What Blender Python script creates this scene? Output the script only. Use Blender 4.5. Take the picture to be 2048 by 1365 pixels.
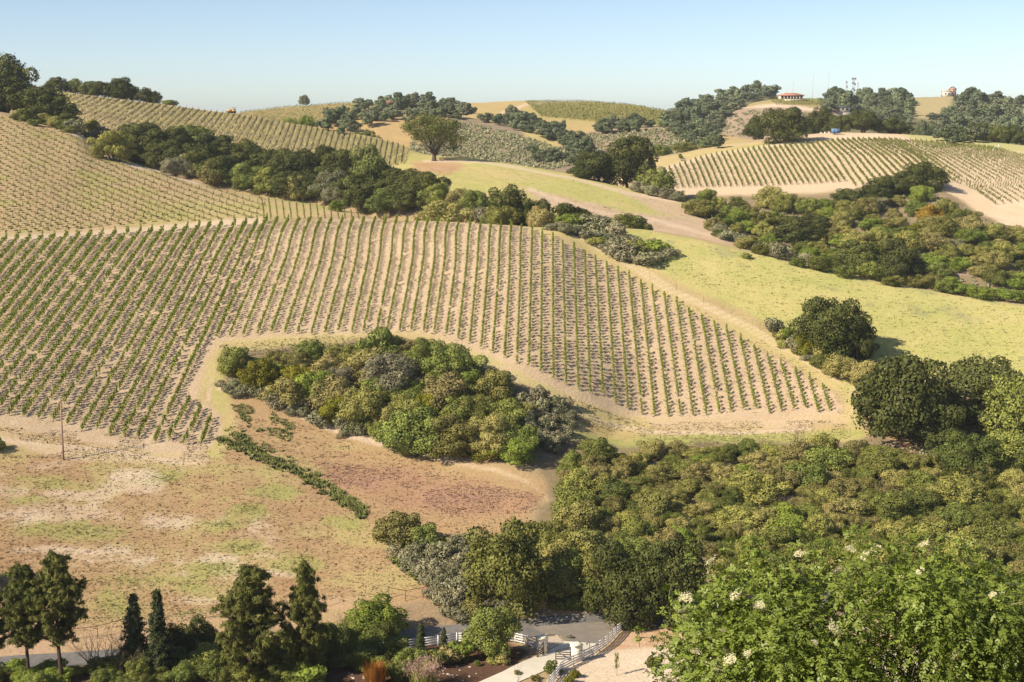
import bpy, math, random
import numpy as np
from mathutils import Vector, Matrix
from mathutils.bvhtree import BVHTree

# ------------------------------------------------------------------ clear
for o in list(bpy.data.objects):
    bpy.data.objects.remove(o)
SC = bpy.context.scene
COL = SC.collection
R = math.radians
rng = np.random.default_rng(7)
random.seed(7)

# ------------------------------------------------------------------ camera
F = 2048 * 50.0 / 36.0
CXP, CYP = 1024.0, 682.5
PITCH = R(9.03)          # camera looks down by this much
ZC = 70.0                # camera height above datum
cam_d = bpy.data.cameras.new('camera')
cam_d.lens = 50.0
cam_d.sensor_width = 36.0
cam_d.clip_start = 0.5
cam_d.clip_end = 30000.0
cam = bpy.data.objects.new('camera', cam_d)
cam.location = (0, 0, ZC)
cam.rotation_euler = (math.pi / 2 - PITCH, 0, 0)
COL.objects.link(cam)
SC.camera = cam

# ------------------------------------------------------------------ sky, sun, exposure
SUN_EL = R(34.0)
SUN_DIR = Vector((-0.83, -0.56, 0)).normalized()      # horizontal direction towards the sun
world = bpy.data.worlds.new('World')
SC.world = world
world.use_nodes = True
wn = world.node_tree.nodes
wl = world.node_tree.links
for n in list(wn):
    wn.remove(n)
sky = wn.new('ShaderNodeTexSky')
sky.sky_type = 'NISHITA'
sky.sun_disc = False
sky.sun_elevation = SUN_EL
sky.sun_rotation = math.atan2(SUN_DIR.x, SUN_DIR.y)
sky.altitude = 0
sky.air_density = 0.55
sky.dust_density = 0.5
sky.ozone_density = 1.0
bg = wn.new('ShaderNodeBackground')
bg.inputs['Strength'].default_value = 0.112
wo = wn.new('ShaderNodeOutputWorld')
tint = wn.new('ShaderNodeMix'); tint.data_type = 'RGBA'; tint.blend_type = 'MULTIPLY'      # white balance of the air light
tint.inputs[0].default_value = 1.0; tint.inputs[7].default_value = (1.04, 0.985, 0.92, 1)
wl.new(sky.outputs[0], tint.inputs[6])
wl.new(tint.outputs[2], bg.inputs[0])
wl.new(bg.outputs[0], wo.inputs[0])

sun_d = bpy.data.lights.new('sun', 'SUN')
sun_d.energy = 4.7
sun_d.angle = R(0.53)
sun_d.color = (1.0, 0.88, 0.70)
sun = bpy.data.objects.new('sun', sun_d)
to_sun = Vector((SUN_DIR.x * math.cos(SUN_EL), SUN_DIR.y * math.cos(SUN_EL), math.sin(SUN_EL)))
sun.rotation_euler = to_sun.to_track_quat('Z', 'Y').to_euler()
sun.location = (-200, -100, 300)
COL.objects.link(sun)

SC.view_settings.view_transform = 'Standard'
SC.view_settings.look = 'None'
SC.view_settings.exposure = 0.56
SC.view_settings.gamma = 1.0
SC.view_settings.use_curve_mapping = False
SC.render.engine = 'CYCLES'
SC.cycles.max_bounces = 5
SC.cycles.diffuse_bounces = 3
SC.cycles.glossy_bounces = 2
SC.cycles.transmission_bounces = 3
SC.cycles.volume_bounces = 0
SC.cycles.transparent_max_bounces = 4
SC.cycles.use_adaptive_sampling = True
SC.cycles.caustics_reflective = False
SC.cycles.caustics_refractive = False

# ------------------------------------------------------------------ helpers: space
P0 = R(9.8)
def Zs(px, py, z):                       # sight line through a pixel row, height given
    d = -z / math.tan(P0 + math.atan((py - CYP) / F))
    return (px, py, d)
def Ds(px, py, d):
    return (px, py, d)
def Hs(px, d, z):                        # hidden ground: distance and height
    return (px, CYP + F * math.tan(math.atan2(-z, d) - P0), d)
def unproj(px, py, d):
    a = PITCH + np.arctan((py - CYP) / F)
    z = -d * np.tan(a)
    zc = d * math.cos(PITCH) - z * math.sin(PITCH)
    x = (px - CXP) / F * zc
    return x, d, z + ZC
def proj(x, y, z):
    z = z - ZC
    zc = y * math.cos(PITCH) - z * math.sin(PITCH)
    yc = y * math.sin(PITCH) + z * math.cos(PITCH)
    zc = np.where(np.abs(zc) < 1e-3, 1e-3, zc)
    return CXP + F * x / zc, CYP - F * yc / zc, zc

def pchip_slopes(x, y):
    h = np.diff(x, axis=0)
    dl = np.diff(y, axis=0) / h
    m = np.zeros_like(y)
    if y.shape[0] == 2:
        m[0] = dl[0]; m[1] = dl[0]
        return m
    w1 = 2 * h[1:] + h[:-1]
    w2 = h[1:] + 2 * h[:-1]
    same = dl[:-1] * dl[1:] > 0
    with np.errstate(divide='ignore', invalid='ignore'):
        hm = (w1 + w2) / (w1 / dl[:-1] + w2 / dl[1:])
    m[1:-1] = np.where(same, hm, 0.0)
    m[0] = dl[0]; m[-1] = dl[-1]
    return m
def pchip1(xk, yk, x):
    xk = np.asarray(xk, float); yk = np.asarray(yk, float)
    m = pchip_slopes(xk[:, None], yk[:, None])[:, 0]
    x = np.clip(x, xk[0], xk[-1])
    i = np.clip(np.searchsorted(xk, x, side='right') - 1, 0, len(xk) - 2)
    h = xk[i + 1] - xk[i]
    t = (x - xk[i]) / h
    return ((2*t**3 - 3*t**2 + 1) * yk[i] + (t**3 - 2*t**2 + t) * h * m[i]
            + (-2*t**3 + 3*t**2) * yk[i+1] + (t**3 - t**2) * h * m[i+1])

# ------------------------------------------------------------------ helpers: noise
def _hash(ix, iy, seed):
    n = (ix.astype(np.int64) * 374761393 + iy.astype(np.int64) * 668265263 + seed * 1442695041) & 0x7fffffff
    n = ((n ^ (n >> 13)) * 1274126177) & 0x7fffffff
    n = n ^ (n >> 16)
    return (n & 0xffff) / 65535.0
def vnoise(x, y, seed=0):
    ix = np.floor(x); iy = np.floor(y)
    fx = x - ix; fy = y - iy
    fx = fx * fx * (3 - 2 * fx); fy = fy * fy * (3 - 2 * fy)
    a = _hash(ix, iy, seed); b = _hash(ix + 1, iy, seed)
    c = _hash(ix, iy + 1, seed); d = _hash(ix + 1, iy + 1, seed)
    return (a * (1 - fx) + b * fx) * (1 - fy) + (c * (1 - fx) + d * fx) * fy
def fbm(x, y, seed=0, octv=4, gain=0.5):
    s = 0.0; amp = 1.0; tot = 0.0; f = 1.0
    for k in range(octv):
        s = s + amp * vnoise(x * f, y * f, seed + 17 * k)
        tot += amp; amp *= gain; f *= 2.03
    return s / tot
def sstep(a, b, x):
    t = np.clip((x - a) / (b - a), 0, 1)
    return t * t * (3 - 2 * t)
def sd_poly(px, py, poly):
    poly = np.asarray(poly, float)
    d = np.full(px.shape, 1e18)
    inside = np.zeros(px.shape, bool)
    n = len(poly)
    for i in range(n):
        x1, y1 = poly[i]; x2, y2 = poly[(i + 1) % n]
        ex, ey = x2 - x1, y2 - y1
        wx, wy = px - x1, py - y1
        t = np.clip((wx * ex + wy * ey) / max(ex * ex + ey * ey, 1e-9), 0, 1)
        d = np.minimum(d, (wx - ex * t) ** 2 + (wy - ey * t) ** 2)
        c = ((y1 <= py) & (py < y2)) | ((y2 <= py) & (py < y1))
        if abs(ey) > 1e-9:
            inside ^= c & (px < x1 + (py - y1) / ey * ex)
    d = np.sqrt(d)
    return np.where(inside, -d, d)
def inpoly(x, y, poly):
    c = False; n = len(poly); j = n - 1
    for i in range(n):
        xi, yi = poly[i]; xj, yj = poly[j]
        if (yi > y) != (yj > y) and x < (xj - xi) * (y - yi) / (yj - yi) + xi: c = not c
        j = i
    return c
def sd_line(px, py, line):
    line = np.asarray(line, float)
    d = np.full(px.shape, 1e18)
    for i in range(len(line) - 1):
        x1, y1 = line[i]; x2, y2 = line[i + 1]
        ex, ey = x2 - x1, y2 - y1
        wx, wy = px - x1, py - y1
        t = np.clip((wx * ex + wy * ey) / max(ex * ex + ey * ey, 1e-9), 0, 1)
        d = np.minimum(d, (wx - ex * t) ** 2 + (wy - ey * t) ** 2)
    return np.sqrt(d)

# ------------------------------------------------------------------ helpers: meshes
def mesh_np(name, verts, faces_flat, loop_tot, attrs=None, smooth=False, matidx=None):
    """verts (n,3), faces as flat loop array and loop totals"""
    me = bpy.data.meshes.new(name)
    verts = np.asarray(verts, np.float32)
    me.vertices.add(len(verts))
    me.vertices.foreach_set('co', verts.ravel())
    faces_flat = np.asarray(faces_flat, np.int32).ravel()
    loop_tot = np.asarray(loop_tot, np.int32)
    me.loops.add(len(faces_flat))
    me.loops.foreach_set('vertex_index', faces_flat)
    me.polygons.add(len(loop_tot))
    st = np.zeros(len(loop_tot), np.int32)
    st[1:] = np.cumsum(loop_tot)[:-1]
    me.polygons.foreach_set('loop_start', st)
    if smooth:
        me.polygons.foreach_set('use_smooth', np.ones(len(loop_tot), bool))
    if matidx is not None:
        me.polygons.foreach_set('material_index', np.asarray(matidx, np.int32))
    if attrs:
        for k, (typ, dom, data) in attrs.items():
            a = me.attributes.new(k, typ, dom)
            data = np.asarray(data, np.float32)
            a.data.foreach_set('color' if typ == 'FLOAT_COLOR' else 'value', data.ravel())
    me.update(calc_edges=True)
    return me

class MB:
    """collects polygons for one mesh"""
    def __init__(self):
        self.v = []; self.f = []; self.t = []; self.m = []; self.n = 0; self.mi = 0
    def add(self, verts, faces):
        verts = np.asarray(verts, float).reshape(-1, 3)
        for f in faces:
            self.f.extend(int(i) + self.n for i in f); self.t.append(len(f)); self.m.append(self.mi)
        self.v.append(verts); self.n += len(verts)
        return self
    def box(self, c, s, rz=0.0, taper=1.0, bev=0.0):
        hx, hy, hz = s[0] / 2, s[1] / 2, s[2] / 2
        q = []
        for z, k in ((-hz, 1.0), (hz, taper)):
            for x, y in ((-hx, -hy), (hx, -hy), (hx, hy), (-hx, hy)):
                X, Y = x * k, y * k
                q.append((c[0] + X * math.cos(rz) - Y * math.sin(rz), c[1] + X * math.sin(rz) + Y * math.cos(rz), c[2] + z))
        return self.add(q, [(3, 2, 1, 0), (4, 5, 6, 7), (0, 1, 5, 4), (1, 2, 6, 5), (2, 3, 7, 6), (3, 0, 4, 7)])
    def bar(self, a, b, w, h, up=(0, 0, 1)):
        a = Vector(a); b = Vector(b); d = (b - a)
        if d.length < 1e-6: return self
        d.normalize(); u = Vector(up)
        s = d.cross(u)
        if s.length < 1e-4: s = d.cross(Vector((0, 1, 0)))
        s.normalize(); u = s.cross(d)
        q = []
        for p in (a, b):
            for i, j in ((-1, -1), (1, -1), (1, 1), (-1, 1)):
                q.append(tuple(p + s * (i * w / 2) + u * (j * h / 2)))
        return self.add(q, [(3, 2, 1, 0), (4, 5, 6, 7), (0, 1, 5, 4), (1, 2, 6, 5), (2, 3, 7, 6), (3, 0, 4, 7)])
    def tube(self, pts, rad, n=6, cap=True):
        pts = [Vector(p) for p in pts]
        if not hasattr(rad, '__len__'): rad = [rad] * len(pts)
        q = []
        ref = Vector((0.31, 0.17, 0.93)).normalized()
        for i, p in enumerate(pts):
            d = (pts[min(i + 1, len(pts) - 1)] - pts[max(i - 1, 0)])
            if d.length < 1e-6: d = Vector((0, 0, 1))
            d.normalize()
            s = d.cross(ref)
            if s.length < 1e-3: s = d.cross(Vector((1, 0, 0)))
            s.normalize(); u = s.cross(d)
            for k in range(n):
                a = 2 * math.pi * k / n
                q.append(tuple(p + (s * math.cos(a) + u * math.sin(a)) * rad[i]))
        fs = []
        for i in range(len(pts) - 1):
            for k in range(n):
                fs.append((i*n + k, i*n + (k+1) % n, (i+1)*n + (k+1) % n, (i+1)*n + k))
        if cap:
            fs.append(tuple(range(n - 1, -1, -1))); fs.append(tuple((len(pts)-1)*n + k for k in range(n)))
        return self.add(q, fs)
    def prism(self, poly, z0, z1):
        n = len(poly)
        q = [(x, y, z0) for x, y in poly] + [(x, y, z1) for x, y in poly]
        fs = [tuple(range(n - 1, -1, -1)), tuple(range(n, 2 * n))]
        for k in range(n):
            fs.append((k, (k + 1) % n, n + (k + 1) % n, n + k))
        return self.add(q, fs)
    def mesh(self, name, mats, smooth=False):
        v = np.concatenate(self.v) if self.v else np.zeros((0, 3))
        me = mesh_np(name, v, self.f, self.t, smooth=smooth, matidx=self.m)
        for m in (mats if isinstance(mats, (list, tuple)) else [mats]):
            me.materials.append(m)
        return me
    def build(self, name, mats, parent=None, smooth=False, loc=None):
        return mkobj(name, self.mesh(name, mats, smooth), parent, loc)

def mkobj(name, me, parent=None, loc=None, rz=0.0, sc=None):
    o = bpy.data.objects.new(name, me)
    COL.objects.link(o)
    if parent is not None: o.parent = parent
    if loc is not None: o.location = loc
    if rz: o.rotation_euler = (0, 0, rz)
    if sc is not None: o.scale = sc if hasattr(sc, '__len__') else (sc, sc, sc)
    return o
def tag(o, label=None, cat=None, group=None, kind=None):
    if label: o['label'] = label
    if cat: o['category'] = cat
    if group: o['group'] = group
    if kind: o['kind'] = kind
    return o
def empty(name, loc, rz=0.0):
    o = bpy.data.objects.new(name, None)
    o.location = loc; o.rotation_euler = (0, 0, rz)
    o.empty_display_size = 0.3
    COL.objects.link(o)
    return o

# ------------------------------------------------------------------ helpers: materials
def newmat(name):
    m = bpy.data.materials.new(name)
    m.use_nodes = True
    nt = m.node_tree
    for n in list(nt.nodes): nt.nodes.remove(n)
    out = nt.nodes.new('ShaderNodeOutputMaterial')
    return m, nt, out
def nd(nt, typ, **kw):
    n = nt.nodes.new(typ)
    for k, v in kw.items():
        if k.startswith('i_'):
            key = k[2:]
            key = int(key) if key.isdigit() else key.replace('_', ' ')
            n.inputs[key].default_value = v
        else:
            setattr(n, k, v)
    return n
def mixc(nt, fac, a, b, blend='MIX'):
    n = nt.nodes.new('ShaderNodeMix'); n.data_type = 'RGBA'; n.blend_type = blend
    for sock, v in ((n.inputs[0], fac), (n.inputs[6], a), (n.inputs[7], b)):
        if hasattr(v, 'is_linked') or hasattr(v, 'links'): nt.links.new(v, sock)
        elif hasattr(v, '__len__'): sock.default_value = (*v[:3], 1)
        else: sock.default_value = v
    return n.outputs[2]
def ramp(nt, val, lo, hi, a=0.0, b=1.0):
    n = nt.nodes.new('ShaderNodeMapRange')
    nt.links.new(val, n.inputs[0])
    n.inputs[1].default_value = lo; n.inputs[2].default_value = hi
    n.inputs[3].default_value = a; n.inputs[4].default_value = b
    return n.outputs[0]
def noise_tex(nt, vec, scale, detail=3.0, rough=0.6):
    n = nt.nodes.new('ShaderNodeTexNoise')
    n.inputs['Scale'].default_value = scale
    n.inputs['Detail'].default_value = detail
    n.inputs['Roughness'].default_value = rough
    if vec is not None: nt.links.new(vec, n.inputs['Vector'])
    return n.outputs[0]

def plain_mat(name, col, rough=0.7, var=0.15, scale=3.0, bump=0.0, metal=0.0, spec=0.3, dirt=None):
    m, nt, out = newmat(name)
    tc = nd(nt, 'ShaderNodeTexCoord')
    nz = noise_tex(nt, tc.outputs['Object'], scale, 5.0)
    c2 = [c * (1 - var) for c in col]; c3 = [min(1, c * (1 + var)) for c in col]
    c = mixc(nt, ramp(nt, nz, 0.3, 0.7), c2, c3)
    if dirt is not None:
        n2 = noise_tex(nt, tc.outputs['Object'], scale * 0.37, 6.0, 0.7)
        c = mixc(nt, ramp(nt, n2, 0.52, 0.7, 0.0, 0.7), c, dirt)
    b = nd(nt, 'ShaderNodeBsdfPrincipled')
    nt.links.new(c, b.inputs['Base Color'])
    b.inputs['Roughness'].default_value = rough
    b.inputs['Metallic'].default_value = metal
    b.inputs['Specular IOR Level'].default_value = spec
    if bump > 0:
        bp = nd(nt, 'ShaderNodeBump'); bp.inputs['Strength'].default_value = bump; bp.inputs['Distance'].default_value = 0.03
        n3 = noise_tex(nt, tc.outputs['Object'], scale * 4, 5.0)
        nt.links.new(n3, bp.inputs['Height']); nt.links.new(bp.outputs[0], b.inputs['Normal'])
    nt.links.new(b.outputs[0], out.inputs[0])
    return m

def leaf_mat(name, dark, light, third=None, transl=0.22, objvar=0.5, rough=0.6, spec=0.15):
    """dark/light chosen leaf by leaf (attribute lv), whole plant shifted by its own random number"""
    m, nt, out = newmat(name)
    at = nd(nt, 'ShaderNodeAttribute', attribute_name='lv')
    oi = nd(nt, 'ShaderNodeObjectInfo')
    c = mixc(nt, at.outputs['Fac'], dark, light)
    if third is not None:
        c = mixc(nt, ramp(nt, oi.outputs['Random'], 0.45, 1.0, 0.0, 0.85), c, third)
    hs = nd(nt, 'ShaderNodeHueSaturation')
    nt.links.new(c, hs.inputs['Color'])
    ml = nd(nt, 'ShaderNodeMath', operation='MULTIPLY'); nt.links.new(oi.outputs['Random'], ml.inputs[0]); ml.inputs[1].default_value = 7.31
    fr = nd(nt, 'ShaderNodeMath', operation='FRACT'); nt.links.new(ml.outputs[0], fr.inputs[0])
    nt.links.new(ramp(nt, fr.outputs[0], 0, 1, 1 - objvar * 0.45, 1 + objvar * 0.45), hs.inputs['Value'])
    nt.links.new(ramp(nt, oi.outputs['Random'], 0, 1, 0.5 + 0.022 * objvar, 0.5 - 0.014 * objvar), hs.inputs['Hue'])
    b = nd(nt, 'ShaderNodeBsdfPrincipled')
    nt.links.new(hs.outputs[0], b.inputs['Base Color'])
    b.inputs['Roughness'].default_value = rough
    b.inputs['Specular IOR Level'].default_value = spec
    if transl > 0:
        t = nd(nt, 'ShaderNodeBsdfTranslucent')
        tcol = mixc(nt, 1.0, hs.outputs[0], (1.0, 1.0, 0.55), 'MULTIPLY')
        nt.links.new(tcol, t.inputs['Color'])
        mx = nd(nt, 'ShaderNodeMixShader'); mx.inputs[0].default_value = transl
        nt.links.new(b.outputs[0], mx.inputs[1]); nt.links.new(t.outputs[0], mx.inputs[2])
        nt.links.new(mx.outputs[0], out.inputs[0])
    else:
        nt.links.new(b.outputs[0], out.inputs[0])
    return m

def grass_mat(name, dark=None, light=None, lo=0.86, hi=1.28):
    """fine blades lit like the sward they belong to; colour of the ground they grow from (attribute gc) unless given"""
    m, nt, out = newmat(name)
    at = nd(nt, 'ShaderNodeAttribute', attribute_name='lv')
    if dark is None:
        gc = nd(nt, 'ShaderNodeAttribute', attribute_name='gc')
        hs = nd(nt, 'ShaderNodeHueSaturation'); nt.links.new(gc.outputs['Color'], hs.inputs['Color'])
        nt.links.new(ramp(nt, at.outputs['Fac'], 0, 1, lo, hi), hs.inputs['Value'])
        nt.links.new(ramp(nt, at.outputs['Fac'], 0, 1, 1.12, 0.92), hs.inputs['Saturation'])
        c = hs.outputs[0]
    else:
        c = mixc(nt, at.outputs['Fac'], dark, light)
    b = nd(nt, 'ShaderNodeBsdfDiffuse'); nt.links.new(c, b.inputs['Color'])
    nv = nd(nt, 'ShaderNodeCombineXYZ'); nv.inputs[0].default_value = 0.0; nv.inputs[1].default_value = -0.25; nv.inputs[2].default_value = 1.0
    g = nd(nt, 'ShaderNodeNewGeometry')
    vm_ = nd(nt, 'ShaderNodeVectorMath', operation='MULTIPLY_ADD'); nt.links.new(g.outputs['Normal'], vm_.inputs[0]); vm_.inputs[1].default_value = (0.3, 0.3, 0.1); nt.links.new(nv.outputs[0], vm_.inputs[2])
    nn = nd(nt, 'ShaderNodeVectorMath', operation='NORMALIZE'); nt.links.new(vm_.outputs[0], nn.inputs[0])
    nt.links.new(nn.outputs[0], b.inputs['Normal'])
    nt.links.new(b.outputs[0], out.inputs[0])
    return m

def ground_mat(name, rowbump=0.0):
    """two colours per point (attributes ca, cb) mixed by noise at several scales, fine clods as bump"""
    m, nt, out = newmat(name)
    tc = nd(nt, 'ShaderNodeTexCoord')
    P = tc.outputs['Object']
    a = nd(nt, 'ShaderNodeAttribute', attribute_name='ca')
    b_ = nd(nt, 'ShaderNodeAttribute', attribute_name='cb')
    n1 = noise_tex(nt, P, 0.11, 5.0, 0.65)
    n2 = noise_tex(nt, P, 1.1, 4.0, 0.7)
    s = nd(nt, 'ShaderNodeMath', operation='MULTIPLY_ADD'); nt.links.new(n2, s.inputs[0]); s.inputs[1].default_value = 0.75
    nt.links.new(n1, s.inputs[2])
    c = mixc(nt, ramp(nt, s.outputs[0], 0.66, 1.06), a.outputs['Color'], b_.outputs['Color'])
    n3 = noise_tex(nt, P, 3.3, 3.0, 0.75)
    hs = nd(nt, 'ShaderNodeHueSaturation'); nt.links.new(c, hs.inputs['Color'])
    nt.links.new(ramp(nt, n3, 0.25, 0.75, 0.72, 1.28), hs.inputs['Value'])
    b = nd(nt, 'ShaderNodeBsdfDiffuse'); b.inputs['Roughness'].default_value = 0.6
    nt.links.new(hs.outputs[0], b.inputs['Color'])
    bp = nd(nt, 'ShaderNodeBump'); bp.inputs['Strength'].default_value = 0.55; bp.inputs['Distance'].default_value = 0.35
    n4 = noise_tex(nt, P, 1.9, 4.0, 0.7)
    nt.links.new(n4, bp.inputs['Height']); nt.links.new(bp.outputs[0], b.inputs['Normal'])
    nt.links.new(b.outputs[0], out.inputs[0])
    return m
# ------------------------------------------------------------------ terrain
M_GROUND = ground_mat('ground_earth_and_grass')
SOIL = (0.545, 0.420, 0.285); SOIL2 = (0.465, 0.350, 0.228)
STRAW = (0.50, 0.385, 0.20); DRY = (0.430, 0.310, 0.165); RUSSET = (0.370, 0.235, 0.130)
MEADOW = (0.375, 0.375, 0.125); MEADOW2 = (0.46, 0.40, 0.165); GREEN = (0.275, 0.305, 0.09)
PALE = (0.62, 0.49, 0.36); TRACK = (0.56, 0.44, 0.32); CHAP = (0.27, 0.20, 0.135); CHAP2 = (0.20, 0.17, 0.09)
MAGENTA = (0.37, 0.19, 0.155); REDEARTH = (0.40, 0.215, 0.115); MULCH = (0.085, 0.050, 0.036)
TERR = {}; TCOL = {}

def loft(name, knots, px0, px1, nx, nsub, paint, relief=0.25, base=((0.4, 0.3, 0.18), (0.35, 0.26, 0.15)), under=None):
    cols = np.linspace(px0, px1, nx)
    K = len(knots)
    Dk = np.zeros((K, nx)); Zk = np.zeros((K, nx))
    for k, kn in enumerate(knots):
        kn = sorted(kn)
        xs = [q[0] for q in kn]
        py = pchip1(xs, [q[1] for q in kn], cols)
        d = pchip1(xs, [q[2] for q in kn], cols)
        a = PITCH + np.arctan((py - CYP) / F)
        Dk[k] = d; Zk[k] = -d * np.tan(a)
    for k in range(1, K):
        Dk[k] = np.maximum(Dk[k], Dk[k - 1] + 0.5)
    m = pchip_slopes(Dk, Zk)
    rows_d = []; rows_z = []
    for k in range(K - 1):
        n = nsub[k]
        h = Dk[k + 1] - Dk[k]
        for j in range(n if k < K - 2 else n + 1):
            t = j / n
            rows_d.append(Dk[k] + t * h)
            rows_z.append((2*t**3 - 3*t**2 + 1) * Zk[k] + (t**3 - 2*t**2 + t) * h * m[k]
                          + (-2*t**3 + 3*t**2) * Zk[k+1] + (t**3 - t**2) * h * m[k+1])
    D = np.array(rows_d); Z = np.array(rows_z)
    ny = D.shape[0]
    zc = D * math.cos(PITCH) - Z * math.sin(PITCH)
    X = (cols[None, :] - CXP) / F * zc
    rel = (fbm(X / 14, D / 14, 3, 3) - 0.5) * 2.2 * relief + (fbm(X / 2.6, D / 2.6, 9, 3) - 0.5) * 0.75 * relief
    far = np.clip((D - 60) / 60, 0, 1)
    if name == 'hillside': far = far * (0.12 + 0.88 * sstep(178, 200, D))
    Zr = Z + rel * far
    W = np.stack([X, D, Zr + ZC], -1).reshape(-1, 3)
    PX, PY, _ = proj(X.ravel(), D.ravel(), (Z + ZC).ravel())
    ca = np.tile(np.array(base[0]), (len(W), 1)); cb = np.tile(np.array(base[1]), (len(W), 1))
    paint(PX, PY, X.ravel(), D.ravel(), ca, cb)
    idx = np.arange(nx * ny).reshape(ny, nx)
    fs = np.stack([idx[:-1, :-1], idx[:-1, 1:], idx[1:, 1:], idx[1:, :-1]], -1).reshape(-1, 4)
    one = np.ones((len(W), 1))
    me = mesh_np(name, W, fs, np.full(len(fs), 4),
                 {'ca': ('FLOAT_COLOR', 'POINT', np.hstack([ca, one])), 'cb': ('FLOAT_COLOR', 'POINT', np.hstack([cb, one]))}, smooth=True)
    me.materials.append(M_GROUND)
    o = mkobj(name, me)
    o['kind'] = 'structure'
    TCOL[name] = (fs, ca * 0.5 + cb * 0.5)
    TERR[name] = BVHTree.FromPolygons([tuple(v) for v in W.tolist()], fs.tolist())
    return o

def blend(ca, cb, mask, a, b):
    mask = mask[:, None]
    ca[:] = ca * (1 - mask) + np.array(a) * mask
    cb[:] = cb * (1 - mask) + np.array(b) * mask

class Painter:
    def __init__(s, PX, PY, X, D, ca, cb, warp=10.0):
        s.ca, s.cb = ca, cb
        s.px0, s.py0 = PX, PY
        s.X, s.D = X, D
        s.px = PX + (fbm(X / 6, D / 6, 21, 5, 0.65) - 0.5) * 3 * warp
        s.py = PY + (fbm(X / 6, D / 6, 22, 5, 0.65) - 0.5) * 3 * warp * 0.5
    def poly(s, pts, a, b, soft=6.0, amt=1.0, sel=None):
        sd = sd_poly(s.px, s.py, pts)
        mk = amt * (1 - sstep(-soft, soft, sd))
        if sel is not None: mk = mk * sel
        blend(s.ca, s.cb, mk, a, b)
    def line(s, pts, w, a, b, soft=3.0, amt=1.0, sel=None, warp=0.4):
        sd = sd_line(s.px0 * (1 - warp) + s.px * warp, s.py0 * (1 - warp) + s.py * warp, pts)
        mk = amt * (1 - sstep(w - soft, w + soft, sd))
        if sel is not None: mk = mk * sel
        blend(s.ca, s.cb, mk, a, b)
    def blotch(s, a, b, scale, lo, hi, seed, amt=1.0, pts=None, soft=20):
        n = fbm(s.X / scale, s.D / scale, seed, 6, 0.62)
        mk = amt * sstep(lo, hi, n)
        if pts is not None: mk = mk * (1 - sstep(-soft, soft, sd_poly(s.px, s.py, pts)))
        blend(s.ca, s.cb, mk, a, b)
    def spot(s, x, y, rx, ry, a, b, amt=1.0):
        r = np.hypot((s.px - x) / rx, (s.py - y) / ry)
        n = fbm(s.X / 3.5, s.D / 3.5, 41, 5, 0.65)
        blend(s.ca, s.cb, amt * (1 - sstep(0.3, 1.2, r + (n - 0.5) * 2.2)), a, b)

# pixel outlines of the main vineyard block
BLOCK = [(-350, 505), (0, 482), (150, 474), (300, 462), (430, 452), (520, 446), (700, 441), (900, 445), (1060, 455), (1100, 468),
         (1200, 522), (1300, 576), (1400, 630), (1500, 686), (1600, 746), (1672, 790), (1690, 830), (1560, 836), (1400, 842), (1280, 842),
         (1180, 812), (1080, 770), (950, 708), (880, 680), (800, 668), (650, 672), (540, 678), (440, 690), (420, 740), (405, 790),
         (440, 830), (450, 870), (420, 898), (330, 905), (230, 893), (110, 872), (0, 850), (-350, 800)]
YOUNG = [(-350, 500), (0, 474), (150, 466), (300, 454), (430, 445), (520, 438), (640, 432), (735, 432), (640, 413), (480, 389), (330, 346), (200, 302), (150, 264), (0, 224), (-350, 180)]

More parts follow.
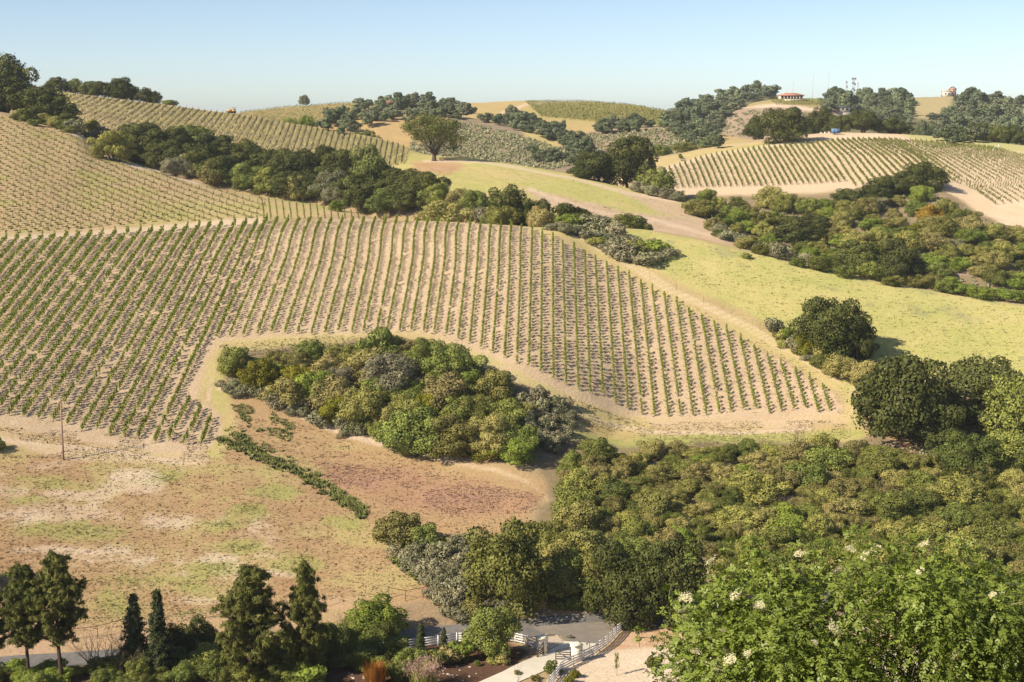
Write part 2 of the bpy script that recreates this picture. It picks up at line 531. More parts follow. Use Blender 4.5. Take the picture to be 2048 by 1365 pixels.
def paint_main(PX, PY, X, D, ca, cb):
    p = Painter(PX, PY, X, D, ca, cb, 9)
    n_big = fbm(X / 30, D / 30, 5, 4)
    # lower field: straw, rusty dry grass, green flushes, bald pale patches
    FIELD = [(-400, 905), (0, 880), (430, 900), (460, 800), (600, 830), (760, 890), (900, 930), (1090, 990), (1060, 1050), (940, 1075), (760, 1050), (900, 1190), (300, 1250), (-400, 1320)]
    p.poly([(-400, 870), (460, 780), (1100, 960), (1000, 1120), (860, 1200), (-400, 1330)], DRY, RUSSET, 10)
    p.blotch(MEADOW, STRAW, 9, 0.50, 0.66, 61, 0.55, FIELD)
    p.blotch(PALE, SOIL, 7, 0.57, 0.68, 62, 0.65, [(-100, 930), (330, 920), (560, 1040), (560, 1150), (300, 1180), (-100, 1130)])
    p.blotch(RUSSET, DRY, 12, 0.52, 0.66, 65, 0.8, FIELD)
    p.poly([(640, 925), (800, 935), (960, 965), (1090, 990), (1060, 1020), (900, 1030), (740, 1000), (660, 960)], MAGENTA, RUSSET, 18, 0.7)
    for (x, y, rx, ry) in ((100, 970, 55, 16), (330, 955, 40, 14), (500, 1018, 34, 14), (140, 1060, 90, 18), (450, 1050, 45, 12), (600, 1130, 55, 22), (480, 1095, 50, 12),
                           (430, 1140, 40, 18), (270, 1165, 60, 14), (230, 1215, 50, 26), (390, 1228, 40, 16), (380, 1175, 50, 14), (560, 985, 50, 14), (80, 1000, 60, 10), (700, 1045, 40, 16)):
        p.spot(x, y, rx * 1.25, ry * 1.2, GREEN, MEADOW, 0.6)
    for (x, y, rx, ry) in ((290, 970, 40, 22), (260, 950, 45, 12), (230, 1100, 40, 10), (430, 1118, 36, 8), (270, 1125, 36, 12), (560, 1150, 30, 8), (100, 1100, 60, 8), (400, 1200, 50, 8), (350, 1040, 60, 16), (20, 1030, 60, 14)):
        p.spot(x, y, rx * 1.2, ry * 1.1, PALE, (0.66, 0.55, 0.42), 0.55)
    # straw fringe and track under the block
    p.line([(-350, 880), (0, 862), (60, 885), (160, 905), (280, 910), (400, 915)], 16, STRAW, PALE, 6, 0.8)
    p.line([(-350, 895), (0, 880), (110, 890), (200, 900), (330, 920)], 3.5, PALE, TRACK, 2, 0.7)
    p.line([(430, 900), (455, 850), (440, 790), (440, 730), (500, 690), (650, 676), (760, 672)], 20, MEADOW, STRAW, 8, 0.9)
    p.line([(425, 740), (418, 770), (420, 800)], 6, TRACK, SOIL, 3, 0.7)
    p.poly([(430, 690), (640, 668), (780, 670), (720, 690), (560, 705), (470, 712)], STRAW, MEADOW, 8)
    # chaparral floor of the thicket inside the block and the slope to the right of it
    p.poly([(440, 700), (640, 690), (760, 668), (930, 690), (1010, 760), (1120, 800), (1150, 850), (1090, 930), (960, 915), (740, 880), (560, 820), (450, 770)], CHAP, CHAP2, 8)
    p.line([(440, 775), (520, 790), (600, 830), (700, 870), (800, 895), (900, 920)], 7, PALE, TRACK, 3, 0.9)
    p.line([(900, 925), (990, 940), (1060, 965), (1095, 1000)], 4, PALE, DRY, 3, 0.6)
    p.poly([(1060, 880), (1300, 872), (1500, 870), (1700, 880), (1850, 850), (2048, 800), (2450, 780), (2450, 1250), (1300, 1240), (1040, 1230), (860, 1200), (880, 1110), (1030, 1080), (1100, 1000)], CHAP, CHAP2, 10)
    p.blotch((0.47, 0.35, 0.26), SOIL, 6, 0.56, 0.66, 71, 0.8, [(1700, 900), (2450, 850), (2450, 1250), (1500, 1250)])
    # grass apron right below the block
    p.poly([(1130, 800), (1200, 830), (1300, 858), (1480, 860), (1700, 850), (1760, 860), (1700, 885), (1480, 876), (1240, 885), (1160, 860)], MEADOW2, DRY, 6)
    p.line([(1130, 862), (1240, 884), (1360, 880), (1480, 876), (1600, 874), (1720, 868)], 10, GREEN, MEADOW, 6, 0.75, None, 1.2)
    p.line([(1140, 835), (1200, 862), (1260, 874)], 9, RUSSET, MEADOW2, 6, 0.7, None, 1.2)
    # block soil
    p.poly(BLOCK, SOIL, SOIL2, 5)
    p.line([(1080, 772), (1180, 815), (1280, 846), (1400, 850), (1560, 845), (1690, 836)], 10, STRAW, SOIL, 6, 0.8, None, 1.0)
    p.line([(930, 705), (1010, 740), (1110, 795), (1200, 845), (1300, 866), (1480, 866), (1620, 858)], 3.5, PALE, TRACK, 2.5, 0.8)
    p.line([(405, 800), (415, 745), (440, 692), (540, 682), (650, 676), (800, 672), (880, 684), (950, 712), (1080, 774), (1180, 822), (1290, 856)], 9, MEADOW2, STRAW, 6, 0.8, None, 1.2)
    p.line([(880, 690), (960, 720), (1040, 760)], 12, MEADOW, SOIL, 6, 0.6)
    p.line([(110, 880), (0, 860), (-300, 830)], 9, STRAW, DRY, 6, 0.7, None, 1.2)
    # track over the crest and down the right-hand edge
    EDGE = [(1060, 455), (1120, 462), (1200, 505), (1270, 548), (1340, 590), (1420, 625), (1500, 668), (1560, 700), (1620, 735), (1690, 780), (1720, 830)]
    right = sstep(1040, 1080, PX)
    # right-hand meadow
    p.poly([(1100, 458), (1300, 462), (1500, 502), (1700, 552), (1850, 585), (2048, 612), (2450, 650), (2450, 850), (2048, 800), (1760, 770), (1640, 700), (1480, 620), (1290, 540)], MEADOW, MEADOW2, 6)
    MZ = [(1190, 452), (2450, 640), (2450, 850), (1700, 780), (1290, 545)]
    p.blotch(MEADOW2, (0.48, 0.42, 0.19), 22, 0.42, 0.66, 77, 0.7, MZ)
    p.blotch(GREEN, MEADOW, 18, 0.52, 0.72, 78, 0.4, MZ)
    p.blotch((0.25, 0.22, 0.17), GREEN, 7, 0.61, 0.70, 79, 0.6, MZ)
    p.line([(x, y - 3) for x, y in EDGE], 17, STRAW, MEADOW2, 10, 0.85, right, 0.9)
    p.line([(x + 4, y - 4) for x, y in EDGE], 1.8, PALE, TRACK, 2, 0.8, right)
    p.line([(x + 12, y - 9) for x, y in EDGE], 1.8, PALE, TRACK, 2, 0.8, right)
    p.line([(x + 10, y - 22) for x, y in EDGE[2:]], 6, RUSSET, STRAW, 5, 0.45, right)
    p.poly([(1640, 700), (1720, 740), (1740, 800), (1720, 850), (1690, 850), (1690, 790)], STRAW, MEADOW, 8, 0.8)
    p.line([(1715, 800), (1760, 850), (1810, 890), (1830, 930)], 9, REDEARTH, DRY, 5, 0.9)
    # young vineyard hill
    p.poly(YOUNG, (0.47, 0.37, 0.195), (0.46, 0.325, 0.19), 5)
    p.blotch(MEADOW, (0.40, 0.33, 0.13), 13, 0.50, 0.64, 81, 0.7, YOUNG)
    p.poly([(330, 400), (520, 400), (640, 415), (640, 432), (400, 445)], MEADOW, STRAW, 15, 0.6)
    p.line([(-350, 506), (0, 482), (150, 472), (300, 459), (430, 449), (520, 443)], 7, TRACK, PALE, 4, 0.85)
    p.line([(145, 266), (185, 277), (200, 290), (190, 300), (215, 313), (260, 330), (330, 346), (400, 366)], 4.0, PALE, TRACK, 2, 0.95)
    p.poly([(470, 384), (640, 408), (740, 428), (640, 414)], MEADOW, GREEN, 4)
    # the foot: gravel verge, garden beds, sandy lot, red earth bank
    lowsel = (PY > 1140) & (D < 215)
    p.poly([(860, 1195), (1010, 1160), (1250, 1130), (1450, 1130), (1450, 1235), (1200, 1245), (1000, 1250), (800, 1262), (780, 1215)], (0.36, 0.26, 0.15), CHAP, 8, 1.0, lowsel)
    p.poly([(1060, 1200), (1180, 1180), (1260, 1200), (1190, 1222), (1080, 1225)], REDEARTH, DRY, 8, 0.9, lowsel)
    p.poly([(-400, 1260), (200, 1250), (480, 1215), (700, 1190), (760, 1205), (700, 1250), (480, 1262), (0, 1330), (-400, 1340)], (0.52, 0.36, 0.24), DRY, 8, 0.85, lowsel)
    p.poly([(-400, 1345), (300, 1330), (700, 1290), (1000, 1275), (1060, 1300), (1000, 1420), (-400, 1500)], MULCH, (0.13, 0.075, 0.048), 6, 1.0, lowsel)
    p.poly([(900, 1270), (1040, 1290), (1030, 1310), (960, 1330), (860, 1320)], (0.30, 0.15, 0.075), MULCH, 8, 0.9, lowsel)
    p.poly([(1250, 1255), (1330, 1245), (1450, 1260), (1450, 1310), (1220, 1300)], REDEARTH, SOIL, 8, 1.0, lowsel)
    p.poly([(1130, 1320), (1220, 1300), (1320, 1290), (1450, 1300), (2000, 1300), (2000, 1500), (1080, 1500), (1100, 1370)], (0.60, 0.50, 0.38), (0.54, 0.435, 0.315), 6, 1.0, lowsel)
    # camera's own hillside
    blend(ca, cb, (1 - sstep(120, 140, D)), (0.34, 0.26, 0.12), (0.25, 0.22, 0.09))

def paint_ridge(PX, PY, X, D, ca, cb):
    p = Painter(PX, PY, X, D, ca, cb, 7)
    p.poly([(60, 150), (330, 200), (600, 240), (800, 280), (830, 330), (600, 340), (300, 320), (100, 300), (60, 240)], (0.40, 0.30, 0.20), (0.44, 0.35, 0.19), 6)
    p.poly([(70, 170), (140, 185), (170, 250), (120, 260), (60, 240)], (0.46, 0.39, 0.16), MEADOW, 8)
    p.poly([(790, 300), (950, 312), (1150, 345), (1290, 382), (1400, 410), (1500, 470), (1500, 520), (1200, 480), (850, 430), (780, 360)], MEADOW, MEADOW2, 6)
    p.blotch(MEADOW2, STRAW, 12, 0.5, 0.62, 91, 0.7)
    p.poly([(820, 325), (900, 318), (930, 330), (900, 350), (840, 345)], REDEARTH, (0.45, 0.30, 0.2), 6, 0.8)
    p.poly([(1040, 375), (1130, 395), (1260, 425), (1400, 440), (1490, 475), (1500, 500), (1300, 480), (1180, 440), (1080, 405)], (0.52, 0.39, 0.285), (0.42, 0.30, 0.21), 6, 0.95)
    p.poly([(1240, 385), (1330, 395), (1420, 435), (1500, 470), (1420, 455), (1320, 425)], (0.50, 0.37, 0.26), SOIL2, 6, 0.9)
    p.line([(850, 322), (960, 324), (1050, 338), (1150, 358), (1260, 388), (1350, 402)], 3, PALE, TRACK, 2, 0.7)
    p.line([(1060, 380), (1180, 420), (1300, 440), (1420, 470)], 4, PALE, SOIL, 3, 0.7)

def paint_right(PX, PY, X, D, ca, cb):
    p = Painter(PX, PY, X, D, ca, cb, 7)
    p.poly([(1100, 330), (1300, 325), (1450, 292), (1680, 262), (2048, 285), (2450, 300), (2450, 480), (2048, 470), (1880, 372), (1700, 384), (1340, 395), (1280, 370)], (0.53, 0.42, 0.29), SOIL, 5)
    p.poly([(1250, 335), (1400, 298), (1540, 282), (1560, 292), (1400, 318), (1310, 338)], DRY, MEADOW2, 5, 0.9)
    p.poly([(1470, 300), (1560, 280), (1640, 278), (1560, 292), (1480, 305)], GREEN, MEADOW, 5, 0.7)
    p.poly([(1800, 268), (2048, 285), (2450, 300), (2450, 330), (2048, 305), (1840, 285)], MEADOW, GREEN, 5, 0.7)
    p.line([(1310, 345), (1420, 312), (1560, 290), (1680, 276), (1760, 272)], 3, PALE, TRACK, 2, 0.9)
    p.poly([(1880, 372), (1960, 390), (2048, 400), (2450, 480), (2450, 560), (2048, 475), (1950, 425)], (0.55, 0.41, 0.26), PALE, 5)
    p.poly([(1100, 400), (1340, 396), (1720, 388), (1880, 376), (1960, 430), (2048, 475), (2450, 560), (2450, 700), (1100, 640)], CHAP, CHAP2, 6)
    p.blotch((0.45, 0.33, 0.25), (0.33, 0.27, 0.17), 8, 0.5, 0.62, 97, 0.7, [(1400, 400), (2450, 480), (2450, 650), (1500, 600)])

def paint_mid(PX, PY, X, D, ca, cb):
    p = Painter(PX, PY, X, D, ca, cb, 6)
    ca[:] = (0.31, 0.235, 0.165); cb[:] = (0.23, 0.19, 0.125)
    p.poly([(640, 255), (760, 228), (900, 235), (880, 262), (820, 300), (640, 300)], (0.47, 0.34, 0.16), (0.42, 0.29, 0.14), 4)
    p.poly([(840, 250), (930, 240), (900, 275), (850, 300)], (0.44, 0.32, 0.18), CHAP, 4)
    p.poly([(1040, 262), (1180, 250), (1160, 290), (1080, 300)], (0.40, 0.30, 0.15), MEADOW2, 5)
    p.poly([(1120, 262), (1400, 250), (1420, 300), (1200, 330)], (0.37, 0.265, 0.2), (0.30, 0.22, 0.15), 6)

def paint_far(PX, PY, X, D, ca, cb):
    p = Painter(PX, PY, X, D, ca, cb, 5)
    ca[:] = (0.40, 0.32, 0.13); cb[:] = (0.45, 0.33, 0.17)
    p.poly([(1040, 190), (1200, 190), (1390, 215), (1420, 262), (1240, 255), (1060, 235)], (0.36, 0.32, 0.11), (0.41, 0.32, 0.14), 5)
    p.poly([(1320, 228), (1380, 228), (1410, 246), (1380, 256), (1330, 240)], (0.52, 0.40, 0.27), PALE, 4)
    p.line([(1000, 228), (1050, 210), (1110, 203), (1160, 203)], 3, (0.5, 0.36, 0.22), PALE, 2, 0.9)

def paint_back(PX, PY, X, D, ca, cb):
    p = Painter(PX, PY, X, D, ca, cb, 5)
    ca[:] = (0.115, 0.112, 0.060); cb[:] = (0.20, 0.17, 0.095)
    p.poly([(1820, 195), (1910, 190), (1900, 215), (1860, 240), (1820, 235)], (0.36, 0.31, 0.16), (0.33, 0.26, 0.15), 5)
    p.poly([(1540, 200), (1700, 190), (1690, 215), (1600, 215)], (0.33, 0.30, 0.14), GREEN, 5)
def paint_knoll(PX, PY, X, D, ca, cb):
    p = Painter(PX, PY, X, D, ca, cb, 5)
    ca[:] = (0.36, 0.265, 0.195); cb[:] = (0.29, 0.22, 0.15)
    p.poly([(1460, 215), (1560, 196), (1650, 200), (1660, 215), (1540, 208)], (0.29, 0.27, 0.10), (0.34, 0.27, 0.12), 3)
    p.poly([(1480, 216), (1560, 206), (1640, 218), (1650, 228), (1560, 214)], (0.52, 0.41, 0.31), PALE, 3)

# --- main hillside: camera slope, road bench, field, vineyard block, young block, drop behind
k = []
k.append([Hs(x, 1.0, -1.7) for x in (-400, 2450)])
k.append([Hs(x, 25, -14.5) for x in (-400, 2450)])
k.append([Hs(x, 130, -63) for x in (-400, 2450)])
k.append([Ds(-400, 1362, 148), Ds(700, 1350, 149), Ds(1300, 1340, 151), Ds(2450, 1330, 152)])
k.append([Zs(-400, 1345, -66), Zs(0, 1325, -66), Zs(430, 1300, -66), Zs(800, 1277, -66), Zs(1100, 1256, -66), Zs(1300, 1238, -66.3), Zs(1700, 1195, -66.5), Zs(2048, 1160, -66.5), Zs(2450, 1130, -66.5)])
k.append([Zs(-400, 1272, -65.5), Zs(0, 1257, -65.3), Zs(430, 1228, -65), Zs(800, 1205, -64.5), Zs(1024, 1185, -64), Zs(1300, 1150, -63.8), Zs(1700, 1105, -64.5), Zs(2048, 1070, -65), Zs(2450, 1050, -65)])
k.append([Zs(-400, 1075, -61.5), Zs(0, 1065, -61.5), Zs(430, 1060, -62), Zs(700, 1085, -63), Zs(1024, 1090, -63), Zs(1300, 1000, -62), Zs(1700, 990, -62.5), Zs(2048, 980, -63), Zs(2450, 970, -63)])
k.append([Zs(-400, 905, -57), Zs(0, 892, -57), Zs(430, 885, -57.5), Zs(700, 945, -60.5), Zs(1024, 965, -61), Zs(1150, 920, -60.5), Zs(1300, 850, -59.5), Zs(1500, 850, -59.5), Zs(1700, 850, -59), Zs(1900, 880, -60.5), Zs(2048, 890, -61), Zs(2450, 890, -61)])
k.append([Zs(-400, 690, -46), Zs(0, 670, -45.5), Zs(430, 665, -45.8), Zs(700, 675, -46.3), Zs(1024, 690, -46.8), Zs(1300, 670, -47.3), Zs(1500, 690, -49.3), Zs(1700, 702, -50.5), Zs(2048, 740, -53.8), Zs(2450, 750, -54.5)])
k.append([Zs(-400, 505, -36), Zs(0, 482, -33.6), Zs(300, 462, -32), Zs(430, 452, -31), Zs(700, 440, -29.6), Zs(900, 445, -29), Zs(1024, 452, -29.4), Zs(1100, 456, -30), Zs(1200, 456, -31), Zs(1300, 462, -32), Zs(1500, 501, -35.5), Zs(1700, 549, -40), Zs(1850, 581, -43), Zs(2048, 606, -46), Zs(2450, 640, -50)])
k.append([Ds(-400, 380, 400), Ds(0, 350, 395), Ds(200, 385, 385), Ds(430, 415, 375), Ds(600, 427, 362), Ds(720, 434, 356), Hs(900, 352, -36), Hs(1100, 355, -39), Hs(1300, 368, -43), Hs(1500, 352, -47), Hs(1700, 345, -52), Hs(2048, 345, -58), Hs(2450, 345, -62)])
k.append([Ds(-400, 185, 500), Ds(0, 224, 480), Ds(100, 245, 475), Ds(150, 262, 465), Ds(200, 300, 450), Ds(330, 345, 430), Ds(480, 388, 410), Ds(640, 412, 395), Ds(730, 431, 380), Hs(900, 392, -48), Hs(1100, 388, -52), Hs(1300, 402, -55), Hs(1500, 388, -60), Hs(1700, 378, -64), Hs(2048, 375, -68), Hs(2450, 375, -70)])
k.append([Hs(-400, 560, -10), Hs(0, 550, -14), Hs(150, 520, -28), Hs(330, 480, -42), Hs(730, 440, -54), Hs(1100, 440, -58), Hs(1500, 450, -68), Hs(2450, 450, -76)])
k.append([Hs(-400, 700, -70), Hs(730, 620, -80), Hs(1500, 620, -85), Hs(2450, 620, -85)])
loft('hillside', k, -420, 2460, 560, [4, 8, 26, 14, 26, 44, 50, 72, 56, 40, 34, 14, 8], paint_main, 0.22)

# --- left ridge with the far vineyard and the oak meadow
k = []
k.append([Hs(-400, 470, -50), Hs(0, 470, -50), Hs(430, 430, -50), Hs(730, 400, -56), Hs(900, 380, -52), Hs(1100, 370, -54), Hs(1300, 368, -56), Hs(1480, 380, -62), Hs(1650, 400, -75)])
k.append([Ds(-400, 310, 505), Ds(0, 305, 505), Ds(200, 310, 500), Ds(430, 345, 480), Ds(600, 375, 470), Ds(730, 402, 440), Ds(900, 408, 412), Ds(1024, 410, 402), Ds(1100, 428, 392), Ds(1200, 455, 386), Ds(1300, 475, 385), Ds(1400, 490, 386), Ds(1480, 500, 390), Hs(1650, 420, -70)])
k.append([Ds(-400, 262, 540), Ds(0, 262, 540), Ds(200, 262, 530), Ds(430, 290, 525), Ds(600, 312, 512), Ds(730, 332, 500), Ds(850, 338, 480), Ds(1000, 355, 460), Ds(1150, 380, 445), Ds(1290, 410, 435), Ds(1400, 440, 425), Ds(1480, 472, 415), Hs(1650, 435, -68)])
k.append([Ds(-400, 190, 600), Ds(0, 184, 600), Ds(100, 183, 600), Ds(200, 194, 600), Ds(330, 210, 600), Ds(430, 223, 595), Ds(480, 229, 590), Ds(600, 250, 580), Ds(700, 266, 570), Ds(790, 286, 562), Ds(850, 309, 535), Ds(950, 318, 515), Ds(1000, 325, 510), Ds(1150, 350, 500), Ds(1290, 386, 480), Ds(1380, 408, 465), Ds(1480, 455, 450), Hs(1650, 450, -66)])
k.append([Hs(-400, 700, -22), Hs(100, 690, -20), Hs(480, 680, -25), Hs(790, 640, -38), Hs(1150, 570, -48), Hs(1480, 540, -60), Hs(1650, 540, -72)])
k.append([Hs(-400, 860, -85), Hs(1650, 760, -85)])
loft('ridge_hill', k, -420, 1640, 360, [10, 40, 60, 12, 6], paint_ridge, 0.22)

# --- right-hand hill with its vineyard and the ravine below
k = []
k.append([Hs(1050, 470, -85), Hs(1300, 430, -78), Hs(1400, 415, -74), Hs(1700, 392, -72), Hs(2048, 382, -72), Hs(2450, 380, -74)])
k.append([Hs(1050, 490, -80), Hs(1300, 455, -62), Ds(1400, 480, 432), Ds(1480, 512, 420), Ds(1600, 545, 415), Ds(1700, 568, 405), Ds(1850, 600, 397), Ds(2048, 625, 390), Ds(2450, 650, 386)])
k.append([Hs(1050, 530, -70), Hs(1250, 525, -46), Ds(1340, 395, 512), Ds(1500, 389, 505), Ds(1700, 384, 500), Ds(1800, 377, 500), Ds(1880, 374, 495), Ds(1950, 420, 472), Ds(2048, 470, 452), Ds(2450, 560, 425)])
k.append([Hs(1050, 600, -66), Hs(1200, 575, -42), Ds(1300, 332, 560), Ds(1380, 315, 575), Ds(1450, 303, 590), Ds(1560, 289, 600), Ds(1680, 280, 608), Ds(1830, 284, 612), Ds(1950, 292, 608), Ds(2048, 300, 598), Ds(2450, 335, 560)])
k.append([Hs(1050, 640, -66), Hs(1200, 610, -38), Ds(1300, 318, 590), Ds(1380, 303, 605), Ds(1450, 290, 622), Ds(1560, 275, 642), Ds(1680, 266, 652), Ds(1830, 270, 650), Ds(1950, 281, 640), Ds(2048, 291, 626), Ds(2450, 325, 585)])
k.append([Hs(1050, 740, -80), Hs(1500, 740, -46), Hs(1900, 740, -50), Hs(2450, 700, -50)])
k.append([Hs(1050, 900, -100), Hs(2450, 900, -100)])
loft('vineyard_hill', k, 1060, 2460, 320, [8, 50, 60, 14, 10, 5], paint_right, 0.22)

# --- middle hills with scrub
k = []
k.append([Hs(500, 600, -85), Hs(1560, 600, -85)])
k.append([Ds(500, 345, 640), Ds(800, 345, 640), Ds(1100, 350, 640), Ds(1560, 345, 660)])
k.append([Ds(500, 290, 720), Ds(700, 280, 730), Ds(900, 285, 720), Ds(1000, 290, 715), Ds(1110, 312, 700), Ds(1200, 300, 720), Ds(1300, 285, 730), Ds(1400, 300, 730), Ds(1560, 320, 720)])
k.append([Ds(500, 262, 830), Ds(560, 252, 830), Ds(650, 240, 840), Ds(750, 222, 850), Ds(850, 221, 850), Ds(930, 234, 840), Ds(1000, 246, 810), Ds(1060, 262, 790), Ds(1120, 272, 770), Ds(1200, 262, 790), Ds(1300, 253, 800), Ds(1380, 266, 800), Ds(1430, 290, 790), Ds(1560, 318, 770)])
k.append([Hs(500, 930, -45), Hs(1560, 900, -50)])
loft('scrub_hill', k, 510, 1550, 220, [6, 36, 40, 10], paint_mid, 0.7)

# --- far vineyard hill
k = []
k.append([Hs(300, 850, -95), Hs(1560, 850, -95)])
k.append([Ds(300, 280, 880), Ds(1560, 290, 900)])
k.append([Ds(300, 250, 1000), Ds(480, 240, 1000), Ds(700, 232, 1000), Ds(950, 228, 1000), Ds(1100, 232, 1000), Ds(1300, 240, 1000), Ds(1400, 258, 1000), Ds(1560, 280, 1000)])
k.append([Ds(300, 240, 1100), Ds(430, 232, 1100), Ds(480, 226, 1100), Ds(540, 219, 1100), Ds(600, 213, 1110), Ds(700, 207, 1130), Ds(820, 206, 1150), Ds(950, 206, 1150), Ds(1050, 203, 1150), Ds(1150, 203, 1150), Ds(1250, 209, 1130), Ds(1330, 223, 1100), Ds(1390, 246, 1080), Ds(1440, 268, 1060), Ds(1560, 300, 1050)])
k.append([Hs(300, 1300, -60), Hs(1560, 1250, -70)])
loft('far_hill', k, 310, 1550, 220, [6, 20, 40, 10], paint_far, 0.5)

# --- wooded ridge at the back right
k = []
k.append([Hs(1150, 760, -100), Hs(2450, 760, -90)])
k.append([Ds(1150, 320, 900), Ds(1400, 320, 880), Ds(2048, 310, 860), Ds(2450, 315, 860)])
k.append([Ds(1150, 270, 1080), Ds(1330, 262, 1080), Ds(1450, 240, 1080), Ds(1700, 235, 1060), Ds(1850, 235, 1040), Ds(2048, 240, 1020), Ds(2450, 245, 1020)])
k.append([Ds(1150, 262, 1320), Ds(1300, 240, 1320), Ds(1340, 226, 1320), Ds(1400, 208, 1310), Ds(1450, 194, 1300), Ds(1500, 188, 1300), Ds(1560, 192, 1290), Ds(1620, 198, 1280), Ds(1700, 200, 1270), Ds(1800, 198, 1250), Ds(1850, 196, 1240), Ds(1900, 193, 1230), Ds(1960, 196, 1220), Ds(2048, 208, 1200), Ds(2450, 215, 1200)])
k.append([Hs(1150, 1700, -60), Hs(2450, 1700, -60)])
loft('wooded_ridge', k, 1160, 2450, 240, [6, 30, 40, 10], paint_back, 0.8)

k = []
k.append([Hs(1340, 900, -90), Hs(1780, 900, -90)])
k.append([Ds(1340, 300, 930), Ds(1560, 290, 930), Ds(1780, 300, 930)])
k.append([Ds(1340, 285, 1000), Ds(1440, 252, 1000), Ds(1500, 238, 1000), Ds(1560, 232, 1000), Ds(1640, 238, 1000), Ds(1780, 280, 1000)])
k.append([Ds(1340, 275, 1060), Ds(1440, 228, 1060), Ds(1480, 214, 1060), Ds(1520, 204, 1060), Ds(1570, 197, 1060), Ds(1630, 202, 1060), Ds(1700, 228, 1060), Ds(1780, 270, 1060)])
k.append([Hs(1340, 1180, -60), Hs(1560, 1180, -20), Hs(1780, 1180, -60)])
loft('house_knoll', k, 1345, 1775, 110, [4, 14, 34, 8], paint_knoll, 0.5)

# --- the land beyond
mb = MB(); ring = [(9000 * math.cos(a), 9000 * math.sin(a)) for a in np.linspace(0, 2 * math.pi, 64, endpoint=False)]
mb.add([(x, y, -28.0) for x, y in ring], [tuple(range(64))])
base_me = mb.mesh('valley_floor', plain_mat('far_valley_scrub', (0.22, 0.19, 0.10), 0.9, 0.3, 0.01))
o = mkobj('valley_floor', base_me); o['kind'] = 'structure'

# ------------------------------------------------------------------ ground queries
CAMP = Vector((0, 0, ZC))
def pix_ray(px, py):
    v = Vector(((px - CXP) / F, 1.0, -(py - CYP) / F))
    c, s = math.cos(PITCH), math.sin(PITCH)
    return Vector((v.x, v.y * c + v.z * s, -v.y * s + v.z * c)).normalized()
def hit(px, py, names=None):
    """first ground met by the sight line through a pixel"""
    d = pix_ray(px, py); best = None
    for n in (names or TERR):
        r = TERR[n].ray_cast(CAMP, d)
        if r[0] is not None and r[0].y > 60 and (best is None or r[3] < best[3]): best = r
    if best is None and names is not None: return hit(px, py)
    return best[0] if best else None
def hit_col(px, py, name):
    r = TERR[name].ray_cast(CAMP, pix_ray(px, py))
    if r[0] is None: return None, None
    fs, c = TCOL[name]
    return r[0], c[fs[r[2]][0]]
def ground(x, y):
    best = None
    for n in TERR:
        r = TERR[n].ray_cast(Vector((x, y, 500)), Vector((0, 0, -1)))
        if r[0] is not None and (best is None or r[0].z > best): best = r[0].z
    return best if best is not None else 0.0
def mpp(p):                               # metres per photo pixel at a point
    return float(proj(p[0], p[1], p[2])[2]) / F
# ------------------------------------------------------------------ plant materials
LM = {
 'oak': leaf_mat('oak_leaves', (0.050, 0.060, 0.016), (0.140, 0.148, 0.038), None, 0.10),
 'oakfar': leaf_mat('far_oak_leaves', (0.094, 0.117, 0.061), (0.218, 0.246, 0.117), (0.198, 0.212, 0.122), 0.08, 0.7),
 'valley': leaf_mat('valley_oak_leaves', (0.117, 0.134, 0.037), (0.248, 0.262, 0.081), None, 0.25),
 'olive': leaf_mat('chamise_leaves', (0.180, 0.172, 0.046), (0.394, 0.362, 0.097), (0.331, 0.299, 0.107), 0.10, 0.8),
 'bronze': leaf_mat('bronze_scrub_leaves', (0.191, 0.174, 0.053), (0.389, 0.348, 0.107), (0.336, 0.290, 0.116), 0.10, 0.7),
 'green': leaf_mat('toyon_leaves', (0.114, 0.134, 0.030), (0.282, 0.300, 0.070), None, 0.10, 0.8),
 'bright': leaf_mat('fresh_green_leaves', (0.161, 0.213, 0.035), (0.340, 0.399, 0.072), None, 0.25, 0.5),
 'yellow': leaf_mat('yellow_green_leaves', (0.133, 0.133, 0.014), (0.363, 0.327, 0.034), None, 0.25, 0.5),
 'gold':   leaf_mat('golden_blossom', (0.240, 0.140, 0.020), (0.480, 0.330, 0.060), None, 0.2, 0.4),
 'grey':   leaf_mat('sagebrush_leaves', (0.200, 0.196, 0.108), (0.360, 0.338, 0.195), (0.310, 0.282, 0.175), 0.10, 0.6),
 'brown':  leaf_mat('dry_twigs', (0.120, 0.085, 0.060), (0.260, 0.185, 0.130), None, 0.1, 0.5),
 'pine':   leaf_mat('pine_needles', (0.085, 0.098, 0.024), (0.225, 0.225, 0.056), None, 0.12, 0.4),
 'redwood':leaf_mat('redwood_needles', (0.032, 0.045, 0.018), (0.092, 0.110, 0.038), None, 0.15, 0.3),
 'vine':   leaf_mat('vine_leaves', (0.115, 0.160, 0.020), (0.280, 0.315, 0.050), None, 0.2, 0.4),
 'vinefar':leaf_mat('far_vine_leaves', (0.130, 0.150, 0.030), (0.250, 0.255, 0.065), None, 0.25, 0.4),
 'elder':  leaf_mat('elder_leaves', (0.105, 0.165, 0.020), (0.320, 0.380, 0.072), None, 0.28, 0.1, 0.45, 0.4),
 'rust':   leaf_mat('rust_grass_blades', (0.220, 0.085, 0.018), (0.420, 0.190, 0.040), None, 0.25, 0.1),
 'pink':   leaf_mat('pink_blossom', (0.420, 0.210, 0.210), (0.720, 0.480, 0.450), None, 0.2, 0.1),
 'straw':  grass_mat('dry_grass_blades', (0.46, 0.35, 0.185), (0.66, 0.53, 0.29)),
 'grass':  grass_mat('tall_grass_blades', (0.50, 0.45, 0.18), (0.68, 0.60, 0.30)),
}
BARK = plain_mat('bark', (0.095, 0.070, 0.050), 0.9, 0.35, 6.0, 0.6)
PINEBARK = plain_mat('pine_bark', (0.075, 0.050, 0.036), 0.9, 0.35, 8.0, 0.6)
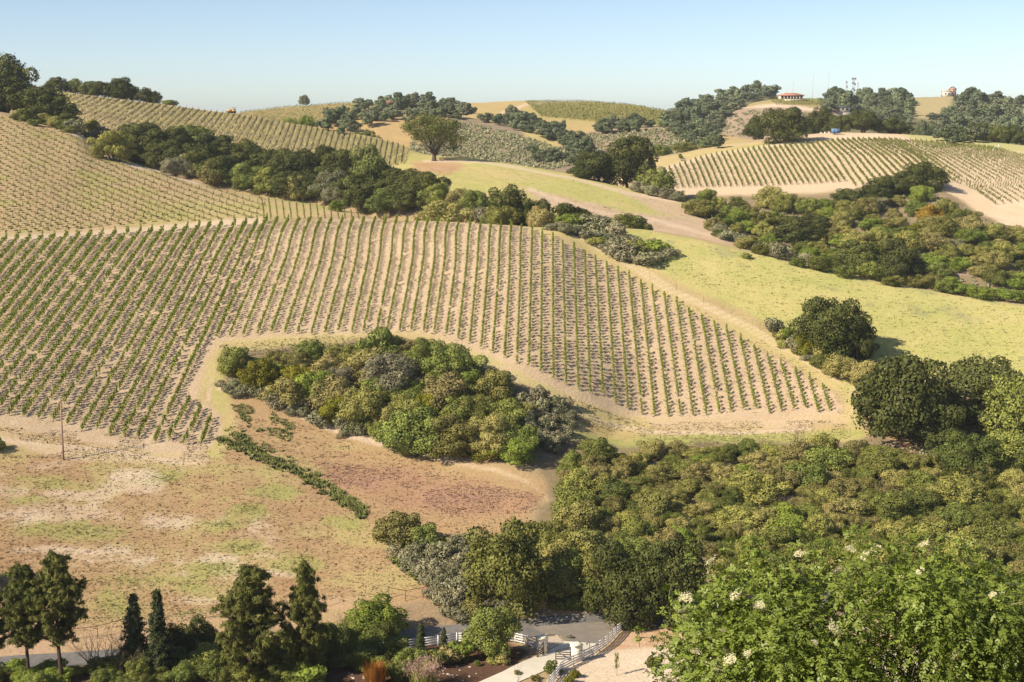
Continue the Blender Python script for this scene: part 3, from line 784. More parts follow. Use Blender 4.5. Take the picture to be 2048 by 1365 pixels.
TWIG = plain_mat('bare_twig', (0.22, 0.16, 0.12), 0.9, 0.3, 8.0)
STAKE = plain_mat('rusty_stake', (0.16, 0.075, 0.050), 0.85, 0.3, 8.0)

# ------------------------------------------------------------------ foliage builder
def leaves_mesh(name, P, N, size, mat, aspect=1.0, jitter=0.7, lvbias=None, droop=0.0, soft=0.55):
    """one small folded leaf (two triangles) per point, roughly facing N"""
    n = len(P)
    r = rng.normal(size=(n, 3)); 
    nn = N + r * jitter
    nn /= np.linalg.norm(nn, axis=1, keepdims=True) + 1e-9
    nn *= np.sign((nn * N).sum(1, keepdims=True) + 1e-9)
    t = rng.normal(size=(n, 3)); t[:, 2] -= droop
    t -= (t * nn).sum(1, keepdims=True) * nn
    t /= np.linalg.norm(t, axis=1, keepdims=True) + 1e-9
    b = np.cross(t, nn)
    sz = size * rng.uniform(0.6, 1.35, (n, 1))
    w = sz * 0.5 / aspect; l = sz * 0.5 * aspect
    fold = nn * sz * 0.12
    v = np.empty((n, 4, 3))
    v[:, 0] = P - t * l; v[:, 1] = P + b * w + fold; v[:, 2] = P + t * l; v[:, 3] = P - b * w + fold
    idx = (np.arange(n) * 4)[:, None]
    f = np.concatenate([idx + np.array([0, 1, 2]), idx + np.array([0, 2, 3])], 1)
    lv = rng.uniform(0, 1, n)
    if lvbias is not None: lv = np.clip(lv * 0.55 + lvbias * 0.45, 0, 1)
    me = mesh_np(name, v.reshape(-1, 3), f, np.full(2 * n, 3), {'lv': ('FLOAT', 'POINT', np.repeat(lv, 4))})
    me.materials.append(mat)
    if soft > 0:                                     # light the leaves of a clump together, as a mass of tiny leaves is lit
        q = N / (np.linalg.norm(N, axis=1, keepdims=True) + 1e-9)
        q = q * soft + nn * (1 - soft); q /= np.linalg.norm(q, axis=1, keepdims=True) + 1e-9
        me.normals_split_custom_set_from_vertices(np.repeat(q, 4, 0).tolist())
    return me

def blob_points(centres, radii, per, squash=0.85, shell=(0.84, 1.03), cull=True):
    P = []; N = []; B = []
    for i, (c, r) in enumerate(zip(centres, radii)):
        n = max(6, int(per * (r / np.mean(radii)) ** 2))
        d = rng.normal(size=(n, 3)); d /= np.linalg.norm(d, axis=1, keepdims=True)
        d = d[(d[:, 2] > -0.75)]
        sh_ = rng.uniform(*shell, (len(d), 1)); stray = rng.uniform(size=(len(d), 1)) < 0.16          # loose sprays break the outline
        sh_ = np.where(stray, rng.uniform(1.0, 1.38, (len(d), 1)), sh_)
        q = c + d * np.array([1, 1, squash]) * (r * sh_)
        P.append(q); N.append(d); B.append(np.full(len(d), rng.uniform()))
    P = np.concatenate(P); N = np.concatenate(N); B = np.concatenate(B)
    if cull:
        keep = np.ones(len(P), bool)
        for c, r in zip(centres, radii):
            keep &= np.linalg.norm((P - c) / np.array([1, 1, squash]), axis=1) > r * 0.6
        P, N, B = P[keep], N[keep], B[keep]
    return P, N, B

def dome_blobs(w, h, z0, n, rfrac=(0.10, 0.17), lump=0.25, flat=0.0):
    """uneven dome: a few big lobes of different size, each covered with smaller clumps"""
    C = []; Rr = []
    nl = max(4, n // 6)
    for i in range(nl):
        a = i * 2.399 + rng.uniform(-0.5, 0.5)
        u = (i + 0.5) / nl
        lr = w * rng.uniform(0.19, 0.31) * (1.12 - 0.3 * u)
        rad = (w / 2 - lr) * math.sqrt(1 - u ** 2.8) * rng.uniform(1 - lump * 0.6, 1.12)
        zc_ = z0 + min(h - lr * 0.8, max(lr * 0.55, h * (0.22 + 0.56 * u) * rng.uniform(0.82, 1.14)))
        lc = np.array((math.cos(a) * rad, math.sin(a) * rad, zc_))
        C.append(lc); Rr.append(lr * 0.72)
        for j in range(max(5, n // nl + 2)):
            d = rng.normal(size=3); d[2] = d[2] * 0.8 + 0.25; d /= np.linalg.norm(d)
            C.append(lc + d * lr * rng.uniform(0.62, 0.95) * np.array([1, 1, 0.85])); Rr.append(w * rng.uniform(*rfrac))
    C.append((0, 0, z0 + 0.40 * h)); Rr.append(0.25 * w)
    C = np.array(C); Rr = np.array(Rr)
    C[:, 2] = np.maximum(C[:, 2], z0 + Rr * 0.3)
    return C, Rr

def limb(mb, p, d, length, r, depth, tips, spread=0.6, n=5, up=0.12, seg=3):
    pts = [Vector(p)]; rad = [r]
    d = Vector(d).normalized()
    for s in range(seg):
        d = (d + Vector((random.uniform(-1, 1), random.uniform(-1, 1), random.uniform(-0.6, 1) + up)) * 0.16).normalized()
        pts.append(pts[-1] + d * (length / seg)); rad.append(r * (1 - 0.42 * (s + 1) / seg))
    mb.tube(pts, rad, n, cap=False)
    if depth == 0:
        tips.append((pts[-1], d)); return
    for k in range(random.choice((2, 3)) if depth > 1 else 2):
        nd_ = (d + Vector((random.uniform(-1, 1), random.uniform(-1, 1), random.uniform(-0.5, 0.9))) * spread * 1.25).normalized()
        limb(mb, pts[-1] if k < 2 else pts[-2], nd_, length * random.uniform(0.62, 0.85), rad[-1] * 0.8, depth - 1, tips, spread, n, up, seg)

PROTO = {}
def add_proto(kind, crown, stem, w, h, stem_name='trunk'):
    PROTO.setdefault(kind, []).append((crown, stem, w, h, stem_name))

def proto_oak(kind, n, w, h, nb, per, leaf, mat, trunk=True, rf=(0.07, 0.13), lump=0.35, flat=0.0):
    for i in range(n):
        C, Rr = dome_blobs(w, h * 0.93, h * 0.06 if trunk else 0.0, nb, rf, lump, flat)
        sx = rng.uniform(0.85, 1.15); C[:, 0] *= sx; C[:, 1] /= sx
        C[:, :2] += rng.normal(size=2) * w * 0.03
        P, N, B = blob_points(C, Rr, per)
        crown = leaves_mesh(kind + '_crown', P, N, leaf, mat, 1.1, 0.65, B)
        mb = MB(); tips = []
        random.seed(100 + i + len(kind))
        for t in range(random.choice((1, 2, 3)) if trunk else 4):
            a = random.uniform(0, 6.28)
            d = (math.cos(a) * 0.35, math.sin(a) * 0.35, 1)
            limb(mb, (math.cos(a) * 0.02 * w, math.sin(a) * 0.02 * w, -0.3), d, h * 0.34, w * (0.035 if trunk else 0.012), 2 if trunk else 1, tips, 0.7)
        stem = mb.mesh(kind + '_trunk', BARK, True)
        q = np.percentile(P, [1.5, 98.5, 99.6], axis=0)
        add_proto(kind, crown, stem, float((q[1, 0] - q[0, 0] + q[1, 1] - q[0, 1]) / 2), float(q[2, 2]), 'trunk' if trunk else 'stem')

proto_oak('oak', 7, 10.0, 8.6, 54, 360, 0.245, LM['oak'])
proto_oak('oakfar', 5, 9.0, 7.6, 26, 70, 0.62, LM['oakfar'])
proto_oak('shrub', 8, 4.0, 3.0, 44, 260, 0.118, LM['olive'], False, (0.07, 0.14), 0.5)
proto_oak('sage', 4, 2.0, 1.25, 24, 70, 0.115, LM['grey'], False, (0.08, 0.15), 0.55)
proto_oak('garden', 4, 2.0, 1.7, 24, 85, 0.13, LM['green'], False, (0.08, 0.15), 0.4)

# open-crowned valley oak with limbs one can see
def proto_valley(kind, n, mat, per=34, leaf=0.38, w=17.0, h=15.5):
    for i in range(n):
        random.seed(31 + i); mb = MB(); tips = []
        base = [Vector((0, 0, -0.4)), Vector((0.1, 0, 1.2)), Vector((0.3, 0.1, 2.6))]
        mb.tube(base, [0.95, 0.7, 0.62], 8, cap=False)
        for a, tilt, L in ((0.3, 0.9, 5.2), (1.6, 0.75, 5.0), (2.7, 1.0, 5.2), (3.9, 0.8, 5.0), (5.1, 0.9, 5.2), (0.8, 0.15, 5.6), (3.1, 2.6, 4.2), (0.1, 2.8, 4.4), (1.4, 2.4, 4.0), (4.6, 2.4, 4.2)):
            a += random.uniform(-0.3, 0.3)
            limb(mb, base[-1], (math.cos(a) * tilt, math.sin(a) * tilt, 0.85 if tilt < 2 else 0.35), L, 0.36 if tilt < 2 else 0.24, 3, tips, 0.62, 5, 0.1, 4)
        P = []; N = []; B = []
        for p, d in tips:
            m = int(per * rng.uniform(2.6, 5.0))
            g = rng.normal(size=(m, 3)) * np.array([1.1, 1.1, 0.85]) * rng.uniform(0.8, 1.3)
            P.append(np.array(p) + g); N.append(g / (np.linalg.norm(g, axis=1, keepdims=True) + 1e-6)); B.append(np.full(m, rng.uniform()))
        P = np.concatenate(P); N = np.concatenate(N); B = np.concatenate(B)
        ext = P[:, :2].max(0) - P[:, :2].min(0)
        add_proto(kind, leaves_mesh(kind + '_crown', P, N, leaf, mat, 1.1, 0.7, B), mb.mesh(kind + '_trunk', BARK, True), float(ext.mean()), float(P[:, 2].max()))
proto_valley('valley', 2, LM['valley'])

# pines
def proto_pine(kind, n, mat, h=12.0, w=7.0, lean=0.0, low=0.30):
    for i in range(n):
        random.seed(61 + i); mb = MB(); P = []; N = []; B = []
        pts = [Vector((0, 0, -0.4))]
        for s in range(8):
            pts.append(Vector((math.sin(s * 0.7 + i) * 0.12 + lean * s * 0.1, math.cos(s * 0.9 + i) * 0.1, h * 0.95 * (s + 1) / 8)))
        mb.tube(pts, [0.26 * (1 - 0.85 * s / 8) for s in range(9)], 7, cap=False)
        nb = 46 if low > .3 else 64
        for b in range(nb):
            u = low + (1 - low) * ((b + random.random()) / nb) ** 0.9
            a = b * 2.399 + random.uniform(-0.5, 0.5)
            prof = math.sin(min(1.0, (u - low) / (1 - low) * 1.12 + 0.16) * math.pi) ** 0.7
            L = w / 2 * (0.35 + 0.75 * prof) * random.uniform(0.6, 1.08)
            s = min(7.99, u * 8); k = int(s); st = pts[k].lerp(pts[k + 1], s - k)
            d = Vector((math.cos(a), math.sin(a), 0.35 + 0.3 * u)).normalized()
            br = [st]
            for q in range(3):
                d = (d + Vector((random.uniform(-.2, .2), random.uniform(-.2, .2), random.uniform(-0.05, 0.2)))).normalized()
                br.append(br[-1] + d * L / 3)
            mb.tube(br, [0.075, 0.055, 0.035, 0.015], 4, cap=False)
            for q in range(9):
                f = random.uniform(0.3, 1.05)
                c = st.lerp(br[-1], f) + Vector((random.gauss(0, .32), random.gauss(0, .32), random.gauss(0.1, .22)))
                m = 52
                g = rng.normal(size=(m, 3)); g /= np.linalg.norm(g, axis=1, keepdims=True)
                g[:, 2] = np.abs(g[:, 2]) * 0.9 - 0.15
                P.append(np.array(c) + g * rng.uniform(0.12, 0.48, (m, 1))); N.append(g); B.append(np.full(m, rng.uniform()))
        if low > 0.3:
            for b in range(9):
                u = random.uniform(0.12, low); a = random.uniform(0, 6.28); st = Vector((0, 0, h * u))
                e = st + Vector((math.cos(a), math.sin(a), random.uniform(-.25, .2))) * random.uniform(0.8, 2.2)
                mb.tube([st, st.lerp(e, .5) + Vector((0, 0, .12)), e], [0.04, 0.028, 0.01], 4, cap=False)
        P = np.concatenate(P); N = np.concatenate(N); B = np.concatenate(B)
        add_proto(kind, leaves_mesh(kind + '_crown', P, N, 0.21, mat, 2.4, 0.6, B), mb.mesh(kind + '_trunk', PINEBARK, True), w, h)
proto_pine('pine', 4, LM['pine'])
proto_pine('bushpine', 2, LM['pine'], 9.5, 8.0, 0.0, 0.08)

# narrow dark conifer
for i in range(3):
    random.seed(80 + i); mb = MB(); h = 9.0; w = 3.4
    mb.tube([(0, 0, -.3), (0, 0, h * .5), (0, 0, h)], [0.2, 0.12, 0.02], 6, cap=False)
    P = []; N = []; B = []
    for b in range(110):
        u = ((b + random.random()) / 110); z = h * (0.04 + 0.95 * u); a = b * 2.399
        L = w / 2 * (1 - u) ** 0.75 * random.uniform(0.45, 1.2) + 0.1
        e = Vector((math.cos(a) * L, math.sin(a) * L, z - 0.25 * L)); st = Vector((0, 0, z))
        mb.tube([st, e], [0.03, 0.01], 3, cap=False)
        m = int(30 + 90 * L / (w / 2))
        f = rng.uniform(0.25, 1.12, (m, 1))
        q = np.array(st) + (np.array(e) - np.array(st)) * f + rng.normal(size=(m, 3)) * np.array([.17, .17, .12])
        P.append(q); N.append(np.tile((math.cos(a) * .6, math.sin(a) * .6, .7), (m, 1))); B.append(np.full(m, rng.uniform()))
    add_proto('redwood', leaves_mesh('redwood_crown', np.concatenate(P), np.concatenate(N), 0.24, LM['redwood'], 1.6, 0.5, np.concatenate(B)), mb.mesh('redwood_trunk', PINEBARK, True), w, h)

# leafless thicket shrubs and saplings
def proto_bare(kind, n, w, h, stems, depth, r, mat, spread=0.75):
    for i in range(n):
        random.seed(90 + i); mb = MB(); tips = []
        for s in range(stems):
            a = s * 2.4 + random.uniform(-.4, .4); t = random.uniform(0.25, 1.0) * (w / h) * 0.9 if stems > 1 else 0.05
            limb(mb, (math.cos(a) * .1, math.sin(a) * .1, -0.15), (math.cos(a) * t, math.sin(a) * t, 1), h * (0.36 if depth > 1 else 0.6), r, depth, tips, spread, 3, 0.12, 3)
        add_proto(kind, None, mb.mesh(kind + '_branches', mat, True), w, h, 'branches')
proto_bare('bare', 4, 4.2, 3.4, 16, 3, 0.045, TWIG)
proto_bare('baretree', 2, 3.4, 4.0, 1, 4, 0.075, TWIG, 0.62)

# ------------------------------------------------------------------ planting
COUNT = {}
def plant(kind, name, loc, width, label, cat, group=None, mat=None, hs=1.0, var=None, rz=None, parts=True, stretch=1.0):
    pr = PROTO[kind]
    i = COUNT.get(kind, 0) if var is None else var
    COUNT[kind] = COUNT.get(kind, 0) + 1
    crown, stem, w, h, sn = pr[i % len(pr)]
    s = width / w
    rz = random.uniform(0, 6.283) if rz is None else rz
    sc = (s * stretch, s, s * hs)
    if kind in ('shrub', 'sage', 'garden', 'oakfar') or crown is None:
        o = mkobj(name, crown if crown is not None else stem, None, loc, rz, sc)     # a bush: its leaves, with the stems as part
        if crown is not None and parts:
            mkobj('stem', stem, o)
        leafo = o
    else:
        o = empty(name, loc, rz); o.scale = sc
        mkobj('trunk', stem, o)
        leafo = mkobj('crown', crown, o)
    if mat is not None and crown is not None:
        sl = leafo.material_slots[0]; sl.link = 'OBJECT'; sl.material = LM[mat]
    tag(o, label, cat, group)
    return o
# ------------------------------------------------------------------ single trees and bushes one can point at
def at_d(px, d):
    x = (px - CXP) / F * (d * math.cos(PITCH) + 20)
    for _ in range(3):
        z = ground(x, d) - ZC
        x = (px - CXP) / F * (d * math.cos(PITCH) - z * math.sin(PITCH))
    return Vector((x, d, ground(x, d)))
HW = {'oak': 0.86, 'oakfar': 0.85, 'shrub': 0.75, 'sage': 0.62, 'garden': 0.85, 'valley': None, 'pine': 12 / 7, 'bushpine': 9.5 / 8, 'redwood': 9 / 3.4, 'bare': 0.8, 'baretree': 1.15}
NM = {'oak': ('oak_tree', 'tree'), 'oakfar': ('distant_oak', 'tree'), 'shrub': ('chaparral_shrub', 'shrub'), 'sage': ('sagebrush', 'shrub'), 'garden': ('garden_shrub', 'shrub'),
      'valley': ('valley_oak', 'tree'), 'pine': ('pine_tree', 'tree'), 'bushpine': ('bushy_pine', 'tree'), 'redwood': ('conifer', 'tree'), 'bare': ('bare_shrub', 'shrub'), 'baretree': ('bare_tree', 'tree')}
TAKEN = []      # (px, py, w) of what already stands
LABELS = {}
def put(kind, px, py, w, top, label, mat=None, d=None, name=None, group=None, cat=None, parts=True, names=None, rz=None):
    p = at_d(px, d) if d is not None else hit(px, py, names)
    if p is None: return None
    m = mpp(p)
    _, pyb, _ = proj(p.x, p.y, p.z)
    W = w * m * (0.94 if kind in ('oak', 'shrub', 'sage') else 1.0)
    Hm = (float(pyb) - top) * m / math.cos(math.atan2(ZC - p.z, p.y))
    pr = PROTO[kind][COUNT.get(kind, 0) % len(PROTO[kind])]
    hs = min(2.6 if kind in ('pine', 'bushpine', 'redwood', 'bare') else 1.35, max(0.45, (Hm / W) / (pr[3] / pr[2])))
    TAKEN.append((px, float(pyb) - (float(pyb) - top) * 0.35, w))
    o = plant(kind, name or NM[kind][0], (p.x, p.y, p.z - (0.05 if kind != 'oak' else 0.06 * Hm)), W * (1.04 if kind == 'oak' else 1), label, cat or NM[kind][1], group, mat, hs, parts=parts, rz=rz)
    return o

LIST = [
 # left skyline clump
 ('oak', 5, 0, 105, 110, 'tallest dark oak at the left edge, standing against the sky', None, 500),
 ('oak', 14, 0, 110, 152, 'broad dark oak below the tallest one at the left edge', None, 484),
 ('oak', 66, 0, 100, 172, 'dark oak in the middle of the clump on the left skyline', None, 481),
 ('oak', 106, 0, 84, 192, 'dark oak near the lower end of the clump on the left skyline', None, 476),
 ('oak', 134, 0, 52, 222, 'small oak at the lower right end of the left skyline clump', None, 472),
 ('oak', -45, 0, 120, 140, 'oak cut by the left edge of the skyline clump', None, 490),
 # ridge skyline
 ('oak', 116, 0, 42, 155, 'first oak on the ridge skyline beside the grey roof', None, 612),
 ('oak', 146, 0, 34, 158, 'light open oak second on the ridge skyline', 'valley', 614),
 ('oak', 182, 0, 46, 163, 'third oak on the ridge skyline, ragged top', 'valley', 612),
 ('oak', 213, 0, 44, 164, 'fourth oak on the ridge skyline, half hidden by the tallest', None, 612),
 ('oak', 243, 0, 50, 156, 'tallest round oak on the ridge skyline', None, 612),
 ('oak', 262, 0, 38, 168, 'oak leaning on the right side of the tallest ridge oak', None, 613),
 ('oak', 292, 0, 40, 176, 'dense oak standing apart near the end of the ridge row', None, 611),
 ('oak', 310, 0, 26, 183, 'narrow oak last in the ridge row of tall trees', None, 611),
 ('shrub', 340, 0, 34, 201, 'single round bush alone on the ridge skyline', 'green', 608),
 # gully line between the young vineyard and the ridge vineyard
 ('oak', 228, 322, 74, 262, 'low oak at the upper left end of the gully tree line', 'olive'),
 ('oak', 268, 328, 84, 247, 'round oak near the upper left end of the gully tree line', None),
 ('oak', 308, 338, 84, 249, 'broad oak in the gully line, below the ridge bush', None),
 ('oak', 346, 346, 74, 256, 'oak behind the grey green bushes of the gully line', None),
 ('oak', 388, 354, 84, 252, 'bright topped tall oak of the gully line', 'green'),
 ('oak', 430, 364, 84, 270, 'dark oak right of the bright topped one in the gully', None),
 ('shrub', 345, 352, 54, 316, 'grey green bush at the edge of the young vineyard', 'grey'),
 ('shrub', 377, 357, 52, 310, 'taller grey green bush beside the white stones of the young vineyard', 'grey'),
 ('shrub', 423, 373, 56, 322, 'olive bush in front of the dark gully oaks', 'olive'),
 ('oak', 480, 378, 84, 281, 'oak with a pale trunk in the middle of the gully line', None),
 ('oak', 522, 386, 74, 290, 'oak in the gully below the yellow machine', None),
 ('oak', 562, 395, 80, 299, 'flat topped oak in the gully line', None),
 ('oak', 604, 400, 84, 303, 'oak in the gully in front of the ridge vineyard rows', None),
 ('oak', 644, 404, 84, 293, 'tall oak in the right half of the gully line', None),
 ('oak', 688, 408, 76, 300, 'oak left of the light topped one in the gully', None),
 ('shrub', 588, 402, 54, 352, 'olive bush at the foot of the gully oaks', 'olive'),
 ('oak', 665, 416, 66, 342, 'grey leaved oak in front of the gully line', 'grey'),
 ('oak', 745, 406, 92, 291, 'light topped oak above the big dark one', 'valley'),
 ('oak', 768, 428, 112, 335, 'big dark oak at the right end of the gully line', None),
 ('oak', 728, 424, 72, 348, 'dark oak tucked left of the big one', None),
 ('oak', 815, 424, 88, 340, 'dark oak right of the big one at the gully end', None),
 ('oak', 858, 416, 78, 345, 'last dark oak of the gully line beside the meadow', None),
 ('shrub', 676, 423, 34, 400, 'small fresh green bush under the gully oaks', 'bright'),
 # behind the crest of the main block
 ('shrub', 882, 446, 100, 404, 'wide bronze bush behind the crest of the main vineyard', 'bronze', 345),
 ('shrub', 917, 0, 58, 379, 'olive bush between the big gully oak and the meadow', 'olive', 405),
 ('shrub', 955, 0, 58, 381, 'second olive bush below the meadow', 'green', 402),
 ('oak', 1012, 0, 96, 372, 'oak in the middle of the row behind the vineyard crest', None, 342),
 ('shrub', 1000, 0, 64, 414, 'olive bush in front of the oak behind the crest', 'olive', 336),
 ('oak', 1076, 0, 62, 384, 'narrow oak behind the vineyard crest', None, 342),
 ('shrub', 1078, 0, 56, 414, 'bronze bush in front of the narrow oak', 'bronze', 336),
 ('oak', 1146, 0, 80, 407, 'low dark oak behind the sagebrush of the crest', None, 342),
 ('shrub', 1183, 0, 40, 430, 'small dark bush right of the low dark oak', 'green', 352),
 ('shrub', 1255, 0, 74, 429, 'round dark bush at the foot of the bare slope', 'green', 384),
 ('shrub', 1292, 0, 32, 440, 'small bush touching the round dark one', 'green', 384),
 # oak meadow and the saddle
 ('oak', 1258, 0, 96, 274, 'tall dark oak on the saddle left of the right vineyard', None, 492),
 ('oak', 1206, 0, 92, 303, 'broad dark oak left of the tall one on the saddle', None, 490),
 ('oak', 1172, 0, 56, 318, 'low oak at the left end of the saddle clump', None, 488),
 ('shrub', 1316, 0, 62, 336, 'dark olive bush at the lower corner of the right vineyard', 'green', 478),
 ('shrub', 1412, 0, 44, 379, 'round dark bush below the right vineyard', 'green', 462),
 ('shrub', 1278, 0, 34, 362, 'first pale bush of the row under the saddle oak', 'grey', 474),
 ('shrub', 1303, 0, 34, 370, 'second pale bush of the row under the saddle oak', 'grey', 470),
 ('shrub', 1332, 0, 34, 376, 'third pale bush of the row under the saddle oak', 'grey', 466),
 ('shrub', 1358, 0, 30, 382, 'last pale bush of the row under the saddle oak', 'grey', 463),
 ('oak', 612, 0, 50, 212, 'yellow green tree standing behind the ridge vineyard', 'bright', 640),
 ('shrub', 580, 0, 34, 236, 'dark bush left of the yellow green tree', 'green', 630),
 ('shrub', 800, 0, 44, 254, 'dark bush behind the end of the ridge vineyard', 'green', 620),
 ('shrub', 737, 0, 36, 254, 'low dark bush behind the ridge vineyard', 'green', 612),
 ('shrub', 712, 0, 30, 255, 'small dark bush next to the low one behind the ridge', 'green', 612),
 # crest of the right-hand hill
 ('shrub', 1326, 0, 40, 290, 'dark bush left of the right vineyard track', 'green', 604),
 ('shrub', 1372, 0, 50, 288, 'wide olive bush left of the right vineyard track', 'olive', 618),
 ('shrub', 1412, 0, 34, 282, 'small dark bush at the upper track bend', 'green', 626),
 ('oak', 1510, 0, 36, 229, 'narrow oak left of the great oak on the right crest', None, 640),
 ('oak', 1572, 286, 100, 216, 'great dark oak on the crest of the right vineyard', None, 606),
 ('oak', 1636, 0, 54, 216, 'tall oak behind the blue trailer', None, 676),
 ('oak', 1682, 0, 42, 231, 'oak right above the blue trailer', None, 660),
 ('oak', 1726, 0, 60, 221, 'round oak with a shady foot right of the blue trailer', None, 652),
 ('oak', 1786, 0, 62, 237, 'spreading oak, third right of the blue trailer', None, 664),
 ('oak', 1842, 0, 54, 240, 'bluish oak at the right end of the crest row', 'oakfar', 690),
 ('oak', 1922, 0, 34, 257, 'slim oak left in the cluster by the leaning pole', None, 640),
 ('oak', 1956, 0, 44, 246, 'tallest oak of the cluster by the leaning pole', None, 642),
 ('oak', 1988, 0, 40, 252, 'light oak in the cluster by the leaning pole', 'valley', 640),
 ('oak', 2018, 0, 44, 252, 'dark oak at the right of the cluster by the leaning pole', None, 638),
 ('oak', 2052, 0, 44, 262, 'oak cut by the right edge on the vineyard crest', None, 634),
 # ravine
 ('oak', 1842, 384, 88, 326, 'highest oak of the ravine, in front of the right vineyard', None),
 ('oak', 1800, 392, 92, 345, 'broad oak left of the highest one in the ravine', None),
 ('oak', 1762, 402, 74, 356, 'lower oak of the big ravine clump', None),
 ('oak', 1735, 418, 66, 372, 'dark oak at the foot of the big ravine clump', None),
 ('oak', 1690, 412, 56, 378, 'small oak left of the big ravine clump', None),
 ('oak', 1590, 486, 104, 434, 'wide dark oak in the left half of the ravine', None),
 ('oak', 1630, 470, 60, 428, 'oak right behind the wide dark one in the ravine', None),
 ('oak', 1720, 548, 92, 482, 'green domed oak at the bottom of the ravine', 'green'),
 ('oak', 1796, 566, 88, 478, 'dark upright oak at the bottom of the ravine', None),
 ('oak', 1712, 500, 62, 463, 'bronze topped oak above the green domed one', 'bronze'),
 ('shrub', 1858, 446, 54, 410, 'golden flowering bush high in the ravine', 'gold'),
 ('shrub', 1832, 470, 36, 448, 'yellow bush below the golden one', 'yellow'),
 ('shrub', 1880, 430, 34, 408, 'orange tinged bush above the golden one', 'bronze'),
 ('shrub', 1938, 510, 28, 488, 'small yellow bush on the pale ravine slope', 'yellow'),
 ('shrub', 1920, 590, 58, 572, 'first dark green hedge bush at the meadow rim', 'bright'),
 ('shrub', 1964, 597, 62, 574, 'second dark green hedge bush at the meadow rim', 'bright'),
 ('shrub', 2010, 602, 62, 578, 'third dark green hedge bush at the meadow rim', 'bright'),
 ('shrub', 2052, 606, 62, 582, 'hedge bush cut by the right edge at the meadow rim', 'bright'),
 ('shrub', 1493, 517, 22, 506, 'smallest lone bush on the upper meadow rim', 'green'),
 ('shrub', 1593, 533, 30, 515, 'round lone bush on the upper meadow rim', 'green'),
 ('shrub', 1632, 540, 28, 528, 'pale lone bush on the upper meadow rim', 'olive'),
 # meadow oak group
 ('oak', 1655, 712, 132, 597, 'big oak alone on the green meadow', None),
 ('oak', 1712, 722, 74, 622, 'smaller oak grown into the meadow oak', None),
 ('shrub', 1608, 714, 50, 664, 'yellow green bush at the foot of the meadow oak', 'yellow'),
 ('shrub', 1648, 716, 46, 676, 'second yellow green bush at the foot of the meadow oak', 'bright'),
 ('shrub', 1578, 684, 36, 656, 'fresh green bush left of the meadow oak', 'bright'),
 ('shrub', 1676, 758, 66, 710, 'olive bush below the meadow oak', 'olive'),
 ('shrub', 1728, 770, 66, 722, 'second olive bush below the meadow oak', 'olive'),
 ('shrub', 1640, 738, 40, 708, 'low dark bush by the track below the meadow oak', 'green'),
 # right edge trees
 ('oak', 1806, 880, 176, 714, 'large dark oak at the right corner of the main vineyard', None),
 ('oak', 1940, 850, 160, 720, 'light green oak right of the large dark one', 'valley'),
 ('oak', 2018, 880, 130, 752, 'olive oak at the right edge beside the light green one', 'green'),
 ('oak', 1880, 900, 100, 790, 'dark low oak under the light green one', None),
 # thicket inside the block
 ('shrub', 472, 752, 62, 695, 'dark green bush at the left tip of the vineyard thicket', 'green'),
 ('shrub', 505, 745, 50, 712, 'second dark green bush near the left tip of the thicket', 'green'),
 ('shrub', 548, 782, 60, 728, 'fresh green bush in the left part of the thicket', 'bright'),
 ('shrub', 590, 790, 62, 735, 'yellow green bush in the left part of the thicket', 'yellow'),
 ('shrub', 628, 806, 76, 742, 'broad green bush in the left part of the thicket', 'bright'),
 ('shrub', 600, 748, 60, 705, 'olive bush at the upper rim of the thicket', 'olive'),
 ('shrub', 648, 766, 46, 722, 'bright yellow green bush behind the broad green one', 'yellow'),
 ('shrub', 710, 736, 70, 690, 'olive bush with yellow tips at the thicket top', 'olive'),
 ('shrub', 742, 728, 50, 692, 'yellow tipped bush at the thicket top', 'yellow'),
 ('oak', 800, 722, 90, 676, 'olive tree at the very top of the thicket', 'olive'),
 ('oak', 852, 745, 84, 678, 'green tree at the thicket top left of the tallest', 'green'),
 ('oak', 898, 780, 112, 692, 'tallest green tree of the thicket, throwing a deep shadow', 'green'),
 ('oak', 786, 800, 108, 708, 'large grey olive tree in the middle of the thicket', 'grey'),
 ('shrub', 862, 836, 52, 768, 'bright yellow bush in the middle of the thicket', 'yellow'),
 ('shrub', 836, 832, 46, 800, 'yellow green bush beside the bright yellow one', 'bright'),
 ('oak', 722, 856, 96, 780, 'olive tree at the lower left rim of the thicket', 'olive'),
 ('oak', 832, 910, 120, 818, 'dense olive green tree at the lower rim of the thicket', 'green'),
 ('oak', 906, 914, 112, 830, 'second dense olive tree at the lower rim of the thicket', 'olive'),
 ('oak', 978, 910, 96, 828, 'third dense olive tree at the lower rim of the thicket', 'olive'),
 ('shrub', 1024, 926, 84, 880, 'glossy green bush at the lower right tip of the thicket', 'bright'),
 ('shrub', 1040, 905, 70, 850, 'dark bush at the lower right tip of the thicket', 'green'),
 ('shrub', 945, 838, 80, 790, 'olive bush right of the bright yellow one', 'olive'),
 ('shrub', 1010, 852, 84, 800, 'olive bush in the right half of the thicket', 'green'),
 # near slope
 ('oak', 1012, 1212, 168, 1052, 'bright green bushy tree left of the road', 'pine'),
 ('oak', 1250, 1246, 150, 1096, 'dark green oak over the road', None),
 ('oak', 1338, 1248, 142, 1076, 'second dark green oak over the road, by the fence end', None),
 ('oak', 985, 1312, 100, 1212, 'olive round tree beside the driveway', 'green'),
 ('oak', 752, 1282, 104, 1198, 'bright green tree by the white fence', 'bright'),
 ('shrub', 800, 1092, 100, 1026, 'brown olive bush at the lower end of the field', 'bronze'),
 ('shrub', 846, 1098, 70, 1050, 'dark bush right of the brown olive one in the field', 'green'),
 ('pine', 56, 1366, 118, 1146, 'pine with a slim trunk at the left edge', None),
 ('pine', 122, 1368, 132, 1128, 'taller pine second from the left edge', None),
 ('pine', -25, 1366, 110, 1180, 'pine cut by the left edge', None),
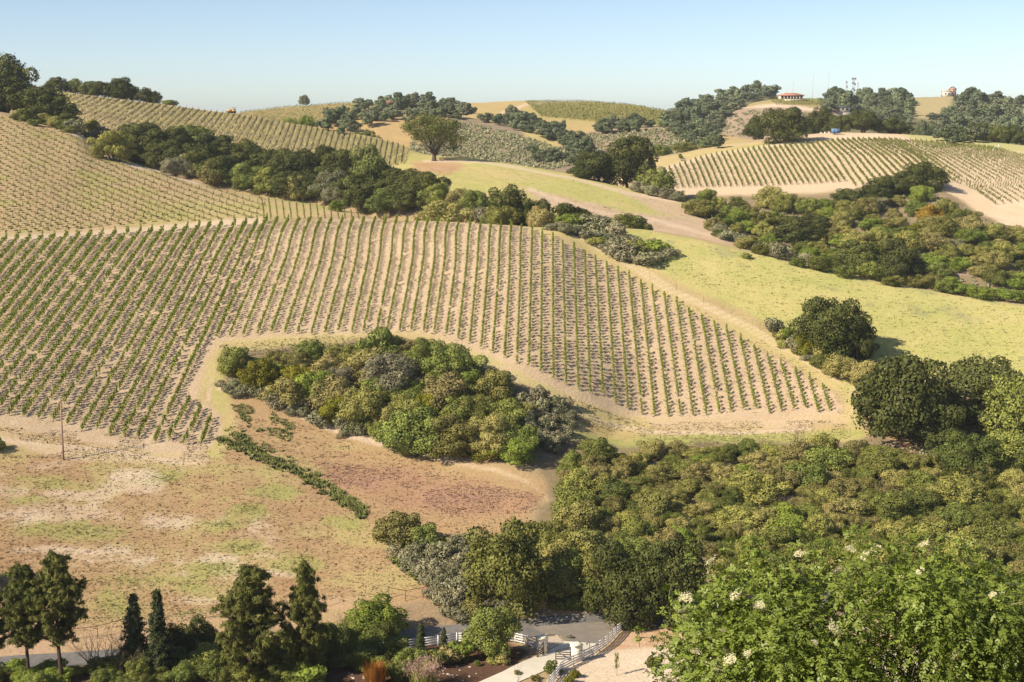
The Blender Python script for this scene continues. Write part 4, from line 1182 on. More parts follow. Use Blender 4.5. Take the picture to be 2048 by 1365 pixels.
 ('bushpine', 505, 1368, 166, 1156, 'wide bushy pine in the middle of the bottom edge', None),
 ('bushpine', 612, 1360, 108, 1152, 'narrow bushy pine right of the wide one', None),
 ('redwood', 272, 1345, 62, 1194, 'left one of the two dark pointed conifers', None),
 ('redwood', 320, 1348, 60, 1188, 'right one of the two dark pointed conifers', None),
 ('oak', 392, 1322, 92, 1242, 'sparse dark tree right of the pointed conifers', None),
 ('oak', 350, 1330, 60, 1252, 'small dark tree touching the pointed conifers', None),
 ('redwood', 842, 1302, 26, 1246, 'young conifer by the white fence', None),
 ('redwood', 888, 1300, 20, 1256, 'second young conifer by the white fence', None),
 ('bare', 205, 1344, 150, 1250, 'large leafless bush beside the pines', None),
 ('bare', 262, 1350, 110, 1275, 'leafless bush under the pointed conifers', None),
 ('bare', 690, 1288, 80, 1215, 'leafless bush beside the bright green tree', None),
 ('bare', 1600, 892, 60, 848, 'mauve leafless bush below the vineyard corner', None),
 ('bare', 1528, 990, 96, 930, 'pale leafless bush in the chaparral', None),
 ('bare', 1470, 962, 76, 915, 'brown leafless bush in the chaparral', None),
 ('bare', 1568, 1024, 60, 985, 'white twigged leafless bush in the chaparral', None),
 ('bare', 1400, 905, 60, 870, 'brownish leafless bush at the chaparral top', None),
 ('shrub', 1246, 938, 36, 910, 'yellow bush at the top of the chaparral', 'yellow'),
 ('shrub', 1862, 934, 34, 912, 'yellow bush in the chaparral by the red earth track', 'yellow'),
 ('shrub', 1888, 912, 26, 896, 'smaller yellow bush above it by the red earth track', 'yellow'),
 ('oak', 1930, 960, 120, 868, 'dark rounded bush in the right part of the chaparral', 'green'),
 ('shrub', -12, 905, 40, 878, 'dark bush on the field edge at the left', 'green'),
 ('oak', -75, 1190, 110, 1080, 'oak just outside the left edge of the field', None),
]
for q in LIST:
    kind, px, py, w, top, lab, mat = q[:7]
    d = q[7] if len(q) > 7 else None
    if kind == 'oak' and 'gully' in lab and py - top > 62:        # the tall ones stand at the back of the gully, lower ones in front
        put('oak', px + 14, py, w * 0.86, py - 52, 'front oak of the ' + lab, mat if px % 3 else 'green', None)
        py = top + 66; w *= 1.12
    put(kind, px, py, w, top, lab, mat, d)
p_ = at_d(868, 503)
_w = 150 * mpp(p_)
plant('valley', 'valley_oak', (p_.x, p_.y, p_.z), _w, 'single open crowned oak on the meadow behind the vineyards', 'tree', None, None, (float(proj(p_.x, p_.y, p_.z)[1]) - 222) * mpp(p_) / (PROTO['valley'][0][3] * _w / PROTO['valley'][0][2]), var=0, rz=1.0)
p_ = at_d(610, 1112)
plant('oak', 'oak_tree', (p_.x, p_.y, p_.z), 21 * mpp(p_), 'lone tree on the farthest vineyard skyline', 'tree', None, 'oakfar', 1.05, var=1)

# ------------------------------------------------------------------ thickets: many bushes, each its own
WORDS = {'olive': 'olive', 'bronze': 'bronze', 'green': 'dark green', 'bright': 'fresh green', 'yellow': 'yellow green', 'grey': 'grey', 'brown': 'brown', 'oak': 'dark', 'valley': 'light green', None: 'dark'}
ORD = ['nearest', 'second nearest', 'third nearest', 'fourth nearest', 'fifth nearest', 'sixth nearest', 'seventh nearest', 'eighth nearest', 'ninth nearest', 'tenth nearest']
FILLED = []
def fill(poly, n, wr, mix, region, anchors, kind='shrub', gap=0.55, group=None, seed=1, tall=1.0, names=None, avoid=0.42, parts=True):
    rs = random.Random(seed)
    xs = [q[0] for q in poly]; ys = [q[1] for q in poly]
    mats = [m for m, k in mix for _ in range(k)]
    mine = []; tries = 0
    while len(mine) < n and tries < n * 60:
        tries += 1
        x = rs.uniform(min(xs), max(xs)); y = rs.uniform(min(ys), max(ys))
        if not inpoly(x, y, poly): continue
        w = rs.uniform(*wr) if rs.random() > 0.2 else rs.uniform(wr[1], wr[1] * 1.35)
        if any((x - a) ** 2 + ((y - b) * 1.7) ** 2 < (gap * (w + c) / 2) ** 2 for a, b, c in mine): continue
        if any((x - a) ** 2 + ((y - b) * 1.4) ** 2 < (avoid * c) ** 2 for a, b, c in TAKEN): continue
        if abs(x - 1687) < 24 and 226 < y < 270: continue
        p = hit(x, y, names)
        if p is None: continue
        mine.append((x, y, w))
        mat = rs.choice(mats)
        FILLED.append(dict(px=x, py=y, w=w, p=p, mat=mat, kind=kind, region=region, anchors=anchors, group=group or region, tall=tall * rs.uniform(0.75, 1.3), parts=parts))
    return mine

A_CH = [((1246, 930), 'the yellow bush under the vineyard corner'), ((1528, 960), 'the pale leafless bush'), ((1862, 925), 'the yellow bush by the red earth track'), ((1600, 880), 'the mauve leafless bush'), ((1806, 880), 'the large dark corner oak'),
        ((1012, 1150), 'the bright green roadside tree'), ((1250, 1120), 'the dark oak over the road'), ((1340, 1100), 'the fence end oak'), ((1930, 930), 'the dark rounded bush'), ((1000, 930), 'the thicket tip'), ((2048, 1040), 'the bare bank at the right edge'), ((1700, 1090), 'the elderberry top')]
fill([(1098, 975), (1130, 918), (1300, 912), (1480, 908), (1620, 910), (1780, 928), (1850, 950), (1900, 910), (2120, 890), (2120, 1190), (1900, 1160), (1700, 1130), (1400, 1120), (1180, 1120), (1100, 1085), (1130, 1020)],
     240, (38, 76), [('olive', 9), ('bronze', 4), ('green', 6), ('bright', 1)], 'in the chaparral', A_CH, gap=0.50, group='bushes of the chaparral below the vineyard', seed=3, tall=0.74)
fill([(1060, 1090), (1180, 1110), (1200, 1200), (1090, 1190)], 12, (55, 80), [('bronze', 3), ('olive', 2), ('green', 1)], 'above the road', A_CH, gap=0.5, group='bushes of the chaparral below the vineyard', seed=5)
fill([(1420, 1120), (2100, 1150), (2100, 1230), (1420, 1200)], 26, (50, 80), [('olive', 3), ('bronze', 2), ('green', 2)], 'behind the elderberry', A_CH, gap=0.6, group='bushes of the chaparral below the vineyard', seed=6)
A_TH = [((472, 730), 'the left tip of the vineyard thicket'), ((862, 810), 'the bright yellow thicket bush'), ((898, 740), 'the tallest thicket tree'), ((628, 780), 'the broad green thicket bush'), ((1024, 905), 'the right tip of the thicket'), ((1120, 800), 'the track above the thicket'), ((722, 820), 'the lower left thicket tree')]
fill([(470, 745), (620, 725), (740, 712), (930, 740), (1000, 800), (1050, 830), (1040, 880), (1020, 925), (900, 910), (740, 875), (620, 830), (520, 790)], 44, (44, 74), [('olive', 6), ('green', 4), ('grey', 1), ('bronze', 2), ('bright', 2), ('yellow', 1)], 'in the thicket', A_TH, gap=0.5, group='bushes of the thicket inside the vineyard', seed=8, tall=0.8)
fill([(440, 760), (560, 800), (720, 870), (700, 885), (540, 815), (440, 785)], 20, (22, 36), [('grey', 1)], 'at the lower rim of the thicket', A_TH, kind='sage', gap=0.5, group='sagebrush round the thicket', seed=9, avoid=0.2)
fill([(1040, 800), (1130, 815), (1150, 860), (1110, 910), (1060, 890)], 26, (26, 42), [('grey', 1)], 'on the slope right of the thicket', A_TH, kind='sage', gap=0.5, group='sagebrush round the thicket', seed=10, avoid=0.25)
A_RV = [((1858, 430), 'the golden ravine bush'), ((1590, 465), 'the wide dark ravine oak'), ((1796, 530), 'the upright ravine oak'), ((1412, 392), 'the round bush below the right vineyard'), ((1964, 590), 'the dark green hedge bushes'), ((1842, 370), 'the highest ravine oak'), ((1938, 500), 'the yellow bush on the pale ravine slope'), ((2040, 480), 'the dirt bend at the right edge'), ((1632, 536), 'the pale lone meadow bush')]
fill([(1370, 418), (1480, 416), (1700, 412), (1880, 404), (1945, 455), (2048, 490), (2130, 520), (2130, 615), (1900, 590), (1760, 570), (1600, 535), (1500, 505), (1430, 470), (1390, 430)], 128, (30, 52), [('olive', 8), ('green', 5), ('bronze', 2), ('grey', 1), ('bright', 3)], 'in the ravine', A_RV, gap=0.52, group='bushes of the ravine below the right vineyard', seed=12, tall=0.74)
fill([(1420, 455), (1500, 500), (1620, 530), (1560, 525), (1440, 480)], 16, (22, 34), [('grey', 1)], 'on the bare slope above the meadow', A_RV, kind='sage', gap=0.5, group='sagebrush at the foot of the bare slope', seed=13, avoid=0.2)
A_CR = [((1330, 515), 'the tip of the crest sagebrush strip'), ((1090, 455), 'the crest of the main vineyard'), ((1200, 490), 'the crest track')]
fill([(1075, 446), (1150, 452), (1240, 478), (1345, 508), (1330, 522), (1290, 535), (1245, 522), (1185, 488), (1110, 462)], 52, (26, 46), [('grey', 5), ('bright', 1), ('olive', 1)], 'on the crest beside the track', A_CR, kind='sage', gap=0.42, group='sagebrush strip along the crest track', seed=14, avoid=0.1, tall=0.7)
fill([(940, 436), (1080, 440), (1080, 452), (940, 448)], 10, (34, 50), [('grey', 3), ('olive', 1)], 'behind the vineyard crest', A_CR, kind='sage', gap=0.4, group='sagebrush behind the vineyard crest', seed=15, avoid=0.1, names=['hillside'])
fill([(1545, 660), (1600, 690), (1650, 735), (1620, 725), (1560, 690)], 12, (24, 38), [('grey', 4), ('olive', 1)], 'by the track left of the meadow oak', [((1610, 690), 'the meadow oak')], kind='sage', gap=0.5, group='sagebrush by the meadow oak', seed=16, avoid=0.15)
A_LO = [((800, 1065), 'the brown olive field bush'), ((1012, 1150), 'the bright green roadside tree'), ((860, 1190), 'the wire fence corner'), ((765, 1240), 'the bright green fence side tree')]
fill([(755, 1070), (860, 1100), (945, 1085), (945, 1180), (905, 1225), (870, 1205), (850, 1170), (800, 1120)], 66, (26, 44), [('grey', 6), ('olive', 1)], 'on the bank above the road', A_LO, kind='sage', gap=0.45, group='sagebrush bank above the road', seed=17, avoid=0.15)
fill([(900, 1215), (1040, 1205), (1060, 1232), (960, 1250), (880, 1250)], 14, (26, 44), [('olive', 2), ('grey', 2)], 'on the road verge', A_LO, kind='sage', gap=0.5, group='low bushes on the road verge', seed=18, avoid=0.15)
fill([(1060, 1185), (1200, 1175), (1200, 1225), (1060, 1232)], 9, (30, 46), [('green', 2), ('olive', 1)], 'on the red bank above the road', A_LO, kind='sage', gap=0.6, group='low bushes on the road verge', seed=19, avoid=0.15)
A_GD = [((765, 1260), 'the bright green fence side tree'), ((985, 1280), 'the round driveway tree'), ((505, 1330), 'the wide bushy pine'), ((320, 1300), 'the pointed conifers'), ((122, 1340), 'the taller left pine'), ((750, 1345), 'the rust coloured grass')]
fill([(430, 1310), (640, 1290), (760, 1290), (790, 1318), (830, 1345), (700, 1345), (430, 1345)], 32, (44, 70), [('green', 4), ('olive', 1)], 'in the shady garden bed', A_GD, gap=0.5, group='dark bushes of the garden bed', seed=20, avoid=0.1, tall=0.9)
fill([(200, 1335), (450, 1325), (640, 1335), (640, 1375), (240, 1380)], 24, (40, 64), [('green', 4), ('olive', 1)], 'along the bottom edge', A_GD, gap=0.55, group='dark bushes of the garden bed', seed=21, avoid=0.1, tall=0.8)
fill([(-60, 1345), (280, 1340), (280, 1385), (-60, 1385)], 16, (36, 60), [('green', 3), ('bright', 1)], 'along the bottom edge', A_GD, gap=0.55, group='dark bushes of the garden bed', seed=22, avoid=0.05, tall=0.7)
fill([(40, 236), (150, 262), (140, 268), (30, 244)], 9, (24, 38), [('green', 2), ('olive', 2)], 'at the foot of the left skyline clump', [((66, 230), 'the left skyline clump')], gap=0.5, group='low bushes under the skyline clump', seed=23, avoid=0.0, tall=0.75)
fill([(145, 266), (200, 268), (225, 285), (200, 285)], 9, (18, 30), [('grey', 2), ('yellow', 1)], 'by the bend of the dirt track', [((172, 262), 'the dirt track bend on the left hill')], kind='sage', gap=0.5, group='low bushes by the track bend', seed=24, avoid=0.0)
# distant wooded slopes
A_FR = [((782, 200), 'the red roof on the wooded hill'), ((1580, 192), 'the long red roofed house'), ((1688, 222), 'the cream house'), ((1900, 188), 'the orange roofed house'), ((1706, 180), 'the radio towers'), ((1235, 300), 'the saddle oaks'), ((868, 270), 'the open crowned meadow oak'), ((610, 205), 'the lone skyline tree'), ((1390, 245), 'the dirt bank of the far vineyard'), ((1990, 260), 'the leaning pole cluster')]
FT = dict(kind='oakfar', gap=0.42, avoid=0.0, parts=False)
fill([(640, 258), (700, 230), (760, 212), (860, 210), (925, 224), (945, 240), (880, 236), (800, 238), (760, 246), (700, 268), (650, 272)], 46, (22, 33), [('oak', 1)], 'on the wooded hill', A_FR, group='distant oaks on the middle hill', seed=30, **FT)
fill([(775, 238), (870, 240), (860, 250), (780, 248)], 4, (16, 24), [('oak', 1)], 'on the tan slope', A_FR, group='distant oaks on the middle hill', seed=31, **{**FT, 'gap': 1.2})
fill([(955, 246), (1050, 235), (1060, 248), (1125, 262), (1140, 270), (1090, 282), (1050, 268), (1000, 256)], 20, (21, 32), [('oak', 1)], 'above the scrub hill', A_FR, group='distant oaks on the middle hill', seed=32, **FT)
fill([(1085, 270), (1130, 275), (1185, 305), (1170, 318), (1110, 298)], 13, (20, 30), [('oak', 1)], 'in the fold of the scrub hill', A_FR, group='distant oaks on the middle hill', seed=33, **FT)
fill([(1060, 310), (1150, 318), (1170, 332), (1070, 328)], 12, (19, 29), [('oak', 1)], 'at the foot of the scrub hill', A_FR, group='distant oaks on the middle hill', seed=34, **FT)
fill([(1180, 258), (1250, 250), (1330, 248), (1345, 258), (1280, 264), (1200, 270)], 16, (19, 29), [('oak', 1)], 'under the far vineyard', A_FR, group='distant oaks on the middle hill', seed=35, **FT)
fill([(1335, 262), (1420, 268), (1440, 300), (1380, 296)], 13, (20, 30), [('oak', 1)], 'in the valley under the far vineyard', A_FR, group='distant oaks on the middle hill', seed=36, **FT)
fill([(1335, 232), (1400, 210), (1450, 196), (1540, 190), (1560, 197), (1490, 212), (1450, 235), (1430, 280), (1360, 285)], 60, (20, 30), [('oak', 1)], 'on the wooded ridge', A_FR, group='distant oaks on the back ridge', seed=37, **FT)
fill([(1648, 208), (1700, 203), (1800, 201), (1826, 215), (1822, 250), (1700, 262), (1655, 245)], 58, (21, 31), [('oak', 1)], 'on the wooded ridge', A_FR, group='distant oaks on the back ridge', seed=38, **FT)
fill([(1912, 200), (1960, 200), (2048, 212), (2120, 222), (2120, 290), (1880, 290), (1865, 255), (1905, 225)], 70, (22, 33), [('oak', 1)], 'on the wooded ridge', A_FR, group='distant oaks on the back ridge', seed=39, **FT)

HAVE = {}
for it in FILLED:
    an = min(range(len(it['anchors'])), key=lambda k: (it['anchors'][k][0][0] - it['px']) ** 2 + (1.5 * (it['anchors'][k][0][1] - it['py'])) ** 2)
    it['an'] = an
    (ax, ay), ph = it['anchors'][an]
    dx, dy = it['px'] - ax, it['py'] - ay
    it['side'] = ('right of' if dx > 0 else 'left of') if abs(dx) > abs(dy) * 1.4 else ('below' if dy > 0 else 'above')
    it['dist'] = math.hypot(dx, dy)
    HAVE.setdefault((it['kind'], it['mat'], it['side'], ph), []).append(it)
KW = {'shrub': 'bush', 'sage': 'low bush', 'oakfar': 'distant oak'}
for (kd, mat, side, ph), its in HAVE.items():
    its.sort(key=lambda q: q['dist'])
    for r, it in enumerate(its):
        word = '' if kd == 'oakfar' else WORDS[mat] + ' '
        pre = '' if len(its) == 1 else (ORD[r] + ' ' if r < 10 else '%dth nearest ' % (r + 1))
        lab = (pre + word + KW[kd] + ' ' + side + ' ' + ph).strip()
        W = it['w'] * mpp(it['p']) * 0.94
        m = None if kd in ('oakfar',) else it['mat']
        nm = (NM[kd][0] if kd != 'shrub' else 'ravine_shrub' if 'ravine' in it['group'] else 'thicket_shrub' if 'thicket' in it['group'] else 'garden_shrub' if 'garden' in it['group'] else 'chaparral_shrub')
        plant(kd, nm, (it['p'].x, it['p'].y, it['p'].z - 0.08), W, lab, NM[kd][1], it['group'], m, it['tall'] * (0.78 if kd == 'oakfar' else 1.0), parts=it['parts'])
# ------------------------------------------------------------------ vineyards
def row_ground(pix, names, step=None):
    """pixel polyline -> ground points along it"""
    out = []
    for (x1, y1), (x2, y2) in zip(pix[:-1], pix[1:]):
        n = max(2, int(math.hypot(x2 - x1, y2 - y1) / 3.0))
        for i in range(n):
            t = i / n
            p = hit(x1 + (x2 - x1) * t, y1 + (y2 - y1) * t, names)
            if p is not None and (not out or (p - out[-1]).length < 25): out.append(p)
    return out
def resample(pts, step, jit=0.0):
    res = []; acc = 0.0
    for a, b in zip(pts[:-1], pts[1:]):
        L = (b - a).length
        while acc <= L:
            res.append((a.lerp(b, acc / max(L, 1e-6)), (b - a)))
            acc += step * (1 + random.uniform(-jit, jit))
        acc -= L
    return res

def vine_leaf_points(n, w, h, z0, rs):
    z = rs.uniform(z0, h, n)
    a = rs.uniform(0, 6.283, n); r = w / 2 * np.sqrt(rs.uniform(0.1, 1, n)) * (1 - 0.35 * ((z - z0) / (h - z0)))
    P = np.stack([np.cos(a) * r, np.sin(a) * r, z], -1)
    N = np.stack([np.cos(a), np.sin(a), np.full(n, 0.5)], -1)
    return P, N
VINES = []
for i in range(6):
    P, N = vine_leaf_points(38, 0.44, 1.1 + 0.2 * (i % 3), 0.34, rng)
    P[:, 0] *= 1.9
    P[:, 0] += rng.normal() * 0.05
    me = leaves_mesh('grapevine', P, N, 0.25, LM['vine'], 1.0, 0.6)
    mb = MB(); mb.tube([(0, 0, -.1), (.03, .01, .35), (0.01, .02, .75)], [.03, .025, .015], 4, cap=False)
    tr = mb.mesh('vine_trunk', BARK)
    mb = MB(); mb.bar((.05, 0, -.15), (.05, 0, 1.7), .03, .03, (0, 1, 0))
    VINES.append((me, tr, mb.mesh('vine_stake', STAKE)))
def arrays_of(me):
    n = len(me.vertices); v = np.empty(n * 3, np.float32); me.vertices.foreach_get('co', v)
    f = np.empty(len(me.loops), np.int32); me.loops.foreach_get('vertex_index', f)
    lv = np.empty(n, np.float32); me.attributes['lv'].data.foreach_get('value', lv)
    return v.reshape(-1, 3), f, lv
class Mass:
    """many little copies joined into one stuff object"""
    def __init__(s): s.v = []; s.f = []; s.l = []; s.c = []; s.n = 0
    def add(s, arr, p, sc=1.0, rz=0.0, scz=None, lv=None, gc=None):
        v, f, l = arr
        c, q = math.cos(rz) * sc, math.sin(rz) * sc
        w = np.empty_like(v)
        w[:, 0] = v[:, 0] * c - v[:, 1] * q + p[0]; w[:, 1] = v[:, 0] * q + v[:, 1] * c + p[1]; w[:, 2] = v[:, 2] * (scz or sc) + p[2]
        s.v.append(w); s.f.append(f + s.n); s.l.append(l if lv is None else np.clip(l * 0.6 + lv * 0.4, 0, 1)); s.n += len(v)
        if gc is not None: s.c.append(np.tile(np.append(gc, 1.0), (len(v), 1)))
    def row(s, pts, mat, label, group):
        p0 = pts[0]
        for v in s.v: v -= np.array(p0, np.float32)
        r = empty('vine_row', p0); tag(r, label, 'vine row', group)
        o = s.build('foliage', mat, None, None); o.parent = r
        for e in (pts[0], pts[-1]):
            q = e - p0
            MB().bar((q.x, q.y, q.z - .2), (q.x, q.y, q.z + 1.5), .10, .10, (0, 1, 0)).build('end_post', STAKE, r)
    def build(s, name, mat, label=None, kind='stuff', cat=None, group=None):
        if not s.v: return None
        f = np.concatenate(s.f)
        me = mesh_np(name, np.concatenate(s.v), f, np.full(len(f) // 3, 3), {'lv': ('FLOAT', 'POINT', np.concatenate(s.l)), **({'gc': ('FLOAT_COLOR', 'POINT', np.concatenate(s.c))} if s.c else {})})
        me.materials.append(mat)
        o = mkobj(name, me)
        tag(o, label, cat, group, kind)
        return o
def tuft_arrays(n, blades, h, w, lean=0.5, flat=0.0):
    out = []
    for i in range(n):
        V = []; Fc = []; L = []
        for b in range(blades):
            a = rng.uniform(0, 6.283); r = rng.uniform(0, w * 0.5); hh = h * rng.uniform(0.55, 1.15)
            c = np.array((math.cos(a) * r, math.sin(a) * r, -0.03)); t = a + rng.uniform(-1, 1) + 1.57
            s = np.array((math.cos(t), math.sin(t), 0)) * w * rng.uniform(0.12, 0.24)
            tip = c + np.array((math.cos(a) * hh * lean * rng.uniform(0.2, 1), math.sin(a) * hh * lean * rng.uniform(0.2, 1), hh))
            k = len(V); V += [c - s, c + s, tip]; Fc += [k, k + 1, k + 2]; L += [rng.uniform()] * 3
        out.append((np.array(V, np.float32), np.array(Fc, np.int32), np.array(L, np.float32)))
    return out
TUFT = tuft_arrays(8, 5, 0.14, 0.66, 1.5)
TALLT = tuft_arrays(6, 6, 0.42, 0.8, 0.9)

# main block: foot and head of every row as they lie on the slope
foot = {0: (310, 886), -1: (277, 877), -2: (248, 873), -3: (221, 871), -4: (195, 857), -5: (165, 862), -6: (136, 850), -7: (107, 842), -8: (78, 838), -9: (48, 834), -10: (19, 832)}
head = {0: (518, 446), -1: (496, 447), -2: (474, 448), -3: (448, 449), -4: (425, 450), -5: (403, 451), -6: (378, 455), -7: (354, 457), -8: (330, 459), -9: (308, 460), -10: (284, 462)}
for i in range(11, 26):
    foot[-i] = (19 - 29 * (i - 10), 832)
    head[-i] = (284 - 24.4 * (i - 10), 462 + 1.55 * (i - 10))
fx = [434, 460, 487, 516, 544, 570.6, 597, 624, 651, 678, 705, 728, 755, 776, 800, 823, 848, 869, 893.6, 917, 940, 963, 986, 1009.6, 1034, 1058, 1082, 1107, 1132, 1157, 1181]
fy = [676, 674, 672, 670, 666, 668, 668, 670, 669, 664, 667, 665, 662, 659, 664, 662, 665, 667, 671, 680, 687, 697, 706, 716, 727, 734, 746, 759, 770, 780, 787]
hx = [540 + 21.6 * i for i in range(14)] + [821 + 20.4 * i for i in range(1, 11)] + [1045, 1064.6, 1084.6, 1105.7, 1125.6, 1148, 1169]
hy = [441 - 0.2 * i for i in range(10)] + [439, 439.5, 440, 440.5] + [441 + 0.9 * i for i in range(1, 11)] + [453, 457, 465, 470, 484, 491, 503]
for i in range(31):
    foot[i + 1] = (fx[i], fy[i]); head[i + 1] = (hx[i], hy[i])
rt = [(40, 70), (125, 100), (210, 150), (295, 200), (385, 250), (470, 300), (560, 335), (655, 390), (745, 450), (840, 490), (935, 540), (1030, 600), (1135, 670), (1240, 740), (1340, 800), (1440, 850), (1550, 910), (1655, 970), (1760, 1040)]
rb = [(100, 1100), (195, 1170), (290, 1210), (395, 1250), (490, 1260), (595, 1265), (685, 1250), (780, 1260), (880, 1255), (980, 1240), (1070, 1230), (1165, 1220), (1260, 1230), (1360, 1240), (1450, 1220), (1545, 1215), (1630, 1200), (1730, 1230), (1815, 1220)]
for i in range(19):
    foot[32 + i] = (1180 + rb[i][0] / 3.792, 500 + rb[i][1] / 3.792); head[32 + i] = (1180 + rt[i][0] / 3.792, 500 + rt[i][1] / 3.792)
ROWS = {}
for i in foot:
    (x1, y1), (x2, y2) = foot[i], head[i]
    pix = []
    for t in np.linspace(0, 1, 15):
        bend = -7.0 * math.exp(-((t - 0.88) / 0.16) ** 2) * (1 if 0 < i < 20 else 0.4 if -6 < i < 26 else 0)
        pix.append((x1 + (x2 - x1) * t + bend, y1 + (y2 - y1) * t))
    ROWS[i] = pix
ROWS['a'] = [(404, 889), (415, 860), (424.5, 832.5)]
ROWS['b'] = [(368, 891), (388, 852), (405, 814.5)]
ROWS['c'] = [(339, 880), (362, 838), (384, 797)]
spots = []
strawp = []
for key, pix in ROWS.items():
    g = row_ground(pix, ['hillside'])
    num = key if isinstance(key, int) else 1
    for p, d in resample(g, 1.05 if num <= 1 else 1.2, 0.10):
        left = num <= 1
        n = fbm(np.array([p.x / 5.0]), np.array([p.y / 9.0]), 55, 2)[0]
        strawp.append(p)
        if random.random() < (0.05 if left else 0.02): continue
        spots.append((p, key, math.atan2(d.y, d.x)))
spots.sort(key=lambda s: s[0].y)
inview = []
for s in spots:
    px, py, zc = proj(s[0].x, s[0].y, s[0].z + 0.8)
    inview.append(5 < px < 2043)
near = [s for s, v in zip(spots, inview) if v][:300]
nearset = {id(s) for s in near}
rowcount = {}
RNAME = {}
order = sorted({s[1] for s in near}, key=lambda k: np.mean([proj(q[0].x, q[0].y, q[0].z)[0] for q in near if q[1] == k]))
for i, k in enumerate(order): RNAME[k] = i
ORDW = ['first', 'second', 'third', 'fourth', 'fifth', 'sixth', 'seventh', 'eighth', 'ninth', 'tenth', 'eleventh', 'twelfth', 'thirteenth', 'fourteenth', 'fifteenth', 'sixteenth', 'seventeenth', 'eighteenth', 'nineteenth', 'twentieth',
        '21st', '22nd', '23rd', '24th', '25th', '26th', '27th', '28th', '29th', '30th', '31st', '32nd', '33rd', '34th', '35th', '36th', '37th', '38th', '39th', '40th', '41st', '42nd', '43rd', '44th', '45th', '46th', '47th', '48th', '49th', '50th']
VARR = [arrays_of(v[0]) for v in VINES]
vm = Mass()
for s in spots:
    p, key, a = s
    i = random.randrange(6); sc = random.uniform(0.85, 1.2) * (1.15 if isinstance(key, str) or key < 2 else 1.0)
    if id(s) in nearset:
        rowcount[key] = rowcount.get(key, 0) + 1
        o = mkobj('grapevine', VINES[i][0], None, (p.x, p.y, p.z - 0.03), a + random.uniform(-.2, .2), sc)
        mkobj('trunk', VINES[i][1], o); mkobj('stake', VINES[i][2], o)
        tag(o, '%s grapevine from the foot of the %s near row, counted from the left' % (ORDW[min(rowcount[key] - 1, 49)], ORDW[min(RNAME[key], 49)]), 'grapevine', 'grapevines at the foot of the main vineyard')
    else:
        vm.add(VARR[i], (p.x, p.y, p.z - 0.03), sc * 1.05, a + random.uniform(-.2, .2), lv=random.random())
vm.build('grapevine_foliage', LM['vine'], 'rows of green grapevines higher up the main vineyard')
# dry grass under the vines
sm = Mass()
for p in strawp:
    for q in range(4):
        if random.random() < 0.85:
            sm.add(TUFT[random.randrange(8)], (p.x - .12 + random.gauss(0, .26), p.y + random.gauss(0, .35), p.z), random.uniform(0.6, 1.2), random.uniform(0, 6.28))
sm.build('dry_grass', LM['straw'], 'dry grass under the vine rows of the main vineyard')

# young block: stakes with small shoots
random.seed(5)
ysp = []; furrow = []
YP = [(-150, 478), (0, 468), (150, 459), (300, 447), (430, 440), (520, 436), (540, 398), (480, 391), (330, 350), (200, 306), (145, 266), (0, 228), (-150, 205)]
for r in range(-26, 40):
    y0 = 225 + r * 11.0
    for xi, x in enumerate(np.arange(-120 + (r * 37 % 15) * 0.5, 530, 7.5)):
        sl = 0.52 - 0.10 * (x / 500)
        y = y0 + x * sl
        if y < 215 or y > 475: continue
        if not inpoly(float(x), float(y), YP): continue
        p = hit(x + random.uniform(-1, 1), y, ['hillside'])
        if p is not None and p.y < 470:
            if (xi + r) % 2: ysp.append(p)
            for q_ in range(6): furrow.append((hit(x + random.uniform(-3.9, 3.9), y + random.gauss(0, .55), ['hillside']), 1))
            for q_ in range(4): furrow.append((hit(x + random.uniform(-3.9, 3.9), y + 3.6 + random.gauss(0, .7), ['hillside']), 0))
for x0 in np.arange(528, 730, 13.5):
    for y in np.arange(400, 440, 3.6):
        x = x0 + (y - 436) * 0.12 + random.uniform(-.5, .5)
        p = hit(x, y, ['hillside'])
        if p is None or p.y > 396 or p.y < 338: continue
        if proj(p.x, p.y, p.z)[1] < 411 + (x - 640) * 0.2 - (5 if x < 640 else 0): continue
        ysp.append(p)
ysp.sort(key=lambda p: p.y)
YV = []
for i in range(5):
    P, N = vine_leaf_points(18, 0.6, 0.85, 0.05, rng)
    sh = leaves_mesh('young_shoots', P, N, 0.22, LM['vine'], 1.0, 0.6)
    mb = MB(); mb.bar((0, 0, -.1), (random.uniform(-.08, .08), 0, 1.75), .04, .04, (0, 1, 0))
    YV.append((sh, mb.mesh('young_stake', STAKE)))
YAR = [arrays_of(v[0]) for v in YV]
fur = Mass()
for p, gq in [q for q in furrow if q[0] is not None]: fur.add(TUFT[random.randrange(8)] if not gq else TALLT[random.randrange(6)], (p.x, p.y, p.z - .02), random.uniform(.6, 1.1), random.uniform(0, 6.28), lv=random.random(), gc=random.choice(((0.35, 0.34, 0.11), (0.40, 0.36, 0.14), (0.31, 0.305, 0.10), (0.42, 0.32, 0.18)) if gq else ((0.66, 0.55, 0.33), (0.62, 0.50, 0.32), (0.58, 0.45, 0.30))))
fur.build('furrow_grass', grass_mat('furrow_blades'), 'dry grass along the furrows of the young vineyard')
ym = Mass(); stk = MB()
inv = [p for p in ysp if 5 < proj(p.x, p.y, p.z)[0] < 2043]
ind = {id(p) for p in inv[:300]}
cnt = 0
lastx = {}
